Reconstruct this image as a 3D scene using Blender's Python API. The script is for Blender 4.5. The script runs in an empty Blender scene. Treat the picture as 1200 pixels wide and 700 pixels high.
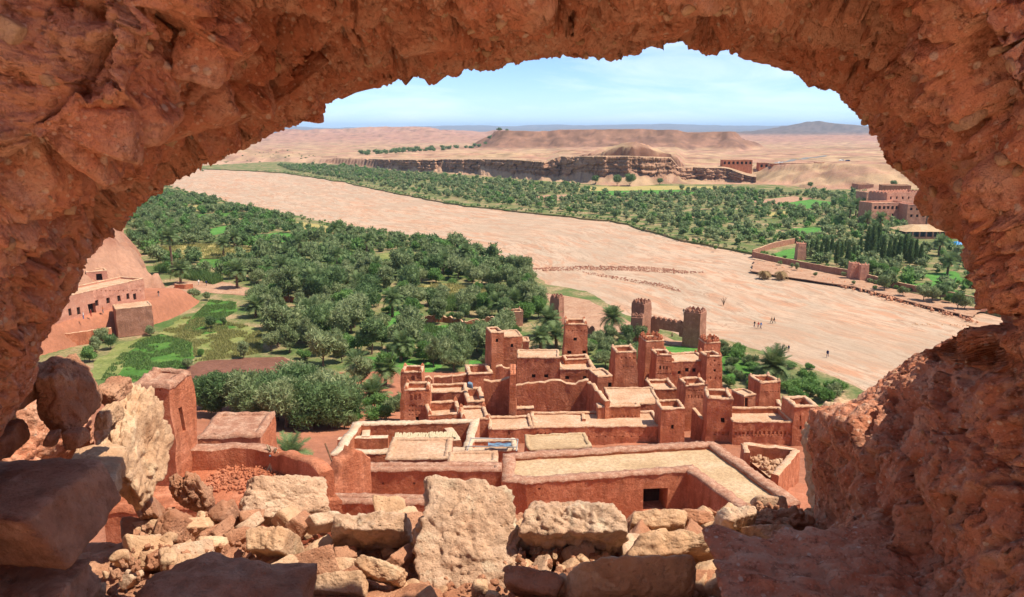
import bpy, bmesh, math, random
import numpy as np
from mathutils import Vector, Matrix, Euler
from mathutils.geometry import tessellate_polygon

SC = bpy.context.scene
COL = SC.collection
R = math.radians
rng = np.random.default_rng(7)
random.seed(7)

# ------------------------------------------------------------------ camera, sky, sun, exposure
F = 950.0                       # focal length in pixels of the 1200 px wide photograph
H = 48.0                        # eye height above the river bed, metres
TH = math.atan(199.5 / F)       # downward pitch
cam = bpy.data.cameras.new('camera')
cam.sensor_width = 36.0
cam.lens = F / 1200 * 36.0
cam.clip_start = 0.05
cam.clip_end = 120000
camo = bpy.data.objects.new('camera', cam)
COL.objects.link(camo)
camo.location = (0, 0, H)
camo.rotation_euler = (math.pi / 2 - TH, 0, 0)
SC.camera = camo

SUN_EL, SUN_AZ = R(60), R(101)  # azimuth clockwise from +y (straight ahead)
world = bpy.data.worlds.new('World')
SC.world = world
world.use_nodes = True
wn = world.node_tree.nodes
wl = world.node_tree.links
wn.clear()
w_out = wn.new('ShaderNodeOutputWorld')
w_bg = wn.new('ShaderNodeBackground')
w_bg.inputs['Strength'].default_value = 0.088
w_sky = wn.new('ShaderNodeTexSky')
w_sky.sky_type = 'NISHITA'
w_sky.sun_disc = False
w_sky.sun_elevation = SUN_EL
w_sky.sun_rotation = SUN_AZ
w_sky.altitude = 1200
w_sky.air_density = 0.65
w_sky.dust_density = 0.0
w_sky.ozone_density = 6.0
w_geo = wn.new('ShaderNodeTexCoord')
w_map = wn.new('ShaderNodeMapping')
w_map.inputs['Scale'].default_value = (2.2, 2.2, 13.0)
w_map.inputs['Rotation'].default_value = (0.0, 0.22, 0.3)
w_noise = wn.new('ShaderNodeTexNoise')
w_noise.inputs['Scale'].default_value = 1.9
w_noise.inputs['Detail'].default_value = 9
w_noise.inputs['Roughness'].default_value = 0.62
w_noise.inputs['Distortion'].default_value = 0.6
w_ramp = wn.new('ShaderNodeValToRGB')
w_ramp.color_ramp.elements[0].position = 0.45
w_ramp.color_ramp.elements[0].color = (0, 0, 0, 1)
w_ramp.color_ramp.elements[1].position = 0.74
w_ramp.color_ramp.elements[1].color = (0.5, 0.5, 0.5, 1)
w_mix = wn.new('ShaderNodeMix')
w_mix.data_type = 'RGBA'
w_mix.inputs['B'].default_value = (8.0, 8.2, 8.4, 1)
wl.new(w_geo.outputs['Generated'], w_map.inputs['Vector'])
wl.new(w_map.outputs['Vector'], w_noise.inputs['Vector'])
wl.new(w_noise.outputs['Fac'], w_ramp.inputs['Fac'])
wl.new(w_ramp.outputs['Color'], w_mix.inputs['Factor'])
wl.new(w_sky.outputs['Color'], w_mix.inputs['A'])
wl.new(w_mix.outputs['Result'], w_bg.inputs['Color'])
wl.new(w_bg.outputs['Background'], w_out.inputs['Surface'])

sun = bpy.data.lights.new('sun', 'SUN')
sun.energy = 3.3
sun.angle = R(0.53)
sun.color = (1.0, 0.91, 0.78)
suno = bpy.data.objects.new('sun', sun)
COL.objects.link(suno)
sdir = Vector((math.cos(SUN_EL) * math.sin(SUN_AZ), math.cos(SUN_EL) * math.cos(SUN_AZ), math.sin(SUN_EL)))
suno.rotation_euler = (-sdir).to_track_quat('-Z', 'Y').to_euler()
suno.location = (40, -20, 120)

SC.view_settings.view_transform = 'Standard'
SC.view_settings.look = 'None'
SC.view_settings.gamma = 1.0
SC.view_settings.exposure = 1.15
SC.view_settings.use_curve_mapping = False
SC.render.engine = 'CYCLES'
cy = SC.cycles
cy.max_bounces = 10
cy.diffuse_bounces = 6
cy.transparent_max_bounces = 8
cy.volume_bounces = 1
cy.use_denoising = True
cy.use_adaptive_sampling = True
cy.adaptive_threshold = 0.012

# ------------------------------------------------------------------ pixel <-> place (photograph pixels, 1200 x 700)
CT, ST = math.cos(TH), math.sin(TH)
def ray(px, py):
    u = (px - 600.0) / F
    v = (350.0 - py) / F
    return (u, CT + v * ST, -ST + v * CT)
def G(px, py, z=0.0):
    """point at height z that stands at this place of the photograph"""
    d = ray(px, py)
    t = (z - H) / d[2]
    return Vector((d[0] * t, d[1] * t, z))
def P(px, py, Y):
    """point at distance Y ahead"""
    d = ray(px, py)
    t = Y / d[1]
    return Vector((d[0] * t, Y, H + d[2] * t))
def mpp(Y, z):
    return (Y * CT + (H - z) * ST) / F

# ------------------------------------------------------------------ noise in numpy
_perm = np.random.default_rng(3).permutation(256).astype(np.int64)
_perm = np.concatenate([_perm, _perm, _perm])
_g = np.random.default_rng(5).normal(size=(256, 3))
_g /= np.linalg.norm(_g, axis=1)[:, None]
def pn(p, seed=0):
    p = np.asarray(p, float) + seed * 17.31
    i = np.floor(p).astype(np.int64)
    f = p - i
    u = f * f * f * (f * (f * 6 - 15) + 10)
    i &= 255
    res = 0
    for dx in (0, 1):
        wx = u[:, 0] if dx else 1 - u[:, 0]
        a = _perm[(i[:, 0] + dx) & 255]
        for dy in (0, 1):
            wy = u[:, 1] if dy else 1 - u[:, 1]
            b = _perm[a + ((i[:, 1] + dy) & 255)]
            for dz in (0, 1):
                wz = u[:, 2] if dz else 1 - u[:, 2]
                h = _perm[b + ((i[:, 2] + dz) & 255)]
                g = _g[h]
                res = res + wx * wy * wz * (g[:, 0] * (f[:, 0] - dx) + g[:, 1] * (f[:, 1] - dy) + g[:, 2] * (f[:, 2] - dz))
    return res * 1.5
def fbm(p, octv=4, seed=0, rough=0.5, lac=2.03):
    p = np.asarray(p, float)
    s = 0
    a = 1.0
    for k in range(octv):
        s = s + a * pn(p * lac ** k, seed + k * 3.7)
        a *= rough
    return s
def ridged(p, octv=4, seed=0, rough=0.5):
    p = np.asarray(p, float)
    s = 0
    a = 1.0
    for k in range(octv):
        s = s + a * (1 - 2 * np.abs(pn(p * 2.1 ** k, seed + k * 5.1)))
        a *= rough
    return s
_vr = np.random.default_rng(11).random((256, 4))
def vor(p, seed=0):
    """F1, F2 and a random value of the nearest cell"""
    p = np.asarray(p, float) + seed * 9.17
    i = np.floor(p).astype(np.int64)
    f = p - i
    n = len(p)
    f1 = np.full(n, 9.0); f2 = np.full(n, 9.0); cid = np.zeros(n)
    for dx in (-1, 0, 1):
        a = _perm[(i[:, 0] + dx) & 255]
        for dy in (-1, 0, 1):
            b = _perm[a + ((i[:, 1] + dy) & 255)]
            for dz in (-1, 0, 1):
                h = _perm[b + ((i[:, 2] + dz) & 255)]
                r = _vr[h]
                d = np.sqrt((dx + r[:, 0] - f[:, 0]) ** 2 + (dy + r[:, 1] - f[:, 1]) ** 2 + (dz + r[:, 2] - f[:, 2]) ** 2)
                m = d < f1
                f2 = np.where(m, f1, np.minimum(f2, d))
                cid = np.where(m, r[:, 3], cid)
                f1 = np.where(m, d, f1)
    return f1, f2, cid
def vorc(p, seed=0):
    """cells with a random tilt: F1, F2, cell value and the height of a tilted facet in cell units"""
    p = np.asarray(p, float) + seed * 9.17
    i = np.floor(p).astype(np.int64)
    f = p - i
    n = len(p)
    f1 = np.full(n, 9.0); f2 = np.full(n, 9.0); cid = np.zeros(n); tilt = np.zeros(n)
    for dx in (-1, 0, 1):
        a = _perm[(i[:, 0] + dx) & 255]
        for dy in (-1, 0, 1):
            b = _perm[a + ((i[:, 1] + dy) & 255)]
            for dz in (-1, 0, 1):
                h = _perm[b + ((i[:, 2] + dz) & 255)]
                r = _vr[h]
                v = np.stack([f[:, 0] - dx - r[:, 0], f[:, 1] - dy - r[:, 1], f[:, 2] - dz - r[:, 2]], -1)
                d = np.linalg.norm(v, axis=1)
                m = d < f1
                f2 = np.where(m, f1, np.minimum(f2, d))
                cid = np.where(m, r[:, 3], cid)
                tilt = np.where(m, np.sum(v * _g[(h * 7 + 3) & 255], 1), tilt)
                f1 = np.where(m, d, f1)
    return f1, f2, cid, tilt
def sstep(a, b, x):
    t = np.clip((x - a) / (b - a), 0, 1)
    return t * t * (3 - 2 * t)
def lerp(a, b, t):
    return a + (b - a) * t

# ------------------------------------------------------------------ meshes and objects
def mk_mesh(name, v, f, smooth=False):
    """v: (n,3); f: (m,k) array with k = 3 or 4"""
    v = np.ascontiguousarray(v, dtype=np.float32)
    f = np.ascontiguousarray(f, dtype=np.int32)
    m, k = f.shape
    me = bpy.data.meshes.new(name)
    me.vertices.add(len(v))
    me.vertices.foreach_set('co', v.ravel())
    me.loops.add(m * k)
    me.loops.foreach_set('vertex_index', f.ravel())
    me.polygons.add(m)
    me.polygons.foreach_set('loop_start', np.arange(0, m * k, k, dtype=np.int32))
    if smooth:
        me.polygons.foreach_set('use_smooth', np.ones(m, dtype=bool))
    me.update(calc_edges=True)
    me.validate()
    return me
def set_col(me, col, name='Col'):
    a = me.color_attributes.new(name, 'FLOAT_COLOR', 'POINT')
    c = np.ones((len(me.vertices), 4), dtype=np.float32)
    c[:, :3] = col
    a.data.foreach_set('color', c.ravel())
def link(name, me, mat=None, parent=None, loc=None):
    o = bpy.data.objects.new(name, me)
    COL.objects.link(o)
    if mat is not None and me is not None and len(me.materials) == 0:
        me.materials.append(mat)
    if loc is not None:
        o.location = loc
    if parent is not None:
        o.parent = parent
    return o
def tag(o, label=None, cat=None, group=None, kind=None):
    if label: o['label'] = label
    if cat: o['category'] = cat
    if group: o['group'] = group
    if kind: o['kind'] = kind
    return o
def empty(name, loc=(0, 0, 0), rz=0.0):
    o = bpy.data.objects.new(name, None)
    COL.objects.link(o)
    o.location = loc
    o.rotation_euler = (0, 0, rz)
    o.empty_display_size = 0.3
    return o
def grid_faces(nr, nc, wrap=False):
    r = np.arange(nr - 1)[:, None]
    c = np.arange(nc if wrap else nc - 1)[None, :]
    c2 = (c + 1) % nc
    return np.stack([r * nc + c, r * nc + c2, (r + 1) * nc + c2, (r + 1) * nc + c], -1).reshape(-1, 4)
class MB:
    """collects quads and triangles"""
    def __init__(s):
        s.v = []; s.f = []
    def quad(s, a, b, c, d):
        n = len(s.v); s.v += [tuple(a), tuple(b), tuple(c), tuple(d)]; s.f.append((n, n + 1, n + 2, n + 3))
    def tri(s, a, b, c):
        n = len(s.v); s.v += [tuple(a), tuple(b), tuple(c)]; s.f.append((n, n + 1, n + 2))
    def poly(s, vs):
        n = len(s.v); s.v += [tuple(q) for q in vs]; s.f.append(tuple(range(n, n + len(vs))))
    def box(s, c, d, rz=0.0, taper=1.0):
        x, y, z = d[0] / 2, d[1] / 2, d[2] / 2
        cs, sn = math.cos(rz), math.sin(rz)
        n = len(s.v)
        for k in (-1, 1):
            t = taper if k > 0 else 1.0
            for (i, j) in ((-1, -1), (1, -1), (1, 1), (-1, 1)):
                a, b = i * x * t, j * y * t
                s.v.append((c[0] + a * cs - b * sn, c[1] + a * sn + b * cs, c[2] + k * z))
        s.f += [(n + 3, n + 2, n + 1, n), (n + 4, n + 5, n + 6, n + 7)]
        for k in range(4):
            s.f.append((n + k, n + (k + 1) % 4, n + 4 + (k + 1) % 4, n + 4 + k))
    def tube(s, pts, rad, seg=6, cap=True):
        n0 = len(s.v)
        pts = [Vector(p) for p in pts]
        for i, p in enumerate(pts):
            d = (pts[min(i + 1, len(pts) - 1)] - pts[max(i - 1, 0)]).normalized()
            a = d.orthogonal().normalized()
            b = d.cross(a)
            r = rad[i] if hasattr(rad, '__len__') else rad
            for k in range(seg):
                t = 2 * math.pi * k / seg
                s.v.append(tuple(p + (a * math.cos(t) + b * math.sin(t)) * r))
        for i in range(len(pts) - 1):
            for k in range(seg):
                k2 = (k + 1) % seg
                s.f.append((n0 + i * seg + k, n0 + i * seg + k2, n0 + (i + 1) * seg + k2, n0 + (i + 1) * seg + k))
        if cap:
            s.f.append(tuple(n0 + k for k in range(seg - 1, -1, -1)))
            s.f.append(tuple(n0 + (len(pts) - 1) * seg + k for k in range(seg)))
    def mesh(s, name, mat=None, smooth=False):
        me = bpy.data.meshes.new(name)
        me.from_pydata(s.v, [], s.f)
        me.update()
        if smooth:
            me.polygons.foreach_set('use_smooth', np.ones(len(me.polygons), dtype=bool))
        if mat is not None:
            me.materials.append(mat)
        return me
    def build(s, name, mat, parent=None, smooth=False, loc=None):
        return link(name, s.mesh(name, mat, smooth), None, parent, loc)

# ------------------------------------------------------------------ materials
def rgb(c):
    return (c[0], c[1], c[2], 1.0)
class Mat:
    def __init__(s, name, rough=0.92, spec=0.15):
        s.m = bpy.data.materials.new(name)
        s.m.use_nodes = True
        s.nt = s.m.node_tree
        s.n = s.nt.nodes
        s.b = s.n['Principled BSDF']
        s.b.inputs['Roughness'].default_value = rough
        s.b.inputs['Specular IOR Level'].default_value = spec
        s.bumpn = None
        s.tc = s.n.new('ShaderNodeTexCoord')
    def link(s, a, b):
        s.nt.links.new(a, b)
    def coord(s, kind='Object', scale=(1, 1, 1)):
        if kind == 'World':
            src = s.n.new('ShaderNodeNewGeometry').outputs['Position']
        else:
            src = s.tc.outputs[kind]
        if scale == (1, 1, 1):
            return src
        mp = s.n.new('ShaderNodeMapping')
        mp.inputs['Scale'].default_value = scale
        s.link(src, mp.inputs['Vector'])
        return mp.outputs['Vector']
    def noise(s, scale, detail=4, rough=0.55, coord=None, dist=0.0):
        t = s.n.new('ShaderNodeTexNoise')
        t.inputs['Scale'].default_value = scale
        t.inputs['Detail'].default_value = detail
        t.inputs['Roughness'].default_value = rough
        t.inputs['Distortion'].default_value = dist
        s.link(coord if coord is not None else s.coord('World'), t.inputs['Vector'])
        return t.outputs['Fac']
    def voro(s, scale, coord=None, feature='F1', out='Distance', rand=1.0):
        t = s.n.new('ShaderNodeTexVoronoi')
        t.feature = feature
        t.inputs['Scale'].default_value = scale
        t.inputs['Randomness'].default_value = rand
        s.link(coord if coord is not None else s.coord('World'), t.inputs['Vector'])
        return t.outputs[out]
    def ramp(s, fac, stops):
        r = s.n.new('ShaderNodeValToRGB')
        el = r.color_ramp.elements
        while len(el) < len(stops):
            el.new(0.5)
        for e, (p, c) in zip(el, stops):
            e.position = p
            e.color = rgb(c) if hasattr(c, '__len__') else (c, c, c, 1)
        s.link(fac, r.inputs['Fac'])
        return r.outputs['Color']
    def mix(s, fac, a, b, blend='MIX'):
        x = s.n.new('ShaderNodeMix')
        x.data_type = 'RGBA'
        x.blend_type = blend
        for key, val in (('Factor', fac), ('A', a), ('B', b)):
            if hasattr(val, 'is_linked') or hasattr(val, 'links'):
                s.link(val, x.inputs[key])
            elif key == 'Factor':
                x.inputs[0].default_value = val
            else:
                x.inputs[key].default_value = rgb(val)
        return x.outputs['Result']
    def math(s, op, a, b=0.0):
        x = s.n.new('ShaderNodeMath')
        x.operation = op
        for i, val in ((0, a), (1, b)):
            if hasattr(val, 'links'):
                s.link(val, x.inputs[i])
            else:
                x.inputs[i].default_value = val
        return x.outputs[0]
    def attr(s, name='Col'):
        a = s.n.new('ShaderNodeAttribute')
        a.attribute_name = name
        return a.outputs['Color']
    def color(s, out):
        s.link(out, s.b.inputs['Base Color'])
        return s
    def bump(s, h, dist, strength=1.0):
        b = s.n.new('ShaderNodeBump')
        b.inputs['Distance'].default_value = dist
        b.inputs['Strength'].default_value = strength
        s.link(h, b.inputs['Height'])
        if s.bumpn is not None:
            s.link(s.bumpn, b.inputs['Normal'])
        s.bumpn = b.outputs['Normal']
        s.link(s.bumpn, s.b.inputs['Normal'])
        return s

def mat_mud():
    """old pisé: red clay, straw, grit and pale pebbles, contrast raised to mimic relief shading"""
    m = Mat('mud_wall', 0.95, 0.1)
    c = m.ramp(m.noise(1.6, 6, 0.6), [(0.26, (0.53, 0.185, 0.095)), (0.5, (0.73, 0.300, 0.168)), (0.74, (0.80, 0.42, 0.265))])
    c = m.mix(m.ramp(m.noise(11, 5, 0.65), [(0.45, 0.0), (0.64, 0.9)]), c, (0.76, 0.42, 0.27))
    c = m.mix(m.ramp(m.noise(28, 4, 0.7), [(0.30, 0.9), (0.47, 0.0)]), c, (0.30, 0.105, 0.055))  # dark grit, deepened to stand in for shade in the crevices
    peb = m.voro(26)
    c = m.mix(m.ramp(peb, [(0.12, 0.9), (0.19, 0.0)]), c, (0.78, 0.56, 0.41))  # pale pebbles, made bolder to stand in for weak relief shading
    c = m.mix(m.ramp(m.voro(75), [(0.15, 0.75), (0.26, 0.0)]), c, (0.78, 0.48, 0.33))
    m.color(c)
    m.bump(m.noise(34, 8, 0.68), 0.020)
    m.bump(m.ramp(m.voro(48), [(0.0, 1.0), (0.45, 0.0)]), 0.008)
    m.bump(m.noise(140, 4, 0.7), 0.005)
    return m.m
def mat_rock(name, a, b, c3, pit=0.018, grime=0.35):
    m = Mat(name, 0.9, 0.18)
    c = m.ramp(m.noise(4.5, 6, 0.62), [(0.28, a), (0.5, b), (0.72, c3)])
    c = m.mix(m.ramp(m.noise(19, 6, 0.7), [(0.36, grime), (0.56, 0.0)]), c, tuple(x * 0.45 for x in a))
    c = m.mix(m.ramp(m.noise(9, 4, 0.6, dist=1.2), [(0.56, 0.0), (0.72, 0.55)]), c, tuple(min(0.8, x * 1.35) for x in c3))
    m.color(c)
    m.bump(m.noise(13, 10, 0.74), pit * 2.2)
    m.bump(m.ramp(m.voro(60), [(0.02, 0.0), (0.34, 1.0)]), pit * 0.3)
    m.bump(m.noise(120, 4, 0.7), 0.003)
    return m.m
def mat_ground():
    m = Mat('earth', 0.96, 0.08)
    base = m.attr()
    n1 = m.ramp(m.noise(0.06, 6, 0.6), [(0.3, 0.78), (0.7, 1.2)])
    c = m.mix(1.0, base, n1, 'MULTIPLY')
    n2 = m.ramp(m.noise(0.9, 6, 0.65), [(0.3, 0.82), (0.7, 1.15)])
    c = m.mix(1.0, c, n2, 'MULTIPLY')
    m.color(c)
    m.bump(m.noise(1.4, 6, 0.65), 0.25, 0.8)
    return m.m
def mat_river():
    m = Mat('river_gravel', 0.95, 0.1)
    uv = m.tc.outputs['UV']
    def sc(x, y):
        mp = m.n.new('ShaderNodeMapping')
        mp.inputs['Scale'].default_value = (x, y, 1)
        m.link(uv, mp.inputs['Vector'])
        return mp.outputs['Vector']
    f1 = m.noise(1.0, 8, 0.62, sc(2.2, 7), 1.6)
    c = m.ramp(f1, [(0.30, (0.46, 0.275, 0.175)), (0.42, (0.53, 0.355, 0.24)), (0.54, (0.49, 0.355, 0.25)), (0.70, (0.41, 0.315, 0.225))])
    f2 = m.noise(1.0, 6, 0.6, sc(4.5, 9), 2.6)
    c = m.mix(m.ramp(f2, [(0.48, 0.0), (0.60, 0.8)]), c, (0.46, 0.225, 0.125))
    f3 = m.noise(1.0, 7, 0.68, sc(10, 17), 2.2)
    c = m.mix(m.ramp(f3, [(0.50, 0.0), (0.66, 0.6)]), c, (0.30, 0.225, 0.155))
    f4 = m.noise(1.0, 5, 0.6, sc(2.6, 9), 3.0)
    c = m.mix(m.ramp(f4, [(0.475, 0.0), (0.50, 0.9), (0.525, 0.0)]), c, (0.29, 0.17, 0.105))
    c = m.mix(m.ramp(m.noise(0.018, 6, 0.62, dist=1.5), [(0.46, 0.0), (0.60, 0.55)]), c, (0.36, 0.265, 0.185))
    c = m.mix(m.ramp(m.noise(0.7, 6, 0.75), [(0.46, 0.0), (0.70, 0.5)]), c, (0.33, 0.23, 0.155))
    c = m.mix(m.ramp(m.noise(2.6, 4, 0.75), [(0.50, 0.0), (0.72, 0.5)]), c, (0.30, 0.20, 0.135))
    c = m.mix(m.ramp(m.voro(0.55), [(0.05, 0.8), (0.10, 0.0)]), c, (0.22, 0.14, 0.095))
    m.color(c)
    m.bump(m.noise(1.6, 7, 0.75), 0.12, 0.9)
    m.bump(f3, 0.15, 0.5)
    return m.m
M = {}
M['mud'] = mat_mud()
M['ground'] = mat_ground()
M['river'] = mat_river()
M['rock_pale'] = mat_rock('pale_limestone', (0.62, 0.36, 0.215), (0.72, 0.47, 0.30), (0.77, 0.55, 0.385), 0.014, 0.5)
M['rock_tan'] = mat_rock('tan_sandstone', (0.54, 0.30, 0.16), (0.63, 0.39, 0.225), (0.69, 0.46, 0.29), 0.009)
M['rock_red'] = mat_rock('red_clay_stone', (0.46, 0.195, 0.10), (0.55, 0.26, 0.145), (0.63, 0.35, 0.21), 0.016)
M['rock_grey'] = mat_rock('grey_brown_stone', (0.38, 0.165, 0.088), (0.46, 0.225, 0.13), (0.54, 0.31, 0.20), 0.008, 0.5)
# ------------------------------------------------------------------ terrain
HY = [-80, -20, -9, 2.2, 3.4, 6, 12, 25, 40, 55, 70, 85, 100, 115, 130, 150, 168, 210]
HZ = [78, 54, 46.1, 45.8, 44.6, 42.0, 37.6, 30.5, 24.5, 19.8, 16.0, 12.6, 9.6, 6.8, 4.0, 1.2, -0.2, -0.6]
def hill(x, y):
    g = 1.0 + 0.16 * sstep(-45, -85, x) + 0.30 * sstep(30, 62, x)
    return np.interp(y * np.where(y > 20, lerp(1.0, g, np.clip((y - 20) / 60, 0, 1)), 1.0), HY, HZ)
# cliff line of the far terrace: photograph column, base row, top row
CL = np.array([(250, 186, 183), (330, 188.5, 184.5), (400, 193, 186), (470, 200, 187), (560, 206, 187), (600, 209, 187), (640, 212, 190), (655, 213, 184),
               (700, 216, 183), (735, 217, 183), (785, 214, 184.5), (795, 213, 196), (850, 213, 197), (882, 214, 197.5), (930, 219, 197.5), (1000, 222, 196), (1120, 224, 195), (1400, 228, 195)], float)
def far_h(x, y):
    """the terrace beyond the river, the table hill on it and the mountains"""
    u = x / np.maximum(y, 1.0) * CT * 0.995
    px = 600 + u * F
    by = np.interp(px, CL[:, 0], CL[:, 1])
    ty = np.interp(px, CL[:, 0], CL[:, 2])
    sb = np.tan(TH + np.arctan((by - 350) / F))
    stp = np.tan(TH + np.arctan((ty - 350) / F))
    yc = (H - 1.0) / sb
    p3 = np.stack([x / 38, y / 38, np.zeros_like(x)], -1)
    nz = fbm(p3, 5, 1, 0.55)
    wx = fbm(np.stack([x / 70, y / 70, np.ones_like(x)], -1), 3, 4) * 1.2
    gul = ridged(np.stack([x / 48 + wx, y / 52 - wx, np.zeros_like(x)], -1), 5, 2, 0.55)
    d = y - yc - 16 * (1 - sstep(860, 890, px)) * sstep(385, 400, px) + nz * lerp(5, 15, sstep(860, 900, px)) + np.clip(gul, -1, 2) * lerp(2, 5, sstep(860, 900, px))
    zt = H - yc * stp
    talus_only = sstep(800, 880, px)                       # no rock face here, only slopes of earth
    width = lerp(7.0, 60.0, talus_only)
    base = sstep(-26, -2, d) * lerp(0.30, 0.14, talus_only) + sstep(0, 1, d / width) * lerp(0.70, 0.86, talus_only)
    base = np.where(base > 0.3, np.floor(base * 9 + nz) / 9 * 0.35 * (1 - talus_only) + base * (0.65 + 0.35 * talus_only), base)
    base = base - 0.10 * np.clip(ridged(np.stack([x / 17 + wx, y / 20, np.zeros_like(x)], -1), 3, 8), -0.4, 1.4) * sstep(0.02, 0.25, base) * (1 - sstep(0.86, 1.0, base))
    zc = np.clip(base, 0, 1.04) * zt
    back = np.clip((y - yc) / 1500, 0, 1)
    z = zc * (1 - 0.72 * back) - 0.6
    z = z + sstep(0.9, 1.0, base) * (1.3 * fbm(np.stack([x / 30, y / 40, np.ones_like(x) * 5], -1), 4, 14) + 2.2 * fbm(np.stack([x / 130, y / 190, np.ones_like(x) * 6], -1), 3, 15))
    # knoll behind the cliff edge
    kx = (px - 735) / 46.0
    kd = (y - yc - 45) / 45
    z = z + 9.5 * np.exp(-(kx ** 2) * 1.4 - kd ** 2) * (1 + 0.25 * gul)
    # low bank on the far left
    z = z + 9 * sstep(1250, 1330, y) * (1 - sstep(1450, 1700, y)) * sstep(370, 340, px) * (0.7 + 0.5 * nz)
    # table hill
    my = 1620.0
    ex = np.maximum(np.abs(px - 716) - 126, 0) / 40.0
    ey = np.maximum(np.abs(y - (my + 190)) - 110, 0) / 150.0
    rr = np.sqrt(ex ** 2 + ey ** 2) + 0.16 * ridged(np.stack([x / 60, y / 90, np.zeros_like(x)], -1), 4, 17) * sstep(0.0, 0.3, np.sqrt(ex ** 2 + ey ** 2)) + 0.06 * nz
    mt = 40 * np.clip(1.05 - rr, 0, 1) ** 1.1
    mt = np.minimum(mt, 33 + 0.8 * nz)
    mt = np.where(mt > 25, np.minimum(33, 25 + (mt - 25) * 3.5) + 0.5 * nz, mt)
    z = z + mt
    # second, farther tables and hills
    n5 = fbm(np.stack([x / 700, y / 900, np.zeros_like(x)], -1), 5, 5, 0.5)
    z = z + sstep(2300, 3300, y) * (8 + 26 * np.clip(n5 + 0.15, 0, 1)) * (1 - sstep(5200, 6500, y))
    z = z + 20 * sstep(3000, 3500, y) * (1 - sstep(4300, 4800, y)) * sstep(-0.05, 0.12, fbm(np.stack([x / 520, y / 1500, np.ones_like(x) * 3], -1), 4, 6)) * sstep(720, 560, px)
    n7 = fbm(np.stack([x / 900, y / 1100, np.ones_like(x)], -1), 6, 9, 0.5)
    z = z + 70 * np.clip(n7 * 1.0 + 0.62, 0, 1.2) * np.exp(-((px - 930) / 62) ** 2) * np.exp(-((y - 5000) / 650) ** 2)
    z = z + 72 * np.clip(n7 * 1.0 + 0.62, 0, 1.2) * np.exp(-((px - 1030) / 60) ** 2) * np.exp(-((y - 6000) / 800) ** 2)
    n8 = fbm(np.stack([x / 2600, y / 4000, np.ones_like(x) * 2], -1), 6, 12, 0.48)
    z = z + 150 * np.clip(n8 * 0.55 + 0.62, 0, 1.1) * np.exp(-((y - 17000) / 3200) ** 2)
    z = z + 230 * np.clip(n8 * 0.6 + 0.42, 0, 1.0) * np.exp(-((y - 27000) / 3500) ** 2) * (0.6 + 0.4 * sstep(500, 900, px))
    return z
def left_hill(x, y):
    n = fbm(np.stack([x / 14, y / 14, np.zeros_like(x)], -1), 4, 21)
    gul = ridged(np.stack([(x + y * 0.25) / 30, (y - x * 0.5) / 10.0, np.zeros_like(x)], -1), 3, 23)
    s = (-x - 99 - 0.55 * np.maximum(y - 227, 0) + 3 * n) / 42
    z = 34 * np.clip(s, 0, 1) ** 0.85 * sstep(176, 212, y) * (1 - sstep(330, 470, y))
    z = z + np.where(z > 0.5, (fbm(np.stack([x / 9, y / 14, np.zeros_like(x)], -1), 4, 25, 0.6) * 2.4 - 1.6 * np.abs(fbm(np.stack([x / 16, y / 7, np.ones_like(x)], -1), 3, 26))) * np.clip(z / 6, 0, 1), 0)
    return z + np.where(z > 0.4, gul * 2.1 * np.clip(z / 5, 0, 1), 0)
PADZ = 6.2
def pad(x, y):
    ax, ay, bx, by = -99.0, 168.0, -87.0, 195.0
    L = math.hypot(bx - ax, by - ay)
    sd = ((x - ax) * -(by - ay) + (y - ay) * (bx - ax)) / L      # positive on the hill side of the path edge
    return sstep(-1.0, 2.0, sd) * (1 - sstep(212, 228, y)) * sstep(150, 160, y) * sstep(-180, -160, x) * (1 - sstep(-90, -84, x))
def ground_h(x, y):
    x = np.asarray(x, float); y = np.asarray(y, float)
    z = np.where(y < 420, hill(x, y), -0.6)
    z = z + np.where((y > 2.5) & (y < 170), fbm(np.stack([x / 5, y / 5, np.zeros_like(x)], -1), 4, 31) * np.clip(z / 14, 0, 1) * 0.7 * np.clip((y - 2.5) / 10, 0, 1), 0)
    p = pad(x, y)
    z = np.maximum(z, -0.6 + (PADZ + 0.6) * p)
    z = np.maximum(z, left_hill(x, y) - 0.6)
    f = np.where(y > 430, far_h(x, np.maximum(y, 430)), -0.6)
    return np.maximum(z, f)
rows = np.concatenate([np.linspace(-60, 0, 13)[:-1], np.linspace(0, 30, 31)[:-1], np.linspace(30, 360, 150)[:-1], np.linspace(360, 640, 34)[:-1],
                       np.linspace(640, 1120, 175)[:-1], np.linspace(1120, 2100, 90)[:-1], np.geomspace(2100, 46000, 170)])
cols = np.concatenate([np.linspace(-2.2, -0.80, 20)[:-1], np.linspace(-0.80, 0.80, 420), np.linspace(0.80, 2.2, 20)[1:]])
yy, uu = np.meshgrid(rows, cols, indexing='ij')
xx = uu * (np.maximum(yy, 0) + 30)
zz = ground_h(xx.ravel(), yy.ravel())
gv = np.stack([xx.ravel(), yy.ravel(), zz], -1)
gme = mk_mesh('ground', gv, grid_faces(len(rows), len(cols)), True)
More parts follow.
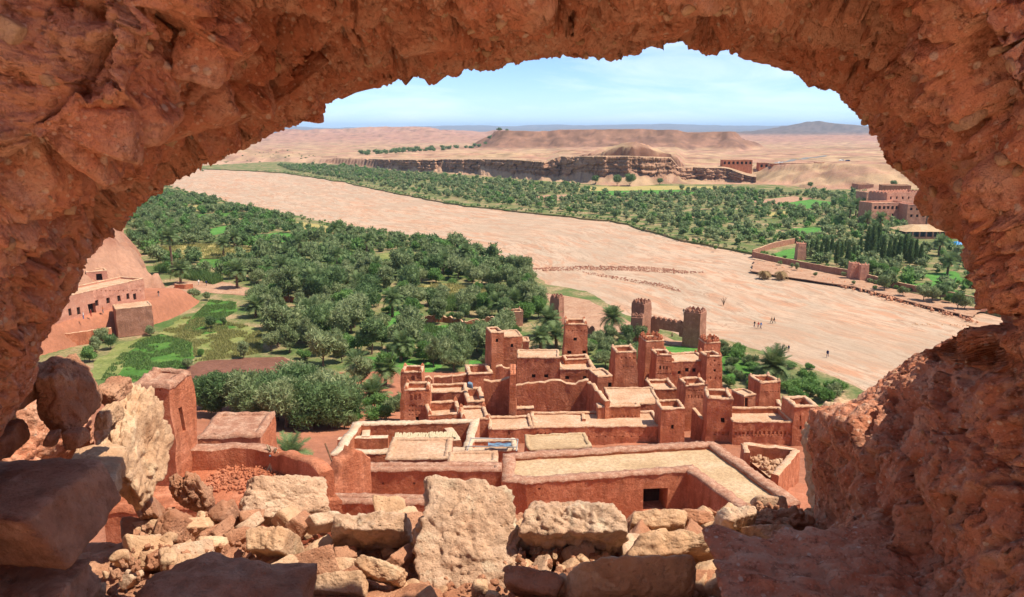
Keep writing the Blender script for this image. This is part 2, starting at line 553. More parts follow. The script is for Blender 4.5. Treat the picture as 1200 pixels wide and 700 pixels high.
# earth colours of the place (what the soil is, not how it is lit)
x, y, z = gv[:, 0], gv[:, 1], gv[:, 2]
n = fbm(np.stack([x / 60, y / 60, z / 9], -1), 4, 41)
red = np.array([0.36, 0.145, 0.082]); och = np.array([0.40, 0.265, 0.155]); pink = np.array([0.37, 0.205, 0.135])
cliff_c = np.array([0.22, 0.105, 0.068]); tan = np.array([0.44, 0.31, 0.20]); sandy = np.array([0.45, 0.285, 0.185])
c = np.tile(red, (len(gv), 1))
far = sstep(380, 520, y)[:, None]
c = lerp(c, lerp(pink, och, sstep(-0.35, 0.35, n)[:, None]), far)
lft = (sstep(400, 560, y) * sstep(-0.10, -0.30, x / np.maximum(y, 1)) * (1 - sstep(1150, 1300, y)))[:, None]
c = lerp(c, sandy, lft * 0.8)
zr = zz.reshape(len(rows), len(cols))
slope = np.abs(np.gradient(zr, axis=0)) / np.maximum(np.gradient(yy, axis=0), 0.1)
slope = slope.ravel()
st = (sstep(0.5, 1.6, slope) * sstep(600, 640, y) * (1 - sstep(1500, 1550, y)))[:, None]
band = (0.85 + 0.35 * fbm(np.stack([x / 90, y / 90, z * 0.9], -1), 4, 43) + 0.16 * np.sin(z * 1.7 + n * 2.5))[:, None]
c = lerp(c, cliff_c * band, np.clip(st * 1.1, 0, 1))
ms = (sstep(6, 14, z) * sstep(1480, 1540, y) * (1 - sstep(2150, 2250, y)))[:, None]
c = lerp(c, np.array([0.235, 0.122, 0.078]) * (0.92 + 0.4 * fbm(np.stack([x / 40, y / 60, z / 3], -1), 4, 44)[:, None]), ms * 0.95)
c = lerp(c, np.array([0.35, 0.18, 0.13]), sstep(2300, 2900, y)[:, None] * 0.7)
c = lerp(c, np.array([0.135, 0.105, 0.095]), np.maximum(sstep(5600, 6600, y), sstep(10, 26, z) * sstep(3500, 3900, y) * sstep(0.22, 0.27, x / np.maximum(y, 1)))[:, None])
lh = (sstep(0.5, 3, left_hill(x, y)))[:, None]
c = lerp(c, lerp(np.array([0.27, 0.115, 0.07]), np.array([0.36, 0.19, 0.12]), sstep(-0.3, 0.4, n)[:, None]), lh)
mot = fbm(np.stack([x / 24, y / 50, x * 0 + 9], -1), 5, 46, 0.6)[:, None]
c = c * (1 - 0.30 * sstep(0.08, 0.5, mot) * sstep(600, 700, y)[:, None]) * (1 + 0.14 * sstep(-0.1, -0.5, mot) * sstep(600, 700, y)[:, None])
set_col(gme, c)
ground = link('ground', gme, M['ground'])
tag(ground, kind='structure')

# ------------------------------------------------------------------ the rock face of the far terrace
pxs = np.arange(392, 886, 0.55)
NCL, NRW = len(pxs), 46
by_ = np.interp(pxs, CL[:, 0], CL[:, 1]); ty_ = np.interp(pxs, CL[:, 0], CL[:, 2])
yc_ = (H - 1.0) / np.tan(TH + np.arctan((by_ - 350) / F))
zt_ = H - yc_ * np.tan(TH + np.arctan((ty_ - 350) / F)) - 0.6
xc_ = (pxs - 600) / F * (yc_ * CT + (H - 2) * ST)
ends = sstep(392, 402, pxs) * (1 - 0.55 * sstep(845, 884, pxs))
zt_ = np.maximum(zt_ * ends, 0.8)
run = np.concatenate([[0], np.cumsum(np.hypot(np.diff(xc_), np.diff(yc_)))])
one = np.zeros_like(run)
big = fbm(np.stack([run / 70, one, one], -1), 4, 141) * 9
f1, f2, ci = vor(np.stack([run / 13 + fbm(np.stack([run / 30, one, one], -1), 3, 142) * 0.8, one + 0.5, one + 0.5], -1), 4)
butt = (ci - 0.5) * 5.5 - 3.0 * (1 - sstep(0.0, 0.14, f2 - f1))
fan = np.clip(fbm(np.stack([run / 24, one, one + 3], -1), 4, 143) + 0.18, 0, 1) 
gully = sstep(0.30, 0.55, fbm(np.stack([run / 45, one + 7, one], -1), 3, 144))
cv = np.zeros((NRW, NCL, 3))
for i in range(NRW):
    if i < 38:
        t = i / 37
        zz_ = -0.6 + (zt_ + 0.6) * t
        th = 0.16 + 0.42 * fan                       # height reached by the fans of fallen earth
        slope_out = np.clip(th - t, 0, 1) * zt_ * 1.7
        lay = np.floor(t * 11 + 0.8 * fbm(np.stack([run / 50, one, one + 9], -1), 2, 145)) / 11
        ledge = (fbm(np.stack([run / 160, one + lay * 37.7, one], -1), 2, 146)) * 2.6 - lay * 2.2
        rockk = sstep(-0.02, 0.10, t - th)
        p3 = np.stack([run / 5.0, zz_ / 2.6, one], -1)
        fine = fbm(p3, 4, 147, 0.6) * 1.5 + fbm(np.stack([run / 9, zz_ / 30, one], -1), 4, 148, 0.6) * 2.2
        f1_, f2_, ci_ = vor(np.stack([run / 15 + fbm(np.stack([run / 30, zz_ / 12, one], -1), 3, 142) * 0.9, zz_ / 11 + 0.3 * np.sin(run / 17), one + 0.5], -1), 4)
        butt = (ci_ - 0.5) * 6.0 - 2.0 * (1 - sstep(0.0, 0.12, f2_ - f1_))
        off_ = big + (butt * 0.9 - ledge * -1.0 + fine) * rockk + slope_out + 0.5 * fine * (1 - rockk) - gully * (3 + 7 * t)
        Y_ = yc_ - off_ + 6.0
        Z_ = zz_
    else:
        k = i - 37
        Y_ = cv[37, :, 1] + k * k * 0.9
        Z_ = zt_ + 0.25 - 0.02 * k
    cv[i, :, 0] = xc_ * (Y_ / yc_); cv[i, :, 1] = Y_; cv[i, :, 2] = Z_
cme = mk_mesh('cliff', cv.reshape(-1, 3), grid_faces(NRW, NCL), False)
tz = np.repeat(np.minimum(np.arange(NRW) / 37, 1.0), NCL)
fan_r = np.tile(0.16 + 0.42 * fan, NRW)
cvr = cv.reshape(-1, 3)
stra = fbm(np.stack([cvr[:, 0] / 120, cvr[:, 1] / 120, cvr[:, 2] * 0.75], -1), 4, 149, 0.6)[:, None]
ccol = lerp(np.array([0.30, 0.155, 0.095]), np.array([0.41, 0.235, 0.145]), sstep(-0.35, 0.4, stra)) * (0.9 + 0.25 * fbm(np.stack([cvr[:, 0] / 6, cvr[:, 1] / 6, cvr[:, 2] / 5], -1), 3, 150)[:, None])
ccol = lerp(np.array([0.40, 0.245, 0.155]) * np.ones_like(ccol), ccol, sstep(-0.02, 0.08, tz - fan_r)[:, None])
ccol = lerp(ccol, np.array([0.40, 0.26, 0.16]) * np.ones_like(ccol), sstep(0.985, 1.0, tz)[:, None])
set_col(cme, ccol)
tag(link('cliff', cme, M['ground']), kind='structure')

# ------------------------------------------------------------------ river bed and its banks
def spline_px(pts, n, z=0.0):
    w = np.array([tuple(G(a, b, z)) for a, b in pts])
    seg = np.concatenate([[0], np.cumsum(np.sqrt(np.linalg.norm(np.diff(w[:, :2], axis=0), axis=1)))])
    t = np.linspace(0, seg[-1], n)
    return np.stack([np.interp(t, seg, w[:, k]) for k in range(3)], -1)
NEAR_BANK = [(60, 199), (150, 205), (205, 222), (285, 243), (330, 252), (400, 266), (480, 278), (560, 292), (612, 315), (640, 336), (690, 346), (735, 372), (790, 396), (850, 402), (905, 420), (960, 440), (1010, 462), (1100, 520), (1300, 640)]
FAR_BANK = [(60, 194), (200, 196.5), (330, 203), (400, 214), (470, 229), (540, 242), (640, 253), (715, 260), (760, 272), (800, 283), (870, 297), (930, 311), (990, 324), (1060, 344), (1130, 362), (1180, 374), (1300, 410), (1500, 470), (1900, 600)]
NB = spline_px(NEAR_BANK, 400)
FB = spline_px(FAR_BANK, 400)
for arr, sd in ((NB, 51), (FB, 52)):
    s = np.arange(400) * 0.12
    k = np.clip(arr[:, 1] / 260, 0.5, 3)
    arr[:, 1] += fbm(np.stack([s, s * 0, s * 0], -1), 4, sd) * 2.2 * k
    arr[:, 0] += fbm(np.stack([s, s * 0 + 5, s * 0], -1), 4, sd + 1) * 1.6 * k
NC = 60
tcr = np.linspace(-0.06, 1.06, NC)
rv = NB[:, None, :] * (1 - tcr)[None, :, None] + FB[:, None, :] * tcr[None, :, None]
rv = rv.reshape(-1, 3)
rv[:, 2] = 0.06 + 0.16 * fbm(np.stack([rv[:, 0] / 14, rv[:, 1] / 14, rv[:, 0] * 0], -1), 4, 55)
rme = mk_mesh('riverbed', rv, grid_faces(400, NC), True)
arc = np.concatenate([[0], np.cumsum(np.linalg.norm(np.diff((NB + FB)[:, :2] / 2, axis=0), axis=1))]) / 160.0
uvv = np.stack([np.repeat(arc, NC), np.tile(tcr, 400) * 1.0], -1)
uvl = rme.uv_layers.new(name='UVMap')
li = np.zeros(len(rme.loops), dtype=np.int32)
rme.loops.foreach_get('vertex_index', li)
uvl.data.foreach_set('uv', uvv[li].astype(np.float32).ravel())
tag(link('riverbed', rme, M['river']), kind='structure')

def resample(poly, step):
    out = []
    m = len(poly)
    for i in range(m):
        a = np.array(poly[i][:2], float); b = np.array(poly[(i + 1) % m][:2], float)
        k = max(1, int(np.linalg.norm(b - a) / step))
        for j in range(k):
            out.append(a + (b - a) * j / k)
    return np.array(out)
def prism(name, poly, z0, z1, mat, kind='structure'):
    poly = [tuple(p[:2]) for p in poly]
    tris = tessellate_polygon([[Vector((p[0], p[1], 0)) for p in poly]])
    m = len(poly)
    v = [(p[0], p[1], z1) for p in poly] + [(p[0], p[1], z0) for p in poly]
    area = sum(poly[i][0] * poly[(i + 1) % m][1] - poly[(i + 1) % m][0] * poly[i][1] for i in range(m))
    f = []
    for t in tris:
        a, b, c_ = t
        cr = (poly[b][0] - poly[a][0]) * (poly[c_][1] - poly[a][1]) - (poly[b][1] - poly[a][1]) * (poly[c_][0] - poly[a][0])
        f.append((a, b, c_) if cr > 0 else (a, c_, b))
    for i in range(m):
        j = (i + 1) % m
        f.append((j, i, m + i, m + j) if area > 0 else (i, j, m + j, m + i))
    me = bpy.data.meshes.new(name)
    me.from_pydata(v, [], f)
    me.update()
    o = link(name, me, mat)
    if kind: tag(o, kind=kind)
    return o
BZ = 0.9                                            # height of the bank terraces above the river bed
def mat_soil(name, a, b, c3, sc=0.12, fine=1.2, bump=0.12):
    m = Mat(name, 0.96, 0.08)
    c = m.ramp(m.noise(sc, 6, 0.62), [(0.34, a), (0.48, b), (0.62, c3)])
    c = m.mix(m.ramp(m.noise(fine, 5, 0.7), [(0.40, 0.6), (0.62, 0.0)]), c, tuple(q * 0.62 for q in a))
    m.color(c)
    m.bump(m.noise(fine * 2, 6, 0.7), bump, 0.9)
    return m.m
M['bank'] = mat_soil('bank_soil', (0.085, 0.145, 0.040), (0.19, 0.19, 0.075), (0.43, 0.285, 0.165), 0.09)
nbp = [tuple(p) for p in NB[60:372]] + [tuple(G(900, 700, 0)), tuple(G(60, 700, 0)), (-190, 120, 0), (-260, 300, 0), tuple(NB[60] + np.array([-120, -60, 0]))]
prism('near_bank', nbp, -0.3, BZ, M['bank'])
fbp = [tuple(p) for p in FB[40:372]] + [(900, 300, 0), (900, 760, 0), tuple(G(1120, 222, 0)), tuple(G(930, 218, 0)), tuple(G(735, 216.5, 0)), tuple(G(640, 211.5, 0)), tuple(G(560, 205, 0)), tuple(G(470, 199, 0)), tuple(G(400, 192, 0)), tuple(G(330, 190, 0))]
prism('far_bank', fbp, -0.3, BZ, M['bank'])

M['bounce_floor'] = mat_soil('pale_bounce_floor', (0.58, 0.38, 0.245), (0.66, 0.46, 0.315), (0.70, 0.52, 0.37), 1.0, 6, 0.04)  # unseen floor's earth, kept pale to bounce sunlight up onto the arch
# ------------------------------------------------------------------ the ruined wall with the hole
HC = (600.0, 330.0)
C0 = [(45, 415), (58, 385), (84, 340), (96, 322), (101, 300), (116, 284), (145, 262), (150, 240), (166, 226), (188, 208), (216, 190), (247, 177), (290, 164), (332, 149), (360, 138), (374, 133), (382, 118), (412, 99),
      (440, 99), (470, 91), (500, 88), (540, 84), (582, 78), (594, 71), (640, 66), (675, 68), (706, 72), (742, 62), (790, 57), (832, 63), (872, 65), (906, 75), (934, 84), (946, 97), (985, 103), (1000, 122), (1014, 136),
      (1030, 154), (1035, 170), (1041, 190), (1055, 206), (1070, 224), (1086, 245), (1106, 264), (1125, 280), (1130, 300), (1140, 320), (1150, 335), (1166, 355), (1182, 380), (1160, 388), (1130, 388), (1100, 406), (1060, 424), (1020, 453), (1000, 464), (972, 474), (950, 480), (944, 505), (948, 545), (952, 580),
      (948, 612), (900, 655), (780, 690), (600, 715), (420, 720), (280, 730), (100, 740), (-20, 700), (-60, 600), (-30, 540), (10, 490), (36, 450)]
C1 = [(-200, 430), (-120, 330), (-60, 250), (0, 205), (60, 170), (150, 118), (172, 60), (190, 0), (230, -80), (330, -90), (600, -110), (850, -105), (1050, -80), (1125, -40), (1150, 20), (1185, 100), (1230, 200), (1270, 300),
      (1290, 390), (1330, 470), (1360, 600), (1300, 800), (1000, 1000), (600, 1080), (200, 1050), (-100, 950), (-300, 700), (-260, 520)]
def polar(pts, phis, smooth=0):
    a = np.array(pts, float) - np.array(HC)
    ph = np.arctan2(-a[:, 1], a[:, 0]); r = np.hypot(a[:, 0], a[:, 1])
    o = np.argsort(ph)
    ph, r = ph[o], r[o]
    ph = np.concatenate([ph - 2 * np.pi, ph, ph + 2 * np.pi]); r = np.tile(r, 3)
    return np.interp(phis, ph, r)
# denser sampling over the arch and jambs, coarse below where stones cover it
NPH = 1150
up = np.linspace(-0.42, math.pi + 0.42, 960)
lo = np.linspace(math.pi + 0.42, 2 * math.pi - 0.42, NPH - 960 + 2)[1:-1]
PHI = np.concatenate([up, lo])
PHIw = np.where(PHI > math.pi, PHI - 2 * np.pi, PHI)
r0 = polar(C0, PHIw); r1 = polar(C1, PHIw)
down = np.clip(-np.sin(PHI), 0, 1)                 # 1 straight below the hole
D0 = 1.96 + 0.95 * sstep(0.09, 0.20, down) * sstep(-0.95, -0.5, np.cos(PHI))
D1 = 1.12 + 0.12 * sstep(0.1, 0.8, down)
def ppt(phi, r, Y):
    px = HC[0] + r * np.cos(phi); py = HC[1] - r * np.sin(phi)
    u = (px - 600) / F; v = (350 - py) / F
    dy = CT + v * ST; dz = -ST + v * CT
    dy = np.maximum(dy, 0.25)
    t = Y / dy
    return np.stack([u * t, Y + 0 * t, H + dz * t], -1)
A0 = ppt(PHI, r0, D0)
A1 = ppt(PHI, r1, D1)
ctr = np.array([0.0, 0, H - 0.35])
def outward(Apt, dist, Y):
    d = Apt - ctr; d[:, 1] = 0
    d /= np.linalg.norm(d, axis=1)[:, None]
    q = Apt + d * dist[:, None]
    q[:, 1] = Y
    return q
TOPZ = H + 0.55
o_out = outward(A0.copy(), np.full(NPH, 1.6), D0 + 0.02)
i_out = outward(A1.copy(), np.full(NPH, 1.5), D1 - 0.06)
for q in (o_out, i_out):
    q[:, 2] = np.clip(q[:, 2], H - 3.2, TOPZ)
    q[:, 0] = np.clip(q[:, 0], -3.4, 3.4)
K0, K1, K2 = 24, 250, 140
secs = []
lip = lerp(A0, o_out, 0.05); lip[:, 1] = D0 + 0.03
for k in range(K0):
    t = (k / K0) ** 0.6
    secs.append(lerp(o_out, lip, t))
for k in range(K1):
    t = k / K1
    secs.append(lerp(A0, A1, t) + np.array([0, 0, 0]) + (np.array(ctr) - A0) * 0.0 + (A0 - ctr) * np.array([1, 0, 1]) * (0.10 * math.sin(math.pi * t))[..., None] if False else lerp(A0, A1, t))
for k in range(K2 + 1):
    secs.append(lerp(A1, i_out, (k / K2) ** 1.3))
W = np.stack(secs, 0)
NR = len(W)
tt = np.concatenate([np.full(K0, -1.0), np.arange(K1) / K1, np.full(K2 + 1, 1.0)])
TT = np.repeat(tt, NPH)
dR = np.gradient(W, axis=0)
dP = (np.roll(W, -1, axis=1) - np.roll(W, 1, axis=1))
Nn = np.cross(dP, dR)
for _ in range(30):                                 # smooth the section normals over the corners
    Nn = Nn / (np.linalg.norm(Nn, axis=2)[..., None] + 1e-9)
    Nn[1:-1] = (Nn[:-2] + Nn[1:-1] * 2 + Nn[2:]) / 4
    Nn = (np.roll(Nn, 1, axis=1) + 2 * Nn + np.roll(Nn, -1, axis=1)) / 4
Nn = (Nn / (np.linalg.norm(Nn, axis=2)[..., None] + 1e-9)).reshape(-1, 3)
Wv = W.reshape(-1, 3)
toc = (ctr - Wv)
if np.mean(np.sum(Nn * toc, 1)) < 0:
    Nn = -Nn
rim = np.exp(-(np.clip(TT, 0, 1) / 0.10) ** 2) * (TT >= -0.5)
inner = sstep(0.9, 1.0, TT)
free = 1 - 0.80 * rim
warp = np.stack([fbm(Wv * 3.1, 3, 61), fbm(Wv * 3.1, 3, 62), fbm(Wv * 3.1, 3, 63)], -1)
disp = fbm(Wv * 1.9, 3, 64) * 0.085 * free
f1, f2, cid, tlt = vorc(Wv * np.array([3.6, 3.6, 4.6]) + warp * 0.35, 1)
disp += tlt * 0.085 * lerp(1.0, 0.35, inner) * (1 - 0.6 * rim)
clod = sstep(0.0, 0.09, f2 - f1) * (0.55 + 0.6 * cid) * lerp(1.0, 0.35, inner)
patch = sstep(-0.25, 0.25, fbm(Wv * 1.3 + 7, 2, 68))
disp += (clod - 0.6) * 0.062 * (0.35 + 0.65 * patch) * (1 - 0.75 * rim)
f1, f2, cid, tlt = vorc(Wv * 10.5 + warp * 0.6, 2)
disp += tlt * 0.030 * (1 - 0.6 * rim) * sstep(-0.1, 0.3, fbm(Wv * 2.1, 2, 75))
disp += (sstep(0.0, 0.12, f2 - f1) * (0.4 + 0.8 * cid) - 0.5) * 0.020 * lerp(1.0, 0.45, inner) * (0.3 + 0.7 * sstep(-0.2, 0.4, fbm(Wv * 2.6, 2, 69))) * (1 - 0.6 * rim)
disp = np.where(TT < -0.5, disp * 0.8, np.minimum(disp, 0.006 + 0.13 * np.clip(TT, 0, 1)))
f1, f2, cid = vor(Wv * 27 + warp * 1.5, 3)
fineamp = 1 - 0.55 * rim
disp += (0.5 - f1) * 0.012 * (0.4 + 0.6 * cid) * fineamp
crk = np.abs(fbm(Wv * 2.7 + warp * 0.3, 4, 71))
disp -= 0.055 * (1 - sstep(0.0, 0.030, crk)) * sstep(-0.1, 0.25, fbm(Wv * 1.7, 2, 72))
disp += fbm(Wv * 17, 5, 65, 0.62) * 0.019 * fineamp + fbm(Wv * 60, 3, 66, 0.6) * 0.005
pit = fbm(Wv * 8.5, 3, 67)
disp -= 0.085 * sstep(0.38, 0.7, pit) * (1 - 0.5 * inner) * fineamp
pit2 = fbm(Wv * 23, 3, 73)
disp -= 0.022 * sstep(0.35, 0.6, pit2) * sstep(-0.2, 0.3, fbm(Wv * 3.3, 2, 74))
Wd = Wv + Nn * disp[:, None]
Wd[:, 2] = np.where(TT < -0.5, np.minimum(Wd[:, 2], TOPZ + 0.1), Wd[:, 2])
wme = mk_mesh('mud_face', Wd, grid_faces(NR, NPH, True), True)
set_col(wme, np.stack([clod, clod, clod], -1))
ruin = empty('ruined_wall', (0, 1.7, H - 1.5))
tag(ruin, 'thick crumbling red mud wall with a big ragged hole framing the valley', 'wall')
def child(o, par):
    """parent while keeping the world place (parents are unscaled and unrotated)"""
    o.parent = par
    o.location = Vector(o.location) - Vector(par.location)
    return o
child(link('mud_face', wme, M['mud']), ruin)
# body of the wall behind the hole's skin: top and flanks, so that it is a solid wall from every side
mb = MB()
mb.box((0, 1.56, TOPZ + 0.03), (7.6, 0.9, 0.20))
mb.box((-3.55, 1.56, H - 1.4), (0.5, 1.0, 3.9))
mb.box((3.55, 1.56, H - 1.4), (0.5, 1.0, 3.9))
child(mb.build('wall_core', M['mud']), ruin)
# the open ruin the photographer stands in: unseen floor, and an overhang added to shade the wall
mb = MB(); mb.box((0, -3.4, H - 1.75), (12.0, 10.4, 0.3)); tag(mb.build('chamber_floor', M['bounce_floor']), kind='structure')
mb = MB(); mb.box((0, 0.95, TOPZ + 0.12), (7.0, 0.46, 0.14)); tag(mb.build('shade_overhang', M['mud']), kind='structure')  # out-of-view strip added to keep sun off the inner wall face
# ------------------------------------------------------------------ stones
def rock_mesh(name, dims, seed, facets=14, sub=5, boxy=0.0, rough=0.05, pits=0.0, sharp=22.0, lean=0.0):
    """an angular stone: a sphere cut by planes, then weathered; dims in metres"""
    r_ = np.random.default_rng(seed)
    bm = bmesh.new()
    bmesh.ops.create_icosphere(bm, subdivisions=sub, radius=1.0)
    v = np.array([tuple(q.co) for q in bm.verts])
    f = np.array([[q.index for q in fc.verts] for fc in bm.faces])
    bm.free()
    nrm = r_.normal(size=(facets, 3)); nrm /= np.linalg.norm(nrm, axis=1)[:, None]
    dd = r_.uniform(0.78, 1.08, facets)
    if boxy > 0:
        bx = np.array([(1, 0, 0), (-1, 0, 0), (0, 1, 0), (0, -1, 0), (0, 0, 1), (0, 0, -1)], float) + r_.normal(size=(6, 3)) * 0.10
        bx /= np.linalg.norm(bx, axis=1)[:, None]
        nrm = np.concatenate([bx, nrm]); dd = np.concatenate([np.full(6, lerp(0.95, 0.62, boxy)), dd + 0.22 * boxy])
    k = v @ nrm.T
    inv = np.clip(k, 0.0, None) / dd[None, :]
    r = 1.0 / (np.sum(inv ** sharp, 1) ** (1.0 / sharp) + 1e-6)
    r = np.minimum(r, 1.6)
    v = v * r[:, None]
    lo_, hi_ = v.min(0), v.max(0)
    v = (v - (lo_ + hi_) / 2) / (hi_ - lo_)                 # unit box
    dims = np.array(dims)
    p = v * dims
    s = float(dims.mean())
    nv = v / (np.linalg.norm(v, axis=1)[:, None] + 1e-9)
    q = p / s + seed * 3.3
    d = fbm(q * 2.2, 4, seed % 50, 0.55) * rough * s + fbm(q * 7, 5, seed % 40 + 3, 0.62) * rough * 0.40 * s
    f1, f2, ci = vor(q * 5.0, seed % 30)
    d += (sstep(0, 0.25, f2 - f1) - 0.7) * rough * 0.35 * s
    if pits > 0:
        f1, f2, ci = vor(q * 9.0, seed % 30 + 5)
        d -= pits * s * (1 - sstep(0.0, 0.42, f1)) * (ci > 0.5)
    p = p + nv * d[:, None]
    if lean:
        p[:, 1] += lean * p[:, 2]
    me = mk_mesh(name, p, f, True)
    return me
def bed(Y):
    return H - 1.40 - 0.20 * max(Y - 2.2, 0.0)
def bedY(py):
    s = math.tan(TH + math.atan((py - 350) / F))
    Y = 0.96 / (s - 0.2)
    return Y if Y > 2.2 else 1.40 / s
NROCK = [0]
def stone(name, label, box, h, mat, seed, cat='boulder', group=None, Yf=None, d=None, boxy=0.3, facets=12, rough=0.05, pits=0.0, sub=5, rot=None, sharp=34.0, zb=None, parent=None, sink=0.06):
    """a stone that fills this box of the photograph (x0, y0, x1, y1), h metres high, lying on the bed of rubble"""
    x0, y0, x1, y1 = box
    if Yf is None: Yf = bedY(y1)
    if d is None:
        best = None
        for k in range(60):
            dd = 0.06 + k * 0.02
            zt = (bed(Yf + dd) if zb is None else zb) + h
            pt = P(600, y0, Yf + dd * 0.85)
            e = abs(pt.z - zt)
            if best is None or e < best[0]: best = (e, dd)
        d = min(best[1], 0.9)
    Yc = Yf + d / 2
    base = bed(Yc) if zb is None else zb
    zc = base + h / 2 - sink * h
    m = mpp(Yc, zc)
    w = (x1 - x0) * m * 1.03
    c = P((x0 + x1) / 2, 350, Yc)
    t = Yc / ray(0, (y0 + y1) / 2)[1]
    cx = ((x0 + x1) / 2 - 600) / F * (Yc * CT + (H - zc) * ST)
    me = rock_mesh(name, (w, d, h), seed, facets, sub, boxy, rough, pits, sharp)
    o = link(name, me, mat, None, (cx, Yc, zc))
    if rot is None: rot = (46 if zb is None else 6, 0, 0)
    elif zb is None: rot = (rot[0] + 46, rot[1], rot[2])
    o.rotation_euler = tuple(R(a) for a in rot)
    # size and settle it so that it fills its place
    vv = np.zeros(len(me.vertices) * 3, np.float32); me.vertices.foreach_get('co', vv); vv = vv.reshape(-1, 3)
    rm = np.array(o.rotation_euler.to_matrix()).T
    for _ in range(5):
        q = vv @ rm + np.array(o.location)
        dd = q[:, 1] * CT + (H - q[:, 2]) * ST
        a = 600 + q[:, 0] / dd * F; b = 350 + F * ((H - q[:, 2]) * CT - q[:, 1] * ST) / dd
        sx = (x1 - x0) / (a.max() - a.min()); sy = (y1 - y0) / (b.max() - b.min())
        if group: sx = sy = min(max(math.sqrt(sx * sy), 0.7), 1.3)
        vv = vv * np.array([sx, 1.0 if zb is None else min(max(sy, 0.8), 1.25), min(max(sy, 0.7), 1.4)])
        if zb is None: vv[:, 1] *= min(max(sy, 0.8), 1.25)
        q = vv @ rm + np.array(o.location)
        dd = q[:, 1] * CT + (H - q[:, 2]) * ST
        a = 600 + q[:, 0] / dd * F; b = 350 + F * ((H - q[:, 2]) * CT - q[:, 1] * ST) / dd
        o.location.x += ((x0 + x1) / 2 - (a.max() + a.min()) / 2) * m
        o.location.z -= ((y0 + y1) / 2 - (b.max() + b.min()) / 2) * m / CT
    me.vertices.foreach_set('co', vv.astype(np.float32).ravel()); me.update()
    if label: tag(o, label, cat, group)
    return o
# -- stones standing free on the sill, each one its own thing
st = stone
pale, tanm, redm, greym = M['rock_pale'], M['rock_tan'], M['rock_red'], M['rock_grey']
st('boulder', 'tall pitted cream boulder standing upright in the middle of the sill', (482, 556, 618, 712), 0.30, pale, 11, boxy=0.6, facets=9, rough=0.085, pits=0.05, sub=6)
st('boulder', 'broad pitted cream boulder in front of the dark doorway wall', (607, 586, 737, 664), 0.22, pale, 12, boxy=0.35, facets=12, rough=0.06, pits=0.05, sub=6)
st('boulder', 'low cream boulder below the narrow red parapet wall', (388, 598, 484, 650), 0.16, pale, 13, boxy=0.3, rough=0.06, pits=0.03)
st('boulder', 'long tilted cream slab leaning beside the ruined terrace', (276, 556, 388, 622), 0.18, pale, 14, boxy=0.45, rough=0.06, pits=0.03, sub=6, rot=(0, 10, 18))
st('boulder', 'flat pinkish slab below the long tilted cream slab', (288, 616, 358, 668), 0.15, tanm, 15, boxy=0.65, rough=0.045)
st('boulder', 'grey and brown veined cobble beside the lumpy red clod', (243, 585, 285, 622), 0.12, greym, 16, sub=4, boxy=0.1, rough=0.06)
st('boulder', 'squarish orange block leaning on the left rubble', (155, 571, 198, 628), 0.19, redm, 17, boxy=0.8, rough=0.04, rot=(0, -16, 24))
st('boulder', 'wedge of orange stone beside the veined cobble', (181, 596, 236, 640), 0.13, redm, 18, sub=4, boxy=0.5, rough=0.05, rot=(6, 0, -18))
st('boulder', 'lumpy red clod of old mud at the terrace edge', (198, 552, 252, 606), 0.20, redm, 19, boxy=0.1, facets=10, rough=0.11)
st('boulder', 'small cracked tan flagstone lying under the low cream boulder', (370, 652, 418, 675), 0.07, tanm, 20, sub=4, boxy=0.7, rough=0.05)
st('boulder', 'long tan stone lying beside the upright boulder', (415, 650, 478, 690), 0.11, tanm, 21, boxy=0.55, rough=0.07, rot=(0, 8, -14))
st('boulder', 'tan flagstone half in shadow at the foot of the sill', (366, 668, 432, 704), 0.08, tanm, 22, boxy=0.7, rough=0.05)
st('boulder', 'orange split stone wedged under the broad boulder', (590, 662, 662, 712), 0.12, redm, 23, sub=4, boxy=0.55, rough=0.05, rot=(0, 10, -12))
st('boulder', 'smooth rounded golden stone cut by the shadow line', (656, 650, 816, 722), 0.20, tanm, 24, boxy=0.25, facets=9, rough=0.035, sub=6, sharp=9)
st('boulder', 'layered tan slab lying along the sill below the doorway', (716, 620, 862, 674), 0.17, tanm, 25, boxy=0.4, rough=0.06, rot=(0, -4, 4))
st('boulder', 'angular tan stone directly under the dark doorway', (736, 596, 806, 634), 0.15, tanm, 26, boxy=0.4, rough=0.05)
st('boulder', 'thin yellowish flake lying on the layered tan slab', (776, 612, 834, 636), 0.06, tanm, 27, sub=4, boxy=0.6, rough=0.05, zb=46.36, sink=0)
st('boulder', 'pointed pale stone with a white crack below the roof corner', (832, 592, 888, 640), 0.18, pale, 28, boxy=0.35, rough=0.04)
st('boulder', 'small round brown stone between two tan stones', (794, 596, 838, 622), 0.10, redm, 29, sub=4, boxy=0.2, rough=0.07)
st('boulder', 'smooth yellow stone at the end of the earthen roof', (878, 580, 924, 604), 0.12, pale, 30, sub=4, boxy=0.2, rough=0.03, sharp=10)
st('boulder', 'crumbly heap of clay and pebbles below the yellow stone', (862, 592, 948, 634), 0.16, redm, 31, boxy=0.1, facets=9, rough=0.12)
st('boulder', 'pale green-grey stone at the edge of the shadow', (866, 614, 934, 650), 0.15, pale, 32, boxy=0.2, rough=0.05)
st('boulder', 'huge dark brown boulder lying in shade on the sill', (822, 610, 1290, 880), 0.50, M['mud'], 33, boxy=0.2, facets=16, rough=0.085, sub=6, Yf=1.35, d=0.95, zb=46.45)
st('boulder', 'wide dark stone lying flat in shade with a pointed back edge', (100, 646, 372, 840), 0.22, greym, 34, boxy=0.45, facets=10, rough=0.05, Yf=1.45, d=0.62, zb=46.44)
st('boulder', 'massive flat dressed block in shade at the left jamb', (-170, 536, 142, 668), 0.21, greym, 35, boxy=0.97, facets=4, rough=0.022, rot=(3, 0, -2), Yf=1.62, d=0.46, zb=46.72)
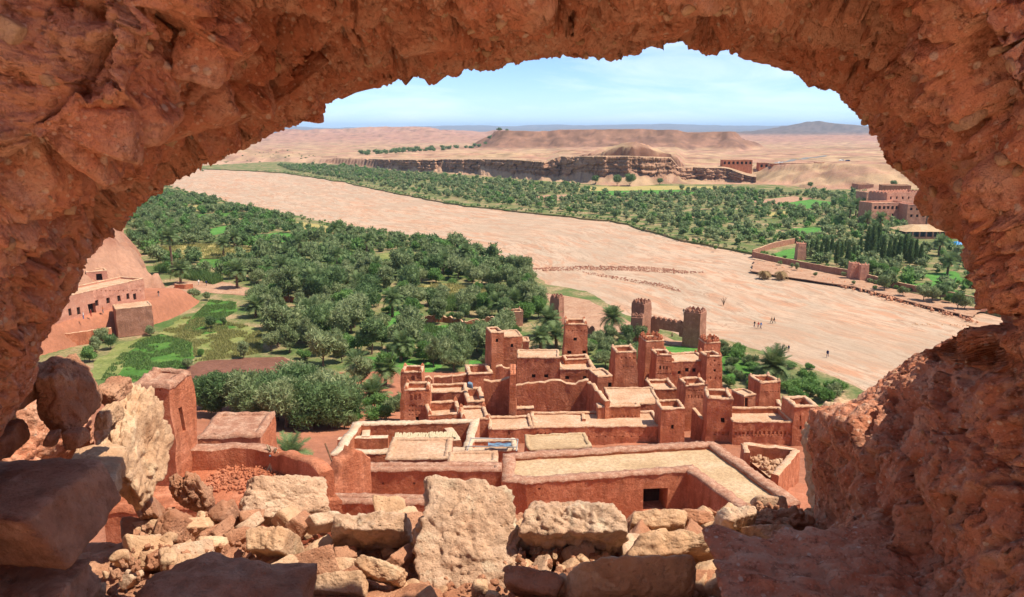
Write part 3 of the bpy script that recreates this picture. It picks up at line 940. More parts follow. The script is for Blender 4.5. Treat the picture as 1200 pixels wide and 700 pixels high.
st('boulder', 'dark chipped block under the massive dressed block', (-140, 646, 120, 790), 0.20, greym, 36, boxy=0.85, facets=6, rough=0.04, Yf=1.50, d=0.5, zb=46.50)
st('boulder', 'flat lit ledge stone projecting over the left rubble', (68, 520, 152, 590), 0.11, tanm, 37, boxy=0.85, rough=0.05, Yf=1.98, d=0.40, zb=46.86, rot=(0, 4, 20))
st('boulder', 'large cracked round boulder at the foot of the left jamb', (38, 414, 120, 510), 0.24, redm, 38, boxy=0.1, facets=10, rough=0.08, Yf=2.0, d=0.24, zb=47.17)
st('boulder', 'cracked boulder wedged below the overhanging left jamb', (-30, 420, 54, 492), 0.19, redm, 39, sub=4, boxy=0.1, facets=10, rough=0.08, Yf=1.9, d=0.25, zb=47.25)
st('boulder', 'dark rounded stone above the massive dressed block', (-60, 484, 36, 546), 0.16, greym, 40, boxy=0.2, rough=0.05, Yf=1.85, d=0.25, zb=47.06)
st('boulder', 'small grey cobble tucked under the cracked round boulder', (50, 503, 72, 524), 0.055, greym, 41, sub=4, boxy=0.05, rough=0.03, Yf=1.95, d=0.07, zb=47.05)
st('boulder', 'small sharp red stone with one bright face', (72, 500, 106, 528), 0.075, redm, 42, sub=4, boxy=0.3, facets=7, rough=0.03, Yf=1.95, d=0.10, zb=47.04)
st('boulder', 'pink layered stone behind the cracked round boulder', (112, 440, 156, 476), 0.11, redm, 43, boxy=0.5, rough=0.07, Yf=2.45, d=0.22, zb=47.06)
st('boulder', 'rough tan stone on the ledge of the left rubble', (110, 470, 146, 506), 0.10, tanm, 44, boxy=0.4, rough=0.08, Yf=2.15, d=0.16, zb=47.05)
# -- broken stubs of the wall on either side of the breach
def stub(name, label, box, Yf, d, h, zb, seed, mat, **kw):
    o = st(name, label, box, h, mat, seed, cat='wall stub', Yf=Yf, d=d, zb=zb, sub=7, **kw)
    return o
st('wall_stub', 'pale sunlit stump of rough wall beside the red tower stump', (110, 448, 204, 600), 0.50, tanm, 51, cat='wall stub', Yf=2.45, d=0.55, zb=46.45, boxy=0.55, facets=11, rough=0.10, pits=0.03, sub=6, rot=(24, -6, 6))
st('wall_stub', 'big sunlit tan block of broken wall at the right end of the sill', (938, 466, 1040, 620), 0.42, tanm, 55, cat='wall stub', Yf=2.85, d=0.6, zb=46.35, boxy=0.4, facets=12, rough=0.08, sub=6, rot=(44, -8, -10))
st('wall_stub', 'shaded faceted lump of fallen wall above the huge dark boulder', (1040, 470, 1240, 640), 0.42, M['mud'], 56, cat='wall stub', Yf=1.75, d=0.5, zb=46.75, boxy=0.4, facets=12, rough=0.06, sub=6, rot=(14, 12, 8))
st('wall_stub', 'shaded bank of fallen mud behind the cracked boulders', (-160, 436, 116, 660), 0.62, M['mud'], 54, cat='wall stub', Yf=2.22, d=0.55, zb=46.42, boxy=0.5, facets=10, rough=0.10, sub=6, rot=(10, 6, 0))
# -- stones packed between the named ones
fill = [(420, 612, 470, 640, tanm), (440, 640, 492, 672, redm), (476, 690, 520, 712, tanm), (610, 640, 660, 668, redm), (560, 700, 610, 720, tanm), (730, 600, 756, 622, redm), (700, 632, 735, 656, redm), (820, 636, 862, 664, redm), (846, 652, 884, 680, tanm), (800, 664, 850, 700, redm), (330, 600, 372, 632, redm), (350, 628, 396, 654, tanm), (262, 616, 300, 642, redm), (226, 628, 268, 652, tanm), (300, 650, 336, 676, redm), (334, 668, 372, 696, tanm), (196, 632, 230, 660, tanm), (170, 640, 200, 668, redm), (140, 606, 172, 640, redm), (240, 646, 292, 680, redm), (920, 604, 960, 636, redm), (900, 640, 944, 668, tanm), (384, 640, 420, 664, redm), (470, 600, 500, 632, redm), (586, 596, 622, 640, redm), (640, 664, 676, 690, tanm), (206, 604, 250, 634, tanm), (280, 596, 310, 622, redm)]
r7 = random.Random(77)
for k in range(46):
    cx_, cy_ = (r7.uniform(150, 480), r7.uniform(606, 680)) if k % 2 else (r7.uniform(600, 900), r7.uniform(612, 690))
    w_ = r7.uniform(34, 66); h_ = w_ * r7.uniform(0.5, 0.75)
    fill.append((cx_ - w_ / 2, cy_ - h_ / 2, cx_ + w_ / 2, cy_ + h_ / 2, r7.choice((tanm, tanm, pale, redm))))
SH = ['angular', 'flat', 'blocky', 'split']
for k, (a, b, c_, d_, mt) in enumerate(fill):
    st('packed_stone', ('small ' if c_ - a < 42 else '') + SH[k % 4] + (' orange' if mt is redm else ' cream' if mt is pale else ' tan') + ' stone packed among the boulders of the sill', (a, b, c_, d_), 0.09, mt, 160 + k, cat='stone', group='stones packed among the sill boulders', boxy=(0.3, 0.75, 0.9, 0.5)[k % 4], facets=7, rough=0.045, sub=4, rot=((k * 37) % 30 - 15, (k * 53) % 30 - 15, (k * 71) % 90), sharp=40)
# -- stones set in the wall itself
def wall_stone(px, py, Y, w, hgt, d, seed, mat, rot=(0, 0, 0), boxy=0.4, rough=0.05):
    me = rock_mesh('stone', (w, d, hgt), seed, 11, 5, boxy, rough, 0.0)
    o = link('stone', me, mat, None, P(px, py, Y))
    o.rotation_euler = tuple(R(a) for a in rot)
    return child(o, ruin)
# ------------------------------------------------------------------ adobe village
def mat_adobe(name, a, b, c3, streak=0.5):
    m = Mat(name, 0.95, 0.08)
    c = m.ramp(m.noise(0.55, 6, 0.6), [(0.3, a), (0.5, b), (0.7, c3)])
    c = m.mix(m.ramp(m.noise(1.0, 5, 0.6, m.coord('World', (1.6, 1.6, 0.22))), [(0.46, 0.0), (0.68, streak)]), c, tuple(q * 0.66 for q in a))
    c = m.mix(m.ramp(m.noise(7, 5, 0.7), [(0.36, 0.5), (0.55, 0.0)]), c, tuple(q * 0.72 for q in a))
    c = m.mix(m.ramp(m.noise(16, 3, 0.7), [(0.60, 0.0), (0.75, 0.55)]), c, tuple(min(0.75, q * 1.5) for q in c3))
    c = m.mix(m.ramp(m.noise(1.1, 7, 0.7, dist=0.8), [(0.52, 0.0), (0.66, 0.6)]), c, tuple(min(0.75, q * 1.22) for q in c3))
    c = m.mix(m.ramp(m.voro(1.7), [(0.045, 0.9), (0.075, 0.0)]), c, tuple(q * 0.25 for q in a))
    m.color(c)
    m.bump(m.noise(3.2, 7, 0.68), 0.14, 1.0)
    m.bump(m.noise(14, 5, 0.7), 0.03, 0.9)
    return m.m
M['adobe'] = mat_adobe('red_adobe', (0.41, 0.135, 0.066), (0.505, 0.178, 0.090), (0.57, 0.235, 0.130), 0.8)
M['adobe_brown'] = mat_adobe('brown_adobe', (0.31, 0.145, 0.092), (0.37, 0.175, 0.112), (0.43, 0.22, 0.145))
M['adobe_pink'] = mat_adobe('pink_render', (0.49, 0.215, 0.14), (0.54, 0.25, 0.165), (0.59, 0.30, 0.205), 0.25)
M['cap'] = mat_soil('pale_parapet_mud', (0.50, 0.275, 0.155), (0.60, 0.37, 0.225), (0.68, 0.46, 0.31), 1.2, 6, 0.05)
M['cream'] = mat_soil('cream_parapet', (0.55, 0.37, 0.235), (0.62, 0.44, 0.30), (0.68, 0.51, 0.36), 0.8, 5, 0.03)
M['rim'] = mat_soil('straw_mud_rim', (0.40, 0.185, 0.115), (0.50, 0.26, 0.165), (0.60, 0.37, 0.25), 2.2, 7, 0.10)
M['roof'] = mat_soil('earth_roof', (0.43, 0.28, 0.155), (0.53, 0.36, 0.205), (0.60, 0.43, 0.27), 0.30, 5, 0.05)
M['roof_pink'] = mat_soil('pink_earth_roof', (0.48, 0.27, 0.155), (0.57, 0.355, 0.22), (0.64, 0.44, 0.295), 0.35, 4, 0.08)
def flat_mat(name, c, rough=0.8, spec=0.2, var=0.25, sc=3.0):
    m = Mat(name, rough, spec)
    m.color(m.ramp(m.noise(sc, 4, 0.6), [(0.3, tuple(q * (1 - var) for q in c)), (0.7, tuple(min(0.85, q * (1 + var)) for q in c))]))
    return m.m
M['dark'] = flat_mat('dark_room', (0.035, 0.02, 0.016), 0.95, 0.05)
M['wood'] = flat_mat('old_wood', (0.17, 0.09, 0.05), 0.85, 0.15, 0.4, 9)
M['straw'] = flat_mat('pale_reed', (0.46, 0.37, 0.23), 0.9, 0.1, 0.35, 11)
M['blue'] = flat_mat('blue_plastic', (0.13, 0.20, 0.27), 0.8, 0.15)
M['steel'] = flat_mat('grey_steel', (0.30, 0.29, 0.27), 0.5, 0.5)
M['white'] = flat_mat('white_paint', (0.75, 0.73, 0.68), 0.6, 0.3, 0.08)
M['glass'] = flat_mat('dark_glass', (0.03, 0.035, 0.04), 0.12, 0.5, 0.1)

def inset(poly, t):
    m = len(poly)
    out = []
    for i in range(m):
        p0, p1, p2 = poly[i - 1], poly[i], poly[(i + 1) % m]
        d1 = (p1 - p0).normalized(); d2 = (p2 - p1).normalized()
        n1 = Vector((-d1.y, d1.x)); n2 = Vector((-d2.y, d2.x))
        k = max(0.25, 1 + n1.dot(n2))
        out.append(p1 + (n1 + n2) * (t / k))
    return out
def jig(p, amp=0.05, f=0.55, seed=0):
    p = np.asarray(p, float)
    d = np.stack([fbm(p * f, 3, 81 + seed), fbm(p * f, 3, 84 + seed), 0.5 * fbm(p * f * 1.3, 3, 87 + seed)], -1)
    return p + d * amp
def ray_plane(px, py, a, n):
    d = Vector(ray(px, py)); o = Vector((0, 0, H))
    t = (a - o).dot(n) / d.dot(n)
    return o + d * t
def house(name, label, cat, top, ztop, zbase, rim=0.35, par=0.6, taper=0.0, wins=(), horns=0.0, mat='adobe', roof='roof_pink', cap='cap', amp=0.13, group=None, crenel=0.0, recess=0.3, bulge=0.0, step=0.55, niches=(), roofless=False):
    """an earth building. top: corners (x, y) of its top, counter-clockwise; wins: (edge, px, py, w, h) openings found in the photograph;
    rim: thickness of the parapet, par: its height above the roof; horns: height of the corner points; crenel: spacing of merlons"""
    poly = [Vector((p[0], p[1])) for p in top]
    m = len(poly)
    area = sum(poly[i].x * poly[(i + 1) % m].y - poly[(i + 1) % m].x * poly[i].y for i in range(m))
    if area < 0:
        poly = poly[::-1]; wins = [(((m - 2 - w[0]) % m),) + tuple(w[1:]) for w in wins]
    hgt = ztop - zbase
    bot = inset(poly, -taper * hgt) if taper else poly
    inn = inset(poly, rim)
    cen = sum(poly, Vector((0, 0))) / m
    root = empty(name, (cen.x, cen.y, zbase))
    tag(root, label, cat, group)
    off = np.array([cen.x, cen.y, zbase])
    V = []; Fc = []; n0 = 0
    zr = ztop - par
    allw = list(wins) + list(niches)
    for e in range(m):
        a, b = poly[e], poly[(e + 1) % m]
        A, B = bot[e], bot[(e + 1) % m]
        L = (b - a).length
        if L < 1e-3: continue
        dirv = (b - a) / L
        nrm = Vector((dirv.y, -dirv.x, 0))
        rects = []
        for w in [q for q in allw if q[0] == e]:
            hit = ray_plane(w[1], w[2], Vector((a.x, a.y, ztop)) + nrm * (taper * hgt * 0.35), nrm)
            u = (Vector((hit.x, hit.y)) - a).dot(dirv) / L
            v = (hit.z - zbase) / hgt
            ww, wh = w[3] / L / 2, w[4] / hgt / 2
            u = min(max(u, ww + 0.02), 1 - ww - 0.02); v = min(max(v, wh + 0.001), 1 - wh - 0.03)
            rects.append((u - ww, u + ww, v - wh, v + wh, w))
        nu = max(1, min(40, int(L / step))); nv = max(1, min(16, int(hgt / step)))
        us = set(np.round(np.linspace(0, 1, nu + 1), 5)); vs = set(np.round(np.linspace(0, 1, nv + 1), 5))
        for r_ in rects:
            us = {q for q in us if not (r_[0] - 0.02 < q < r_[1] + 0.02) or q in (0.0, 1.0)}; vs = {q for q in vs if not (r_[2] - 0.02 < q < r_[3] + 0.02) or q in (0.0, 1.0)}
        for r_ in rects:
            us |= {round(r_[0], 5), round(r_[1], 5)}; vs |= {round(r_[2], 5), round(r_[3], 5)}
        us = sorted(us); vs = sorted(vs)
        g = np.zeros((len(vs), len(us), 3))
        for i, vv in enumerate(vs):
            for j, u_ in enumerate(us):
                pa = A.lerp(a, vv); pb = B.lerp(b, vv)
                q = pa.lerp(pb, u_)
                if bulge: q = q + Vector((nrm.x, nrm.y)) * bulge * math.sin(math.pi * u_)
                g[i, j] = (q.x, q.y, zbase + vv * hgt)
        gj = jig(g.reshape(-1, 3), amp)
        V.append(gj)
        for i in range(len(vs) - 1):
            for j in range(len(us) - 1):
                um, vm = (us[j] + us[j + 1]) / 2, (vs[i] + vs[i + 1]) / 2
                if any(r_[0] < um < r_[1] and r_[2] < vm < r_[3] for r_ in rects): continue
                k = n0 + i * len(us) + j
                Fc.append((k, k + 1, k + len(us) + 1, k + len(us)))
        n0 += len(gj)
        gg = gj.reshape(len(vs), len(us), 3)
        for r_ in rects:
            j0 = us.index(round(r_[0], 5)); j1 = us.index(round(r_[1], 5)); i0 = vs.index(round(r_[2], 5)); i1 = vs.index(round(r_[3], 5))
            c4 = [Vector(gg[i0, j0]), Vector(gg[i0, j1]), Vector(gg[i1, j1]), Vector(gg[i1, j0])]
            w = r_[4]
            dep = w[5] if len(w) > 5 else recess
            wb = MB()
            bk = [q - nrm * dep for q in c4]
            for k in range(4):
                wb.quad(c4[k] - Vector(off), c4[(k + 1) % 4] - Vector(off), bk[(k + 1) % 4] - Vector(off), bk[k] - Vector(off))
            me = wb.mesh('window', M[mat])
            kk = len(me.vertices)
            bmw = bmesh.new(); bmw.from_mesh(me)
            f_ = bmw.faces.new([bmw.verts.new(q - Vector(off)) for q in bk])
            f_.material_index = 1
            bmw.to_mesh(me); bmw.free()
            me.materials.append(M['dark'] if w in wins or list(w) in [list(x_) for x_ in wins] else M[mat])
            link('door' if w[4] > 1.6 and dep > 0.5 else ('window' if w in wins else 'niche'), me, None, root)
    # inner side of the parapet
    for e in range(m):
        a, b = inn[e], inn[(e + 1) % m]
        L = (b - a).length
        nu = max(1, min(30, int(L / step)))
        g = []
        for vv in (0.0, 1.0):
            for j in range(nu + 1):
                q = a.lerp(b, j / nu)
                g.append((q.x, q.y, zr + vv * par))
        gj = jig(g, amp)
        V.append(gj)
        for j in range(nu):
            k = n0 + j
            Fc.append((k + 1, k, k + nu + 1, k + nu + 2))
        n0 += len(gj)
    me = mk_mesh('wall', np.concatenate(V) - off, np.array(Fc), False)
    link('wall', me, M[mat], root)
    # top of the parapet, slightly proud and uneven
    cv = []; cf = []; c0 = 0
    for e in range(m):
        a, b = poly[e], poly[(e + 1) % m]; ai, bi = inn[e], inn[(e + 1) % m]
        L = (b - a).length
        nu = max(2, min(110, int(L / 0.22)))
        g = []
        for t_ in np.linspace(0, 1, nu + 1):
            o_ = a.lerp(b, t_); i_ = ai.lerp(bi, t_)
            od = (o_ - i_).normalized() * 0.04
            for q, dz in ((o_ + od, -0.10), (o_ + od * 0.6, 0.04), (o_.lerp(i_, 0.5), 0.09), (i_ - od * 0.6, 0.04), (i_ - od, -0.10)):
                g.append((q.x, q.y, ztop + dz))
        g = jig(g, amp)
        g[:, 2] += fbm(g * 3.1, 4, 91, 0.7) * 0.07
        cv.append(g)
        for j in range(nu):
            for k in range(4):
                q = c0 + j * 5 + k
                cf.append((q, q + 5, q + 6, q + 1))
        c0 += len(g)
    link('parapet_cap', mk_mesh('parapet_cap', np.concatenate(cv) - off, np.array(cf), False), M[cap], root)
    # roof
    if not roofless:
        tr = tessellate_polygon([[Vector((q.x, q.y, 0)) for q in inn]])
        rb = [(q.x - off[0], q.y - off[1], zr - off[2] + 0.02) for q in inset(inn, -0.06)]
        rme = bpy.data.meshes.new('roof'); 
        ff = []
        for t_ in tr:
            i, j, k = t_
            cr = (inn[j] - inn[i]).cross(inn[k] - inn[i])
            ff.append((i, j, k) if cr > 0 else (i, k, j))
        rme.from_pydata(rb, [], ff); rme.update()
        link('roof', rme, M[roof], root)
    if horns:
        for e in range(m):
            c_ = poly[e].lerp(inn[e], 0.5)
            hb = MB()
            z0 = ztop - off[2] + 0.02
            w_ = rim * 0.62
            x0, y0 = c_.x - off[0], c_.y - off[1]
            hs = horns * (0.75 + 0.5 * random.random())
            base = [(x0 - w_, y0 - w_, z0), (x0 + w_, y0 - w_, z0), (x0 + w_, y0 + w_, z0), (x0 - w_, y0 + w_, z0)]
            mid = [(x0 + (p_[0] - x0) * 0.6, y0 + (p_[1] - y0) * 0.6, z0 + hs * 0.55) for p_ in base]
            tp = (x0 + (poly[e].x - c_.x) * 0.2, y0 + (poly[e].y - c_.y) * 0.2, z0 + hs)
            for k in range(4):
                hb.quad(base[k], base[(k + 1) % 4], mid[(k + 1) % 4], mid[k]); hb.tri(mid[k], mid[(k + 1) % 4], tp)
            hb.build('merlon', M[cap if horns < 0.45 else mat], root)
    if crenel:
        for e in range(m):
            a, b = poly[e].lerp(inn[e], 0.5), poly[(e + 1) % m].lerp(inn[(e + 1) % m], 0.5)
            L = (b - a).length
            nn = max(2, int(round(L / crenel)))
            ang = math.atan2(b.y - a.y, b.x - a.x)
            for k in range(nn):
                q = a.lerp(b, (k + 0.5) / nn)
                hb = MB()
                w_ = L / nn * 0.78
                hb.box((q.x - off[0], q.y - off[1], ztop - off[2] + 0.22), (w_, rim * 0.8, 0.4), ang)
                hb.box((q.x - off[0], q.y - off[1], ztop - off[2] + 0.56), (w_ * 0.55, rim * 0.75, 0.30), ang, 0.6)
                hb.build('merlon', M[mat], root)
    return root
def rect(x1, y1, x2, y2, Y, depth, skew=0.0):
    """top corners of a block whose front top edge runs between these pixels; returns corners and height"""
    a = P(x1, y1, Y)
    b = G(x2, y2, a.z)
    d = Vector((b.x - a.x, b.y - a.y)).normalized()
    n = Vector((-d.y, d.x))
    if n.y < 0: n = -n
    n = (n + d * skew)
    A = Vector((a.x, a.y)); B = Vector((b.x, b.y))
    return [A, B, B + n * depth, A + n * depth], a.z
def gz(p):
    return float(ground_h(np.array([p[0]]), np.array([p[1]]))[0])
def block(name, label, cat, x1, y1, x2, y2, Y, depth, zbase=None, skew=0.0, **kw):
    poly, zt = rect(x1, y1, x2, y2, Y, depth, skew)
    if zbase is None:
        zbase = min(gz(q) for q in poly) - 0.3
        zbase = max(zbase, -0.1)
    return house(name, label, cat, poly, zt, min(zbase, zt - 0.8), **kw)
def ruin_wall(name, label, pts, thick=0.6, zbase=None, jag=0.35, mat='adobe', cap='cap', cat='wall', nz=6, step=0.4):
    """a freestanding broken wall; pts: (px, py of its top, distance)"""
    w = [P(*q) for q in pts]
    if zbase is None:
        zbase = min(gz(q) for q in w) - 0.3
    seg = np.concatenate([[0], np.cumsum([(w[i + 1] - w[i]).length for i in range(len(w) - 1)])])
    n = max(3, int(seg[-1] / step))
    t = np.linspace(0, seg[-1], n)
    c = np.stack([np.interp(t, seg, [q[k] for q in w]) for k in range(3)], -1)
    d = np.gradient(c[:, :2], axis=0); d /= np.linalg.norm(d, axis=1)[:, None] + 1e-9
    nn = np.stack([-d[:, 1], d[:, 0]], -1)
    if nn[:, 1].mean() < 0: nn = -nn
    top = c[:, 2] + fbm(np.stack([t * 0.6, t * 0 + w[0].x, t * 0], -1), 4, 95, 0.6) * jag
    root = empty(name, (c[:, 0].mean(), c[:, 1].mean(), zbase))
    tag(root, label, cat)
    off = np.array(root.location)
    prof = [(0.0, 0), (0.02, 0.5), (0.05, 0.85), (0.08, 0.985), (0.15, 1.0)]
    V = np.zeros((n, 2 * nz + 6, 3)); 
    ring = []
    for k in range(nz): ring.append((-0.5 - 0.12 * (1 - k / nz), k / nz, 0))
    ring += [(-0.5, 0.985, 0), (-0.42, 1.0, 0.0), (0.42, 1.0, 0.0), (0.5, 0.985, 0)]
    for k in range(nz - 1, -1, -1): ring.append((0.5 + 0.12 * (1 - k / nz), k / nz, 0))
    m = len(ring)
    V = np.zeros((n, m, 3))
    for k, (o_, h_, _) in enumerate(ring):
        V[:, k, 0] = c[:, 0] + nn[:, 0] * thick * o_
        V[:, k, 1] = c[:, 1] + nn[:, 1] * thick * o_
        V[:, k, 2] = zbase + (top - zbase) * h_
    Vv = jig(V.reshape(-1, 3), 0.10, 0.9)
    fcs = grid_faces(n, m)
    hid = np.tile(np.arange(m - 1), n - 1)
    capf = (hid >= nz) & (hid <= nz + 2)
    def compact(fs):
        u_, inv = np.unique(fs, return_inverse=True)
        return Vv[u_] - off, inv.reshape(fs.shape)
    me = mk_mesh('wall', *compact(fcs[~capf][:, ::-1]))
    link('wall', me, M[mat], root)
    me2 = mk_mesh('wall_top', *compact(fcs[capf][:, ::-1]))
    link('wall_top', me2, M[cap], root)
    for i in (0, n - 1):
        eb = MB()
        eb.poly([Vv.reshape(n, m, 3)[i, k] - off for k in (range(m) if i == 0 else range(m - 1, -1, -1))])
        eb.build('wall_end', M[mat], root)
    return root
def dots(edge, x0, x1, y, n, w=0.16, h=0.2, dep=0.14):
    return [(edge, x0 + (x1 - x0) * k / max(1, n - 1), y, w, h, dep) for k in range(n)]
KT = dict(taper=0.045, rim=0.38, par=0.7, horns=0.55)
VB = 'village houses'
# back group, left
block('kasbah_tower', 'slim dark-sided tower joined to the tall block beside the palms', 'tower', 576, 390, 590, 389, 114, 3.2, taper=0.02, rim=0.3, par=0.3, wins=[(0, 583, 399, 0.4, 0.5)])
block('adobe_house', 'tall adobe block with flat pale roof beside the slim tower', 'house', 589.5, 395, 612, 394, 115, 3.8, rim=0.25, par=0.08, cap='roof_pink', wins=[(0, 600, 405, 0.35, 0.55)])
block('adobe_house', 'little annex on the palm side of the tall block', 'house', 612.5, 400, 620, 400, 116, 2.4, rim=0.25, par=0.1, cap='roof_pink')
ruin_wall('ruined_wall_fragment', 'low broken wall with notched top below the tall adobe block', [(581, 428, 111), (588, 426, 111), (590, 430, 111), (603, 431, 111), (608, 427, 111)], 0.6)
block('adobe_house', 'wide adobe house with a pale flat roof and four small windows', 'house', 606, 419, 656, 419, 110, 4.2, rim=0.3, par=0.12, cap='roof_pink', wins=[(0, 625, 441, 0.55, 0.5), (0, 640, 441, 0.55, 0.5)])
block('adobe_house', 'lower terrace house with a broad parapet before the square tower', 'house', 656.5, 433, 698, 432, 109.5, 6.6, rim=0.45, par=0.5, wins=[(0, 665.5, 443, 0.55, 0.5), (0, 685, 443, 0.55, 0.5)], horns=0.35)
block('rooftop_room', 'open rooftop pen with pale walls at the foot of the square tower', 'house', 662, 421.5, 690, 420.5, 113.5, 2.2, zbase=12.6, rim=0.3, par=0.9)
block('kasbah_tower', 'square tapering tower with horned corners rising beside the leaning palms', 'tower', 663, 380, 688, 380, 117, 3.4, wins=[(0, 674, 398, 0.5, 0.5), (0, 668, 413, 0.5, 0.5), (0, 684, 413, 0.5, 0.5)], niches=dots(0, 667, 685, 388, 5), **KT)
# big roofless house in the middle
ruin_wall('ruined_wall_fragment', 'high broken wall of the roofless house with a fallen notch', [(567, 444, 99), (575, 446, 99), (584, 446, 99), (594, 442, 99), (598, 441, 99)], 0.6)
block('wall_pier', 'tall thin pier standing between two roofless rooms', 'wall', 597.5, 439, 604, 439, 95, 4.4, taper=0.02, rim=0.3, par=0.05, cap='adobe')
ruin_wall('ruined_wall_fragment', 'long wavy-topped rear wall of the big roofless house', [(604, 450, 101), (622, 450, 101), (634, 449, 101), (648, 447, 101), (664, 449, 101), (678, 446, 101), (690, 446, 101)], 0.6, jag=0.5)
ruin_wall('ruined_wall_fragment', 'stepped side wall coming down from the big roofless house', [(690, 446, 101), (697, 453, 98), (704, 460, 95.5), (712, 470, 93.5)], 0.6)
block('adobe_house', 'low flat wall block against the thin pier', 'wall', 604, 478.5, 626, 478, 96, 0.7, rim=0.3, par=0.05, cap='cap')
ruin_wall('ruined_wall_fragment', 'low rounded rear wall of the small roofless cell', [(633, 491, 94.6), (637, 486, 95), (650, 485, 95.2), (668, 484, 95.2), (682, 484, 95)], 0.45, zbase=10.6, jag=0.2)
ruin_wall('ruined_wall_fragment', 'short end wall of the small roofless cell', [(683, 484, 95), (684.5, 491, 92.6)], 0.45, zbase=10.6, jag=0.1)
block('adobe_house', 'long terrace with a pitted front wall below the roofless cell', 'house', 625, 501, 776, 499, 90, 5.2, rim=0.35, par=0.25, niches=dots(0, 634, 668, 508, 8) + dots(0, 690, 770, 512, 9) + [(0, 630, 510, 0.2, 0.9, 0.2)])
# left towers and yards
block('kasbah_tower', 'rear tower of the twin towers by the palm grove, tall with horned corners', 'tower', 470, 436, 494, 436, 104, 3.0, niches=[(0, 484, 443.5, 0.45, 0.7, 0.3)] + dots(0, 475, 489, 443, 3), **KT)
block('kasbah_tower', 'front tower of the twin towers with three blind arches and dotted bands', 'tower', 474, 457, 503, 456.5, 97, 3.2, wins=[(0, 489, 491, 0.3, 0.6)], niches=[(0, 482, 466.5, 0.34, 0.75, 0.12), (0, 487, 466, 0.34, 0.75, 0.12), (0, 492, 465.5, 0.34, 0.75, 0.12)] + dots(0, 481, 498, 476, 6) + dots(0, 481, 498, 481, 6) + dots(0, 481, 498, 486, 6), **KT)
block('adobe_house', 'yard house with a dotted front and three pointed merlons', 'house', 502, 487, 541, 484.5, 93, 5.0, rim=0.4, par=1.1, niches=dots(0, 506, 536, 491, 6) + dots(0, 505, 537, 496, 9), horns=0.6)
block('adobe_house', 'square terrace house with pale roof and pointed merlons beside the yard house', 'house', 541.5, 492, 573, 490.5, 91, 4.6, rim=0.4, par=0.3, horns=0.55)
block('adobe_house', 'low terrace house with pale roof under the thin pier', 'house', 573.5, 503, 625, 501.5, 89.5, 4.2, rim=0.35, par=0.25, horns=0.4, niches=[(0, 597, 507, 0.18, 0.5, 0.2)])
block('adobe_house', 'long low parapet house behind the yard house', 'house', 503, 460, 547, 459, 101, 3.6, rim=0.35, par=0.5)
block('adobe_house', 'small open yard with thick pale parapets in the middle of the ruins', 'house', 547, 471, 568.5, 470, 97.5, 5.6, rim=0.5, par=1.0)
ruin_wall('ruined_wall_fragment', 'squarish standing wall panel behind the rubble heap', [(509, 442, 108), (516, 443, 108), (530, 441.5, 108)], 0.6)
ruin_wall('ruined_wall_fragment', 'dark ruined wall panel beside the olive trees', [(530.5, 438, 111), (540, 439, 111), (548, 437, 111)], 0.6)
ruin_wall('ruined_wall_fragment', 'crumbled post of wall beside the rear twin tower', [(497, 442, 108), (503, 441, 108), (507, 446, 108)], 0.6)
block('adobe_house', 'boxy roofless room with thick walls left of the tall slim tower', 'house', 549, 438.5, 577, 437, 110, 4.6, rim=0.5, par=1.8)
# right group
block('kasbah_tower', 'stout tapering tower with pitted face before the tamarisk trees', 'tower', 722, 413, 746, 412.5, 110, 3.4, taper=0.06, rim=0.38, par=0.7, horns=0.35, niches=dots(0, 729, 743, 420, 4, 0.2, 0.3) + dots(0, 731, 741, 430, 3))
block('kasbah_tower', 'tall plain tower rising behind the three-window tower', 'tower', 757, 400, 778, 399, 117, 3.2, taper=0.03, rim=0.35, par=0.5, crenel=0.9)
block('kasbah_tower', 'tower with three slit windows at the corner of the large kasbah', 'tower', 770, 416, 787, 415.5, 111, 3.0, wins=[(0, 774, 431.5, 0.2, 0.5), (0, 778, 431.5, 0.2, 0.5), (0, 782, 431.5, 0.2, 0.5)], niches=dots(0, 772, 785, 424, 6) + dots(0, 772, 785, 438, 6), **KT)
block('adobe_house', 'main block of the large kasbah with pale roof and square windows', 'house', 787.5, 424, 829, 422.5, 112, 4.6, rim=0.35, par=0.2, wins=[(0, 795.5, 437, 0.5, 0.5), (0, 805, 434, 0.55, 0.6), (0, 814, 434, 0.55, 0.6)], horns=0.5)
block('kasbah_tower', 'small rear tower of the large kasbah on the riverbed side', 'tower', 826, 402, 844, 401.5, 119, 2.8, taper=0.03, rim=0.35, par=0.5, crenel=0.9)
block('kasbah_tower', 'front corner tower of the large kasbah with stacked windows', 'tower', 829, 418, 846, 417, 110.5, 2.8, wins=[(0, 838, 423, 0.25, 0.3), (0, 838, 434.5, 0.3, 0.35)], niches=dots(0, 833, 843, 443, 3, 0.18, 0.4) + dots(0, 833, 843, 428, 3), **KT)
block('adobe_house', 'platform with a broad sunlit roof in front of the stout tower', 'house', 716, 473.5, 775, 473, 98, 6.6, rim=0.3, par=0.1, cap='roof_pink')
block('adobe_house', 'low walled terrace at the foot of the three-window tower', 'house', 765, 456.5, 793, 456, 103.5, 4.4, rim=0.35, par=0.5, horns=0.3)
block('adobe_house', 'rounded blind wall below the broad sunlit roof', 'wall', 701, 477, 751, 475.5, 93.5, 1.4, rim=0.4, par=0.05, cap='cap', niches=dots(0, 708, 745, 488, 9))
block('adobe_house', 'small roofed cell at the left foot of the stout tower', 'house', 700, 441.5, 718, 440, 106, 3.6, rim=0.3, par=0.2, wins=[(0, 715, 451, 0.6, 0.7)])
block('kasbah_tower', 'plain house tower with a sagging parapet and one black window', 'tower', 775, 479.5, 803, 479, 89.5, 3.2, taper=0.012, rim=0.3, par=0.7, wins=[(0, 787.5, 500.5, 0.32, 0.5)], amp=0.12)
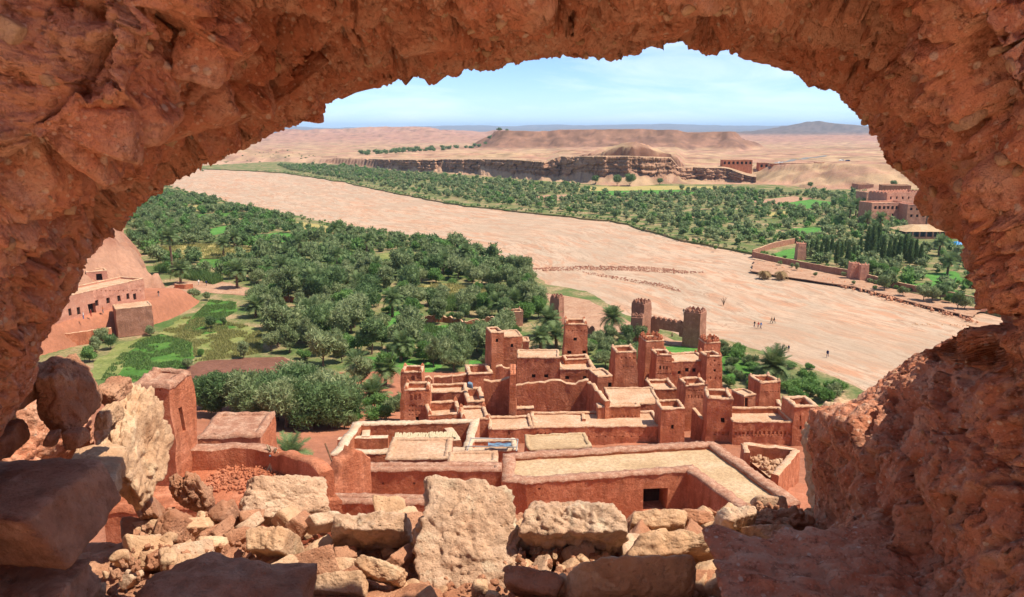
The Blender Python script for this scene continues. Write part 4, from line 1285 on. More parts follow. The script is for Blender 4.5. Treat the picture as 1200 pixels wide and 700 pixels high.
block('kasbah_tower', 'tapering tower with a ribbed face beside the pointed gable', 'tower', 804, 451.5, 830, 450.5, 99, 3.2, niches=dots(0, 808, 826, 458, 7) + dots(0, 808, 826, 465, 6, 0.14, 0.5), **KT)
block('kasbah_tower', 'square tower with a pale round opening next to the decorated house', 'tower', 830, 467, 859, 468, 90, 3.6, wins=[(0, 847, 493, 0.4, 0.55)], niches=dots(0, 838, 856, 508, 5, 0.3, 0.4), taper=0.015, rim=0.35, par=0.7, horns=0.4)
ruin_wall('ruined_wall_fragment', 'pointed broken gable between two towers', [(813, 478, 95), (820, 486, 94), (826, 492, 93), (829, 476, 95)], 0.5, jag=0.1)
block('adobe_house', 'decorated house with a band of carved niches under its parapet', 'house', 859, 494.5, 931, 494, 88.5, 5.0, rim=0.35, par=0.7, niches=dots(0, 838 + 24, 925, 507.5, 14, 0.26, 0.42) + dots(0, 864, 926, 511, 18, 0.12, 0.12))
block('rooftop_room', 'little rooftop room with a dark doorway behind the decorated house', 'house', 872, 464, 886, 462, 97, 2.6, rim=0.25, par=0.15, wins=[(0, 874.5, 472, 0.5, 1.3)])
block('kasbah_tower', 'square tower with open top standing behind the decorated house', 'tower', 891, 448.5, 915, 447, 101, 3.2, taper=0.02, rim=0.4, par=0.9, horns=0.4, niches=dots(0, 896, 912, 459, 6))
block('kasbah_tower', 'tall corner tower half hidden behind the lit rocks', 'tower', 931, 476.5, 959, 476, 88.5, 3.6, taper=0.02, rim=0.5, par=0.8, wins=[(0, 938, 501, 0.25, 0.45)], niches=[(0, 938, 490, 0.18, 0.6, 0.15), (0, 938, 514, 0.18, 0.7, 0.15)])
ruin_wall('ruined_wall_fragment', 'sloping notched wall running down to the tall corner tower', [(911, 468, 100), (916, 476, 97), (921, 477, 96), (926, 484, 93.5), (930, 486, 92)], 0.5)
ruin_wall('ruined_wall_fragment', 'curved garden wall with small arches beside the decorated house', [(858, 480, 96), (868, 482, 95.5), (884, 482, 95.5), (894, 488, 93)], 0.45, jag=0.1)
# front row
LZ = 24.0
Lp = [G(588, 563, LZ), G(617, 565.5, LZ), G(806, 552, LZ), G(872, 600, LZ), G(938, 588, LZ), G(836, 517, LZ), G(590, 532, LZ)]
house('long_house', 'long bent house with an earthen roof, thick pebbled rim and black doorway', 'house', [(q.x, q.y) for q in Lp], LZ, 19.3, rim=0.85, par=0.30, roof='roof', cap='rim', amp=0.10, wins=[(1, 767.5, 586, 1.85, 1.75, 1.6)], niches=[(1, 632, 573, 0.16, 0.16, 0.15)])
block('adobe_house', 'red wall with a pebbled top running left from the long bent house', 'wall', 427, 551, 587, 551, 54, 1.3, rim=0.5, par=0.05, cap='rim', roof='rim', amp=0.10, niches=dots(0, 448, 522, 567, 3, 0.16, 0.16))
block('adobe_house', 'narrow red parapet wall just beyond the cream boulders', 'wall', 383, 588, 503, 590, 43, 1.05, rim=0.4, par=0.05, cap='rim', roof='rim', amp=0.09, zbase=22)
ruin_wall('ruined_wall_fragment', 'eroded red mound of melted wall beside the stick bundle', [(384, 566, 50), (392, 552, 50.5), (401, 540, 51), (412, 528, 51.5), (418, 530, 52), (428, 536, 52.5)], 1.2, jag=0.6, cap='adobe', step=0.25)
block('adobe_house', 'low house with a worn tan roof in front of the reed mats', 'house', 451, 538, 527, 537.5, 60, 4.4, rim=0.45, par=0.08, cap='roof_pink', roof='roof_pink')
house('courtyard_house', 'courtyard house with wide cream parapets', 'house', *(lambda r_: (r_[0], r_[1]))(rect(389, 532, 552, 528, 64.5, 7.6, 0.12)), 16.2, rim=0.75, par=2.4, cap='cream', roof='roof_pink', niches=dots(0, 394, 408, 535.5, 3, 0.16, 0.2))
for (lab, pts) in (('cream-topped cross wall of the courtyard house nearest the mound', [(396, 513, 69.3), (424, 512, 69.3), (455, 511, 69.4)]),
                   ('short cream-topped wall dividing the courtyard', [(430, 500, 72.6), (428, 512, 69.2)]),
                   ('cream-topped wall at the reed mat end of the courtyard', [(524, 499, 72.6), (536, 516, 68)])):
    ruin_wall('courtyard_wall', lab, pts, 0.75, zbase=17.6, jag=0.03, cap='cream')
block('adobe_house', 'narrow pinkish roof strip between the courtyard and the long bent house', 'house', 524, 543, 584, 542, 57.5, 2.2, rim=0.4, par=0.05, cap='roof_pink', roof='roof_pink')
block('adobe_house', 'grey tan shed roof lying below the pitted terrace wall', 'house', 620, 527, 694, 523.5, 67, 3.4, rim=0.3, par=0.05, cap='roof', roof='roof')
ruin_wall('ruined_wall_fragment', 'rear wall of the small ruined room below the decorated house', [(872, 519.5, 71), (890, 521, 70.8), (912, 523, 70.5), (934, 526, 70)], 0.6, jag=0.15)
ruin_wall('ruined_wall_fragment', 'slanting side wall of the small ruined room', [(934, 526, 70), (922, 541, 65), (908, 557, 60)], 0.6, jag=0.15)
ruin_wall('ruined_wall_fragment', 'stub of wall at the left corner of the small ruined room', [(872, 519.5, 71), (876, 530, 67)], 0.5, jag=0.15)
mb = MB(); fl = [G(868, 532, 18.0), G(902, 560, 18.0), G(935, 534, 18.0), G(876, 526, 18.0)]
mb.poly([Vector((0, 0, 0.0)) + q for q in fl]); tag(mb.build('room_floor', M['roof_pink']), kind='structure')
# ruined terrace on the left
TZ = 35.0
fr, br = G(207, 545, TZ), G(231, 522, TZ)
dv = Vector((br.x - fr.x, br.y - fr.y)); 
tl = [Vector((fr.x, fr.y)), Vector((br.x, br.y)), Vector((br.x - 1.7, br.y + 0.3)), Vector((fr.x - 1.5, fr.y + 0.2))]
house('ruined_tower', 'sunlit red tower stump with a tall slit window beside the ruined terrace', 'tower', [(q.x, q.y) for q in tl], 38.25, 33.5, rim=0.3, par=0.1, cap='rim', roof='rim', amp=0.14, wins=[(0, 215, 491, 0.30, 1.05, 0.35)])
ter = [G(120, 600, TZ - 0.9), G(400, 590, TZ - 0.9), G(348, 534, TZ - 0.9), G(214, 531, TZ - 0.9)]
house('ruined_terrace', 'broken roof terrace strewn with rubble beside the tower stump', 'house', [(q.x, q.y) for q in ter], TZ - 0.85, 26.5, rim=0.2, par=0.05, cap='adobe', roof='adobe', amp=0.15)
ruin_wall('ruined_wall_fragment', 'thick rounded parapet along the back of the ruined terrace', [(222, 524, 31.6), (250, 523, 31.8), (290, 523, 32), (322, 528, 31.8)], 0.6, zbase=31, jag=0.12, cap='rim', step=0.2)
ruin_wall('ruined_wall_fragment', 'jagged broken wall at the far corner of the ruined terrace', [(322, 528, 31.8), (338, 533, 31.0), (352, 534, 30.3), (368, 538, 29.6), (382, 550, 28.8)], 0.6, zbase=29.5, jag=0.22, cap='adobe', step=0.2)
block('adobe_house', 'lower flat roof behind the ruined terrace parapet', 'house', 232, 512.5, 304, 511, 37, 3.4, rim=0.3, par=0.05, cap='rim', roof='rim')
# river gate
GT = dict(taper=0.02, rim=0.45, par=0.6, mat='adobe_brown', cap='adobe_brown')
def rot_tower(name, label, xl, xm, xr, ytop, Y, **kw):
    """a square tower seen across its corner: pixel columns of its left, near and right top corners"""
    c_ = P(xm, ytop, Y); z = c_.z
    f = (Y * CT + (H - z) * ST) / F
    wl_, wr_ = (xm - xl) * f, (xr - xm) * f
    a1 = math.atan2(wr_, wl_) 
    S = math.hypot(wl_, wr_)
    cc = Vector((c_.x, c_.y)); dl = Vector((-math.cos(a1), math.sin(a1))) * S; dr = Vector((math.sin(a1), math.cos(a1))) * S
    poly = [cc, cc + dr, cc + dr + dl, cc + dl]
    return house(name, label, 'tower', [(q.x, q.y) for q in poly], z, max(min(gz(q) for q in poly), 0.6) - 0.2, **kw)
rot_tower('gate_tower', 'brown crenellated gate tower on the palm side of the river gate', 742, 755, 766, 357, 180, crenel=1.0, **GT)
block('gate_tower', 'low buttress tower leaning on the palm-side gate tower', 'tower', 739.5, 372, 753, 373, 177.5, 2.2, crenel=0.9, **GT)
rot_tower('gate_tower', 'brown crenellated gate tower on the open side of the river gate', 804, 821, 832, 368, 171, crenel=1.0, **GT)
rot_tower('gate_tower', 'brown scalloped tower standing alone behind the leaning palms', 645, 655, 661.5, 350, 187, crenel=0.9, **GT)
def crenel_wall(name, label, a, b, ztop, zb, thick, mat, opening=None):
    """wall between two ground points with merlons; opening = (t0, t1, height) cut through it, stepped at its upper corners"""
    a = Vector((a[0], a[1])); b = Vector((b[0], b[1]))
    L = (b - a).length; d = (b - a) / L; ang = math.atan2(d.y, d.x)
    root = empty(name, (a.x, a.y, zb)); tag(root, label, 'wall')
    def seg(nm, t0, t1, z0, z1, th=thick):
        mb = MB(); c_ = (t0 + t1) / 2 * L
        mb.box((d.x * c_, d.y * c_, (z0 + z1) / 2 - zb), ((t1 - t0) * L, th, z1 - z0), ang)
        mb.build(nm, M[mat], root)
    if opening:
        t0, t1, zo = opening
        seg('wall', 0, t0, zb, ztop); seg('wall', t1, 1, zb, ztop); seg('lintel', t0, t1, zo, ztop, thick - 0.02)
        seg('bracket', t0, t0 + 0.10, zo - 0.9, zo, thick - 0.05); seg('bracket', t1 - 0.10, t1, zo - 0.9, zo, thick - 0.05)
    else:
        seg('wall', 0, 1, zb, ztop)
    n = max(3, int(L / 1.25))
    for k in range(n):
        mb = MB(); c_ = (k + 0.5) / n * L
        mb.box((d.x * c_, d.y * c_, ztop - zb + 0.18), (L / n * 0.72, thick * 0.8, 0.36), ang)
        mb.box((d.x * c_, d.y * c_, ztop - zb + 0.46), (L / n * 0.42, thick * 0.7, 0.24), ang, 0.6)
        mb.build('merlon', M[mat], root)
    return root
ga, gb = P(764, 372, 180.5), P(806, 378, 174.5)
crenel_wall('gate_arch', 'crenellated lintel wall bridging the two river gate towers', ga, gb, ga.z - 0.1, 0.6, 0.9, 'adobe_brown', (0.10, 0.90, ga.z - 2.3))
ga, gb = P(661, 380, 187), P(697, 380, 184)
crenel_wall('garden_wall', 'scalloped brown wall running from the lone tower to the date palm', ga, gb, ga.z - 0.3, 0.6, 0.6, 'adobe_brown')
block('gatehouse', 'small reddish gatehouse with stepped top at the grove edge', 'house', 593, 366, 613, 365, 191, 3.2, zbase=0.6, rim=0.4, par=0.6, horns=0.6, mat='adobe_brown', cap='cap')
ruin_wall('garden_wall', 'low crumbling red wall between the grove and the gatehouse', [(498, 371, 196), (520, 370, 196), (545, 376, 192), (570, 373, 192), (593, 371, 191)], 0.5, zbase=0.5, jag=0.7, mat='adobe')
# terrace restaurant on the left
JZ = PADZ + 5.4
jp = [G(20, 361, JZ), G(100, 342, JZ), G(168, 326, JZ)]
d_ = Vector((jp[2].x - jp[0].x, jp[2].y - jp[0].y)).normalized(); n_ = Vector((-d_.y, d_.x))
jpoly = [jp[0].xy, jp[1].xy, jp[2].xy, jp[2].xy + n_ * 7, jp[0].xy + n_ * 8.5]
house('long_building', 'long pink building with dark windows and a terrace roof below the bare slope', 'building', [(q.x, q.y) for q in jpoly], JZ, PADZ - 0.3, rim=0.4, par=0.5, mat='adobe_pink', roof='roof_pink', cap='cap',
      wins=[(0, 82, 366, 0.9, 1.7), (0, 92, 364.5, 0.9, 1.7), (1, 104, 363, 2.0, 2.5, 0.8), (1, 113.5, 355.5, 1.1, 1.4), (1, 126.5, 352.5, 1.1, 1.4), (1, 139.5, 350, 1.0, 1.4), (1, 150, 347.5, 1.0, 1.4), (1, 158, 348, 0.9, 1.6)], niches=dots(1, 108, 165, 340, 16, 0.3, 0.45, 0.12) if False else dots(1, 108, 165, 341, 12, 0.3, 0.4, 0.12))
block('adobe_house', 'small upper house with a dark archway above the long pink building', 'house', 101, 319, 125, 317, 205, 4.5, zbase=PADZ, rim=0.35, par=0.3, mat='adobe_pink', wins=[(0, 116.5, 325, 1.5, 1.8, 0.8)])
block('adobe_house', 'dark square block with a pale flat roof below the long pink building', 'house', 135, 362.5, 178, 358, 180, 5.5, zbase=1.0, rim=0.3, par=0.1, mat='adobe_brown', cap='roof_pink')
ruin_wall('garden_wall', 'low retaining wall under the path to the long pink building', [(70, 392, 172), (100, 388, 175), (130, 384, 179)], 0.6, zbase=0.5, jag=0.2)
ruin_wall('garden_wall', 'red field wall beside the path through the grove', [(298, 342, 228), (312, 345, 224), (330, 346, 222), (352, 349, 218)], 0.6, zbase=0.6, jag=0.3)
ruin_wall('garden_wall', 'low planter wall around the palm at the path', [(205, 333, 240), (216, 333.5, 238), (226, 332, 239)], 0.6, zbase=0.6, jag=0.1)
# across the river: hotel, pavilion, garden towers, farm houses
HP = dict(mat='adobe_pink', cap='adobe_pink', rim=0.5, par=0.7)
block('hotel_wing', 'pink hotel wing with a row of dark terrace windows among the palms', 'building', 1022, 238, 1063, 237, 405, 10, zbase=BZ - 0.2, wins=[(0, 1026 + 5 * k, 243.5, 1.5, 1.6, 0.6) for k in range(7)] + [(0, 1030 + 8 * k, 252, 1.1, 1.3, 0.4) for k in range(4)], **HP)
block('hotel_wing', 'taller pink hotel wing with parapet towers behind the terrace windows', 'building', 1040, 227, 1086, 225, 418, 12, zbase=BZ - 0.2, wins=[(0, 1044 + 7 * k, 232, 1.2, 1.4, 0.4) for k in range(6)], crenel=2.2, **HP)
block('hotel_wing', 'pink hotel end wing with two rows of small windows', 'building', 1064, 240, 1100, 240, 400, 9, zbase=BZ - 0.2, wins=[(0, 1068 + 7 * k, 245, 1.2, 1.3, 0.4) for k in range(4)] + [(0, 1068 + 7 * k, 253, 1.2, 1.3, 0.4) for k in range(4)], **HP)
block('farm_house', 'low brown farmhouse with flat roof above the hotel', 'house', 1006, 216, 1024, 216, 640, 12, zbase=BZ, rim=0.5, par=0.5, mat='adobe_brown')
block('farm_house', 'long low adobe farmhouse beyond the hotel', 'house', 1034, 217, 1068, 217.5, 600, 12, zbase=BZ, rim=0.5, par=0.5, mat='adobe')
block('farm_house', 'flat pink house stepping down behind the hotel', 'house', 1016, 225.5, 1046, 225, 500, 11, zbase=BZ, rim=0.5, par=0.5, mat='adobe_pink')
for (xa, yt, yb, lab) in ((939, 286, 305, 'tapering pink garden tower at the corner of the lawn'), (1001, 309, 327, 'left one of the pair of pink garden gate towers'), (1012.5, 311, 328.5, 'right one of the pair of pink garden gate towers'), (1154, 344, 364, 'pink garden tower beside the rubble at the river edge')):
    g_ = G(xa, yb, BZ)
    w_ = 9 * mpp(g_.y, BZ) * 0.5
    a_ = P(xa, yt, g_.y)
    house('garden_tower', lab, 'tower', [(g_.x - w_, g_.y), (g_.x + w_, g_.y), (g_.x + w_, g_.y + 2 * w_), (g_.x - w_, g_.y + 2 * w_)], a_.z, BZ - 0.3, taper=0.04, rim=0.4, par=0.5, horns=0.5, mat='adobe_pink', cap='adobe_pink', niches=[(0, xa, yt + 4, 0.4, 0.6, 0.2)])
def low_wall(label, pts, h, mat='adobe_brown', thick=0.5, zb=None):
    zb = BZ - 0.3 if zb is None else zb
    w = [G(x_, y_, BZ) for x_, y_ in pts]
    pp = []
    for q, (x_, y_) in zip(w, pts):
        top = Vector((q.x, q.y, BZ + h))
        pp.append(top)
    root = ruin_wall('garden_wall', label, [(600 + (t_.x) / ((t_.y * CT + (H - t_.z) * ST)) * F, 350 + F * math.tan(math.atan2(H - t_.z, t_.y) - TH), t_.y) for t_ in pp], thick, zb, 0.12, mat, 'cap', nz=3, step=1.2)
    return root
low_wall('pale garden wall facing the riverbed below the cypress garden', [(882, 301), (915, 308), (960, 317), (1000, 324), (1060, 340), (1110, 349), (1150, 357)], 1.9)
low_wall('pale wall behind the bright lawn', [(882, 300), (905, 291), (938, 284)], 2.2)
# pavilion with a broad tan roof, and the pool
pv = G(1060, 280, BZ)
pr = empty('pavilion', (pv.x, pv.y, BZ)); tag(pr, 'open garden pavilion with a broad tan hipped roof beside the pool', 'pavilion')
wpx = mpp(pv.y, BZ)
PW = 66 * wpx
mb = MB(); mb.box((PW / 2, 6, 1.5), (PW * 0.93, 10, 3.0)); mb.build('back_room', M['glass'], pr)
mb = MB()
b4 = [(-0.8, -1.0, 3.2), (PW, -1.0, 3.2), (PW, 14, 3.2), (-0.8, 14, 3.2)]; t4 = [(6, 4.5, 5.3), (PW - 6, 4.5, 5.3), (PW - 6, 8.5, 5.3), (6, 8.5, 5.3)]
for k in range(4): mb.quad(b4[k], b4[(k + 1) % 4], t4[(k + 1) % 4], t4[k])
mb.poly(t4); mb.poly(b4[::-1]); mb.build('roof', M['roof'], pr)
for k in range(9):
    mb = MB(); mb.box((0.3 + k * (PW - 1.2) / 8, -0.4, 1.55), (0.5, 0.5, 3.3)); mb.build('column', M['adobe_pink'], pr)
mb = MB(); mb.box((PW / 2, -0.35, 0.45), (PW, 0.25, 0.9)); mb.build('low_wall', M['adobe_pink'], pr)
mp_ = Mat('pool_water', 0.08, 0.5); mp_.b.inputs['Base Color'].default_value = (0.03, 0.27, 0.55, 1); mp_.bump(mp_.noise(2.5, 3), 0.03, 0.4)
M['pool'] = mp_.m
po = prism('swimming_pool', [G(1104, 284.5, BZ), G(1118, 287.5, BZ), G(1136, 287, BZ), G(1132, 282.5, BZ)], BZ - 0.1, BZ + 0.12, M['pool'], None); tag(po, 'bright blue swimming pool beside the tan-roofed pavilion', 'pool')
# far plateau ruins
def far_block(label, x0, x1, ytop, ybase, Y, openings=0, mat='adobe'):
    a, b = P(x0, ytop, Y), P(x1, ytop, Y)
    zb = P((x0 + x1) / 2, ybase, Y).z
    zb = min(zb, gz(a), gz(b)) - 1.0
    return house('plateau_ruin', label, 'ruin', [(a.x, a.y), (b.x, b.y), (b.x, b.y + 9), (a.x, a.y + 9)], a.z, zb, rim=0.8, par=1.6, mat=mat, cap='cap', step=3.0, amp=0.3,
                 wins=[(0, x0 + (x1 - x0) * (k + 0.5) / openings, ytop + 3.6, 2.2, 2.6, 1.5) for k in range(openings)])
far_block('long roofless ruin with a row of openings on the cliff edge', 847, 882, 187.5, 195, 770, 7)
far_block('small ruin block beside the long roofless ruin', 890, 901, 191, 196.5, 770, 2)
far_block('low brown ruin between two tracks on the plateau', 905, 913, 192, 197, 760, 0)
far_block('row of low flat ruins on the plateau above the bare slopes', 917, 958, 191.5, 196.5, 765, 6, 'adobe_brown')
far_block('single squat ruin at the end of the plateau row', 958, 966, 190.5, 195.5, 775, 1)
# ------------------------------------------------------------------ fields
def px_poly(pts, z=BZ):
    return np.array([tuple(G(a, b, z).xy) for a, b in pts])
def in_poly(p, poly):
    x, y = p[:, 0], p[:, 1]
    c = np.zeros(len(p), bool)
    j = len(poly) - 1
    for i in range(len(poly)):
        xi, yi = poly[i]; xj, yj = poly[j]
        m = ((yi > y) != (yj > y)) & (x < (xj - xi) * (y - yi) / (yj - yi + 1e-12) + xi)
        c ^= m
        j = i
    return c
def sample(poly, n):
    lo_, hi_ = poly.min(0), poly.max(0)
    out = []
    tot = 0
    while tot < n:
        q = rng.random((n * 2, 2)) * (hi_ - lo_) + lo_
        q = q[in_poly(q, poly)]
        out.append(q); tot += len(q)
    return np.concatenate(out)[:n]
def field_mat(name, a, b, c3, rows=0.0, ang=0.0):
    m = Mat(name, 0.95, 0.08)
    c = m.ramp(m.noise(0.22, 5, 0.65), [(0.32, a), (0.5, b), (0.68, c3)])
    c = m.mix(m.ramp(m.noise(1.7, 5, 0.7), [(0.38, 0.55), (0.6, 0.0)]), c, tuple(q * 0.55 for q in a))
    if rows:
        mp = m.n.new('ShaderNodeMapping'); mp.inputs['Rotation'].default_value = (0, 0, ang)
        m.link(m.coord('World'), mp.inputs['Vector'])
        w = m.n.new('ShaderNodeTexWave'); w.inputs['Scale'].default_value = rows; w.inputs['Distortion'].default_value = 1.2
        m.link(mp.outputs['Vector'], w.inputs['Vector'])
        c = m.mix(m.ramp(w.outputs['Fac'], [(0.2, 0.35), (0.6, 0.0)]), c, tuple(q * 0.55 for q in a))
    m.color(c)
    m.bump(m.noise(3.0, 5, 0.7), 0.12, 0.8)
    return m.m
M['f_green'] = field_mat('green_crop', (0.055, 0.135, 0.025), (0.085, 0.19, 0.035), (0.14, 0.24, 0.05))
M['f_bright'] = field_mat('bright_grass', (0.07, 0.19, 0.035), (0.10, 0.25, 0.05), (0.13, 0.28, 0.06))
M['f_dry'] = field_mat('dry_meadow', (0.15, 0.18, 0.05), (0.22, 0.24, 0.075), (0.33, 0.30, 0.12))
M['f_yellow'] = field_mat('ripe_corn', (0.34, 0.27, 0.09), (0.42, 0.34, 0.125), (0.48, 0.39, 0.17))
M['f_plough'] = field_mat('ploughed_earth', (0.17, 0.075, 0.05), (0.22, 0.098, 0.065), (0.27, 0.125, 0.085), 0.55, 0.6)
M['f_sand'] = field_mat('trodden_earth', (0.38, 0.20, 0.12), (0.44, 0.26, 0.165), (0.50, 0.32, 0.21))
FIELDS = [  # kind, height step, pixels
    ('f_green', 1, [(118, 446), (132, 425), (150, 408), (166, 398), (190, 392), (206, 396), (225, 402), (224, 424), (212, 446)]),
    ('f_dry', 2, [(100, 446), (112, 424), (140, 404), (166, 396), (184, 391), (150, 412), (136, 446)]),
    ('f_green', 2, [(214, 388), (222, 376), (246, 352), (276, 354), (276, 366), (262, 374), (276, 384), (240, 392)]),
    ('f_dry', 1, [(186, 392), (215, 372), (240, 374), (300, 384), (312, 398), (306, 414), (270, 420), (228, 424), (226, 402)]),
    ('f_plough', 3, [(218, 432), (236, 424), (300, 420), (334, 419), (352, 442), (345, 458), (226, 458)]),
    ('f_sand', 1, [(334, 419), (352, 442), (400, 462), (420, 446), (372, 432)]),
    ('f_yellow', 1, [(476, 346), (480, 336), (520, 333), (572, 338), (584, 342), (572, 351), (520, 352)]),
    ('f_yellow', 1, [(166, 296), (180, 290), (240, 286), (296, 291), (302, 298), (280, 304), (200, 304)]),
    ('f_bright', 1, [(282, 279), (330, 272), (350, 276), (340, 283), (290, 288)]),
    ('f_green', 1, [(228, 304), (272, 300), (290, 308), (250, 314)]),
    ('f_bright', 1, [(476, 388), (500, 382), (600, 380), (612, 388), (580, 402), (490, 402)]),
    ('f_bright', 2, [(410, 418), (470, 420), (520, 428), (505, 438), (470, 436), (420, 430)]),
    ('f_bright', 3, [(548, 424), (580, 420), (590, 436), (555, 440)]),
    ('f_yellow', 2, [(214, 243), (236, 240), (262, 243), (250, 247), (220, 247)]),
    ('f_green', 1, [(212, 252), (290, 249), (300, 254), (230, 258)]),
    ('f_yellow', 2, [(328, 262), (352, 260), (400, 268), (392, 274), (344, 268)]),
    ('f_sand', 1, [(638, 343), (690, 352), (735, 376), (790, 399), (846, 404), (862, 414), (838, 412), (800, 406), (740, 396), (700, 392), (662, 390), (648, 366)]),
    ('f_bright', 2, [(760, 408), (830, 404), (838, 412), (800, 420), (764, 414)]),
    ('f_green', 2, [(845, 410), (870, 420), (884, 440), (850, 450)]),
    ('f_sand', 2, [(180, 345), (206, 330), (262, 330), (300, 340), (296, 347), (240, 343), (206, 350), (186, 356)]),
    ('f_bright', 1, [(346, 320), (384, 312), (424, 316), (432, 322), (372, 330)]),
    ('f_dry', 1, [(424, 302), (470, 294), (510, 300), (500, 307), (446, 310)]),
    ('f_bright', 2, [(430, 376), (470, 364), (496, 368), (490, 377), (450, 386)]),
    ('f_yellow', 1, [(392, 344), (420, 338), (444, 342), (430, 350), (402, 352)]),
    ('f_bright', 1, [(236, 270), (270, 264), (284, 268), (250, 276)]),
    ('f_dry', 1, [(340, 290), (372, 284), (392, 290), (358, 297)]),
    ('f_bright', 1, [(898, 300), (936, 289), (945, 296), (938, 306), (915, 306)]),
    ('f_bright', 1, [(684, 226), (720, 221), (790, 222), (820, 226), (800, 229), (720, 229)]),
    ('f_yellow', 2, [(655, 224), (690, 219), (780, 218), (860, 219), (840, 222), (700, 224)]),
    ('f_bright', 1, [(905, 240), (950, 234), (985, 238), (940, 246)]),
    ('f_sand', 1, [(880, 236), (930, 230), (955, 233), (900, 241)]),
    ('f_bright', 2, [(925, 268), (965, 266), (970, 273), (935, 276)]),
    ('f_yellow', 2, [(900, 250), (925, 247), (930, 251), (905, 255)]),
    ('f_bright', 1, [(1040, 335), (1100, 330), (1125, 342), (1090, 346)]),
    ('f_bright', 1, [(1080, 322), (1120, 318), (1130, 330), (1100, 334)]),
    ('f_sand', 1, [(620, 230), (665, 228), (690, 232), (640, 236)]),
    ('f_sand', 1, [(880, 318), (1000, 336), (1140, 372), (1150, 362), (1060, 342), (1000, 326), (915, 311), (884, 304)]),
]
EXCL = []
for (kd, lv, pts) in FIELDS:
    pp = px_poly(pts)
    EXCL.append((kd, pp))
    q = resample([tuple(a) for a in pp], 2.5 if pp[:, 1].mean() < 300 else 6)
    q = q + np.stack([fbm(np.stack([q[:, 0] / 4, q[:, 1] / 4, q[:, 0] * 0], -1), 3, 101), fbm(np.stack([q[:, 0] / 4, q[:, 1] / 4, q[:, 0] * 0 + 4], -1), 3, 102)], -1) * 0.9
    prism('field', [tuple(a) for a in q], BZ - 0.2, BZ + 0.03 * lv, M[kd])

# ------------------------------------------------------------------ leaves
def leaf_mat(name, a, b, dry=None):
    m = Mat(name, 0.75, 0.2)
    g = m.n.new('ShaderNodeNewGeometry')
    oi = m.n.new('ShaderNodeObjectInfo')
    f = m.math('ADD', m.math('MULTIPLY', g.outputs['Random Per Island'], 0.55), m.math('MULTIPLY', oi.outputs['Random'], 0.45))
    c = m.ramp(f, [(0.1, a), (0.9, b)])
    m.color(c)
    tr = m.n.new('ShaderNodeBsdfTranslucent')
    m.link(c, tr.inputs['Color'])
    mx = m.n.new('ShaderNodeMixShader'); mx.inputs[0].default_value = 0.36
    m.link(m.b.outputs[0], mx.inputs[1]); m.link(tr.outputs[0], mx.inputs[2])
    m.link(mx.outputs[0], m.n['Material Output'].inputs['Surface'])
    return m.m
M['l_olive'] = leaf_mat('olive_leaves', (0.135, 0.195, 0.070), (0.330, 0.370, 0.180))
M['l_dark'] = leaf_mat('dark_leaves', (0.080, 0.145, 0.048), (0.200, 0.275, 0.110))
M['l_green'] = leaf_mat('fresh_leaves', (0.095, 0.205, 0.048), (0.215, 0.345, 0.100))
M['l_palm'] = leaf_mat('palm_leaves', (0.095, 0.155, 0.050), (0.215, 0.280, 0.115))
M['l_dry'] = leaf_mat('dry_palm_leaves', (0.30, 0.20, 0.09), (0.42, 0.29, 0.14))
M['bark'] = flat_mat('bark', (0.16, 0.10, 0.065), 0.95, 0.1, 0.4, 6)
def crown_arrays(seed, n, rad, hgt, lobes, ls, aspect=0.35, core=True, up=0.3):
    """quads of twigs and leaves spread through lobes; returns verts, faces (crown base at z = 0)"""
    r_ = np.random.default_rng(seed)
    lc = r_.normal(size=(lobes, 3)); lc /= np.linalg.norm(lc, axis=1)[:, None]
    lc *= r_.uniform(0.25, 0.68, lobes)[:, None]
    lc = lc * np.array([rad, rad, hgt / 2]) + np.array([0, 0, hgt * 0.5])
    lr = r_.uniform(0.36, 0.60, lobes) * min(rad, hgt * 0.6)
    k = r_.integers(0, lobes, n)
    d = r_.normal(size=(n, 3)); d /= np.linalg.norm(d, axis=1)[:, None]
    rr = lr[k] * (r_.uniform(0.35, 1.06, n) ** 0.45)
    c = lc[k] + d * rr[:, None] * np.array([1, 1, 0.85])
    c += r_.normal(size=(n, 3)) * 0.05 * rad
    c[:, 2] = np.maximum(c[:, 2], 0.03 * hgt + 0.2 * hgt * r_.random(n) ** 2)
    ax = d * 0.8 + r_.normal(size=(n, 3)) * 0.6 + np.array([0, 0, up]); ax /= np.linalg.norm(ax, axis=1)[:, None]
    sd = np.cross(ax, r_.normal(size=(n, 3))); sd /= np.linalg.norm(sd, axis=1)[:, None]
    L = ls * r_.uniform(0.6, 1.4, n)[:, None]
    a = c - ax * L * 0.5; b = c + ax * L * 0.5
    wv = sd * L * aspect
    v = np.stack([a - wv * 0.5, a + wv * 0.5, b + wv * 0.35, b - wv * 0.35], 1).reshape(-1, 3)
    f = np.arange(n * 4).reshape(n, 4)
    if core:
        bm = bmesh.new(); bmesh.ops.create_icosphere(bm, subdivisions=1, radius=1.0)
        cvv = np.array([tuple(q.co) for q in bm.verts]); cff = np.array([[q.index for q in fc.verts] for fc in bm.faces]); bm.free()
        for j in range(lobes):
            vv = cvv * lr[j] * 0.66 + lc[j]
            f4 = np.concatenate([cff, cff[:, 2:3]], 1)
            f = np.concatenate([f, f4 + len(v)]); v = np.concatenate([v, vv])
    return v, f
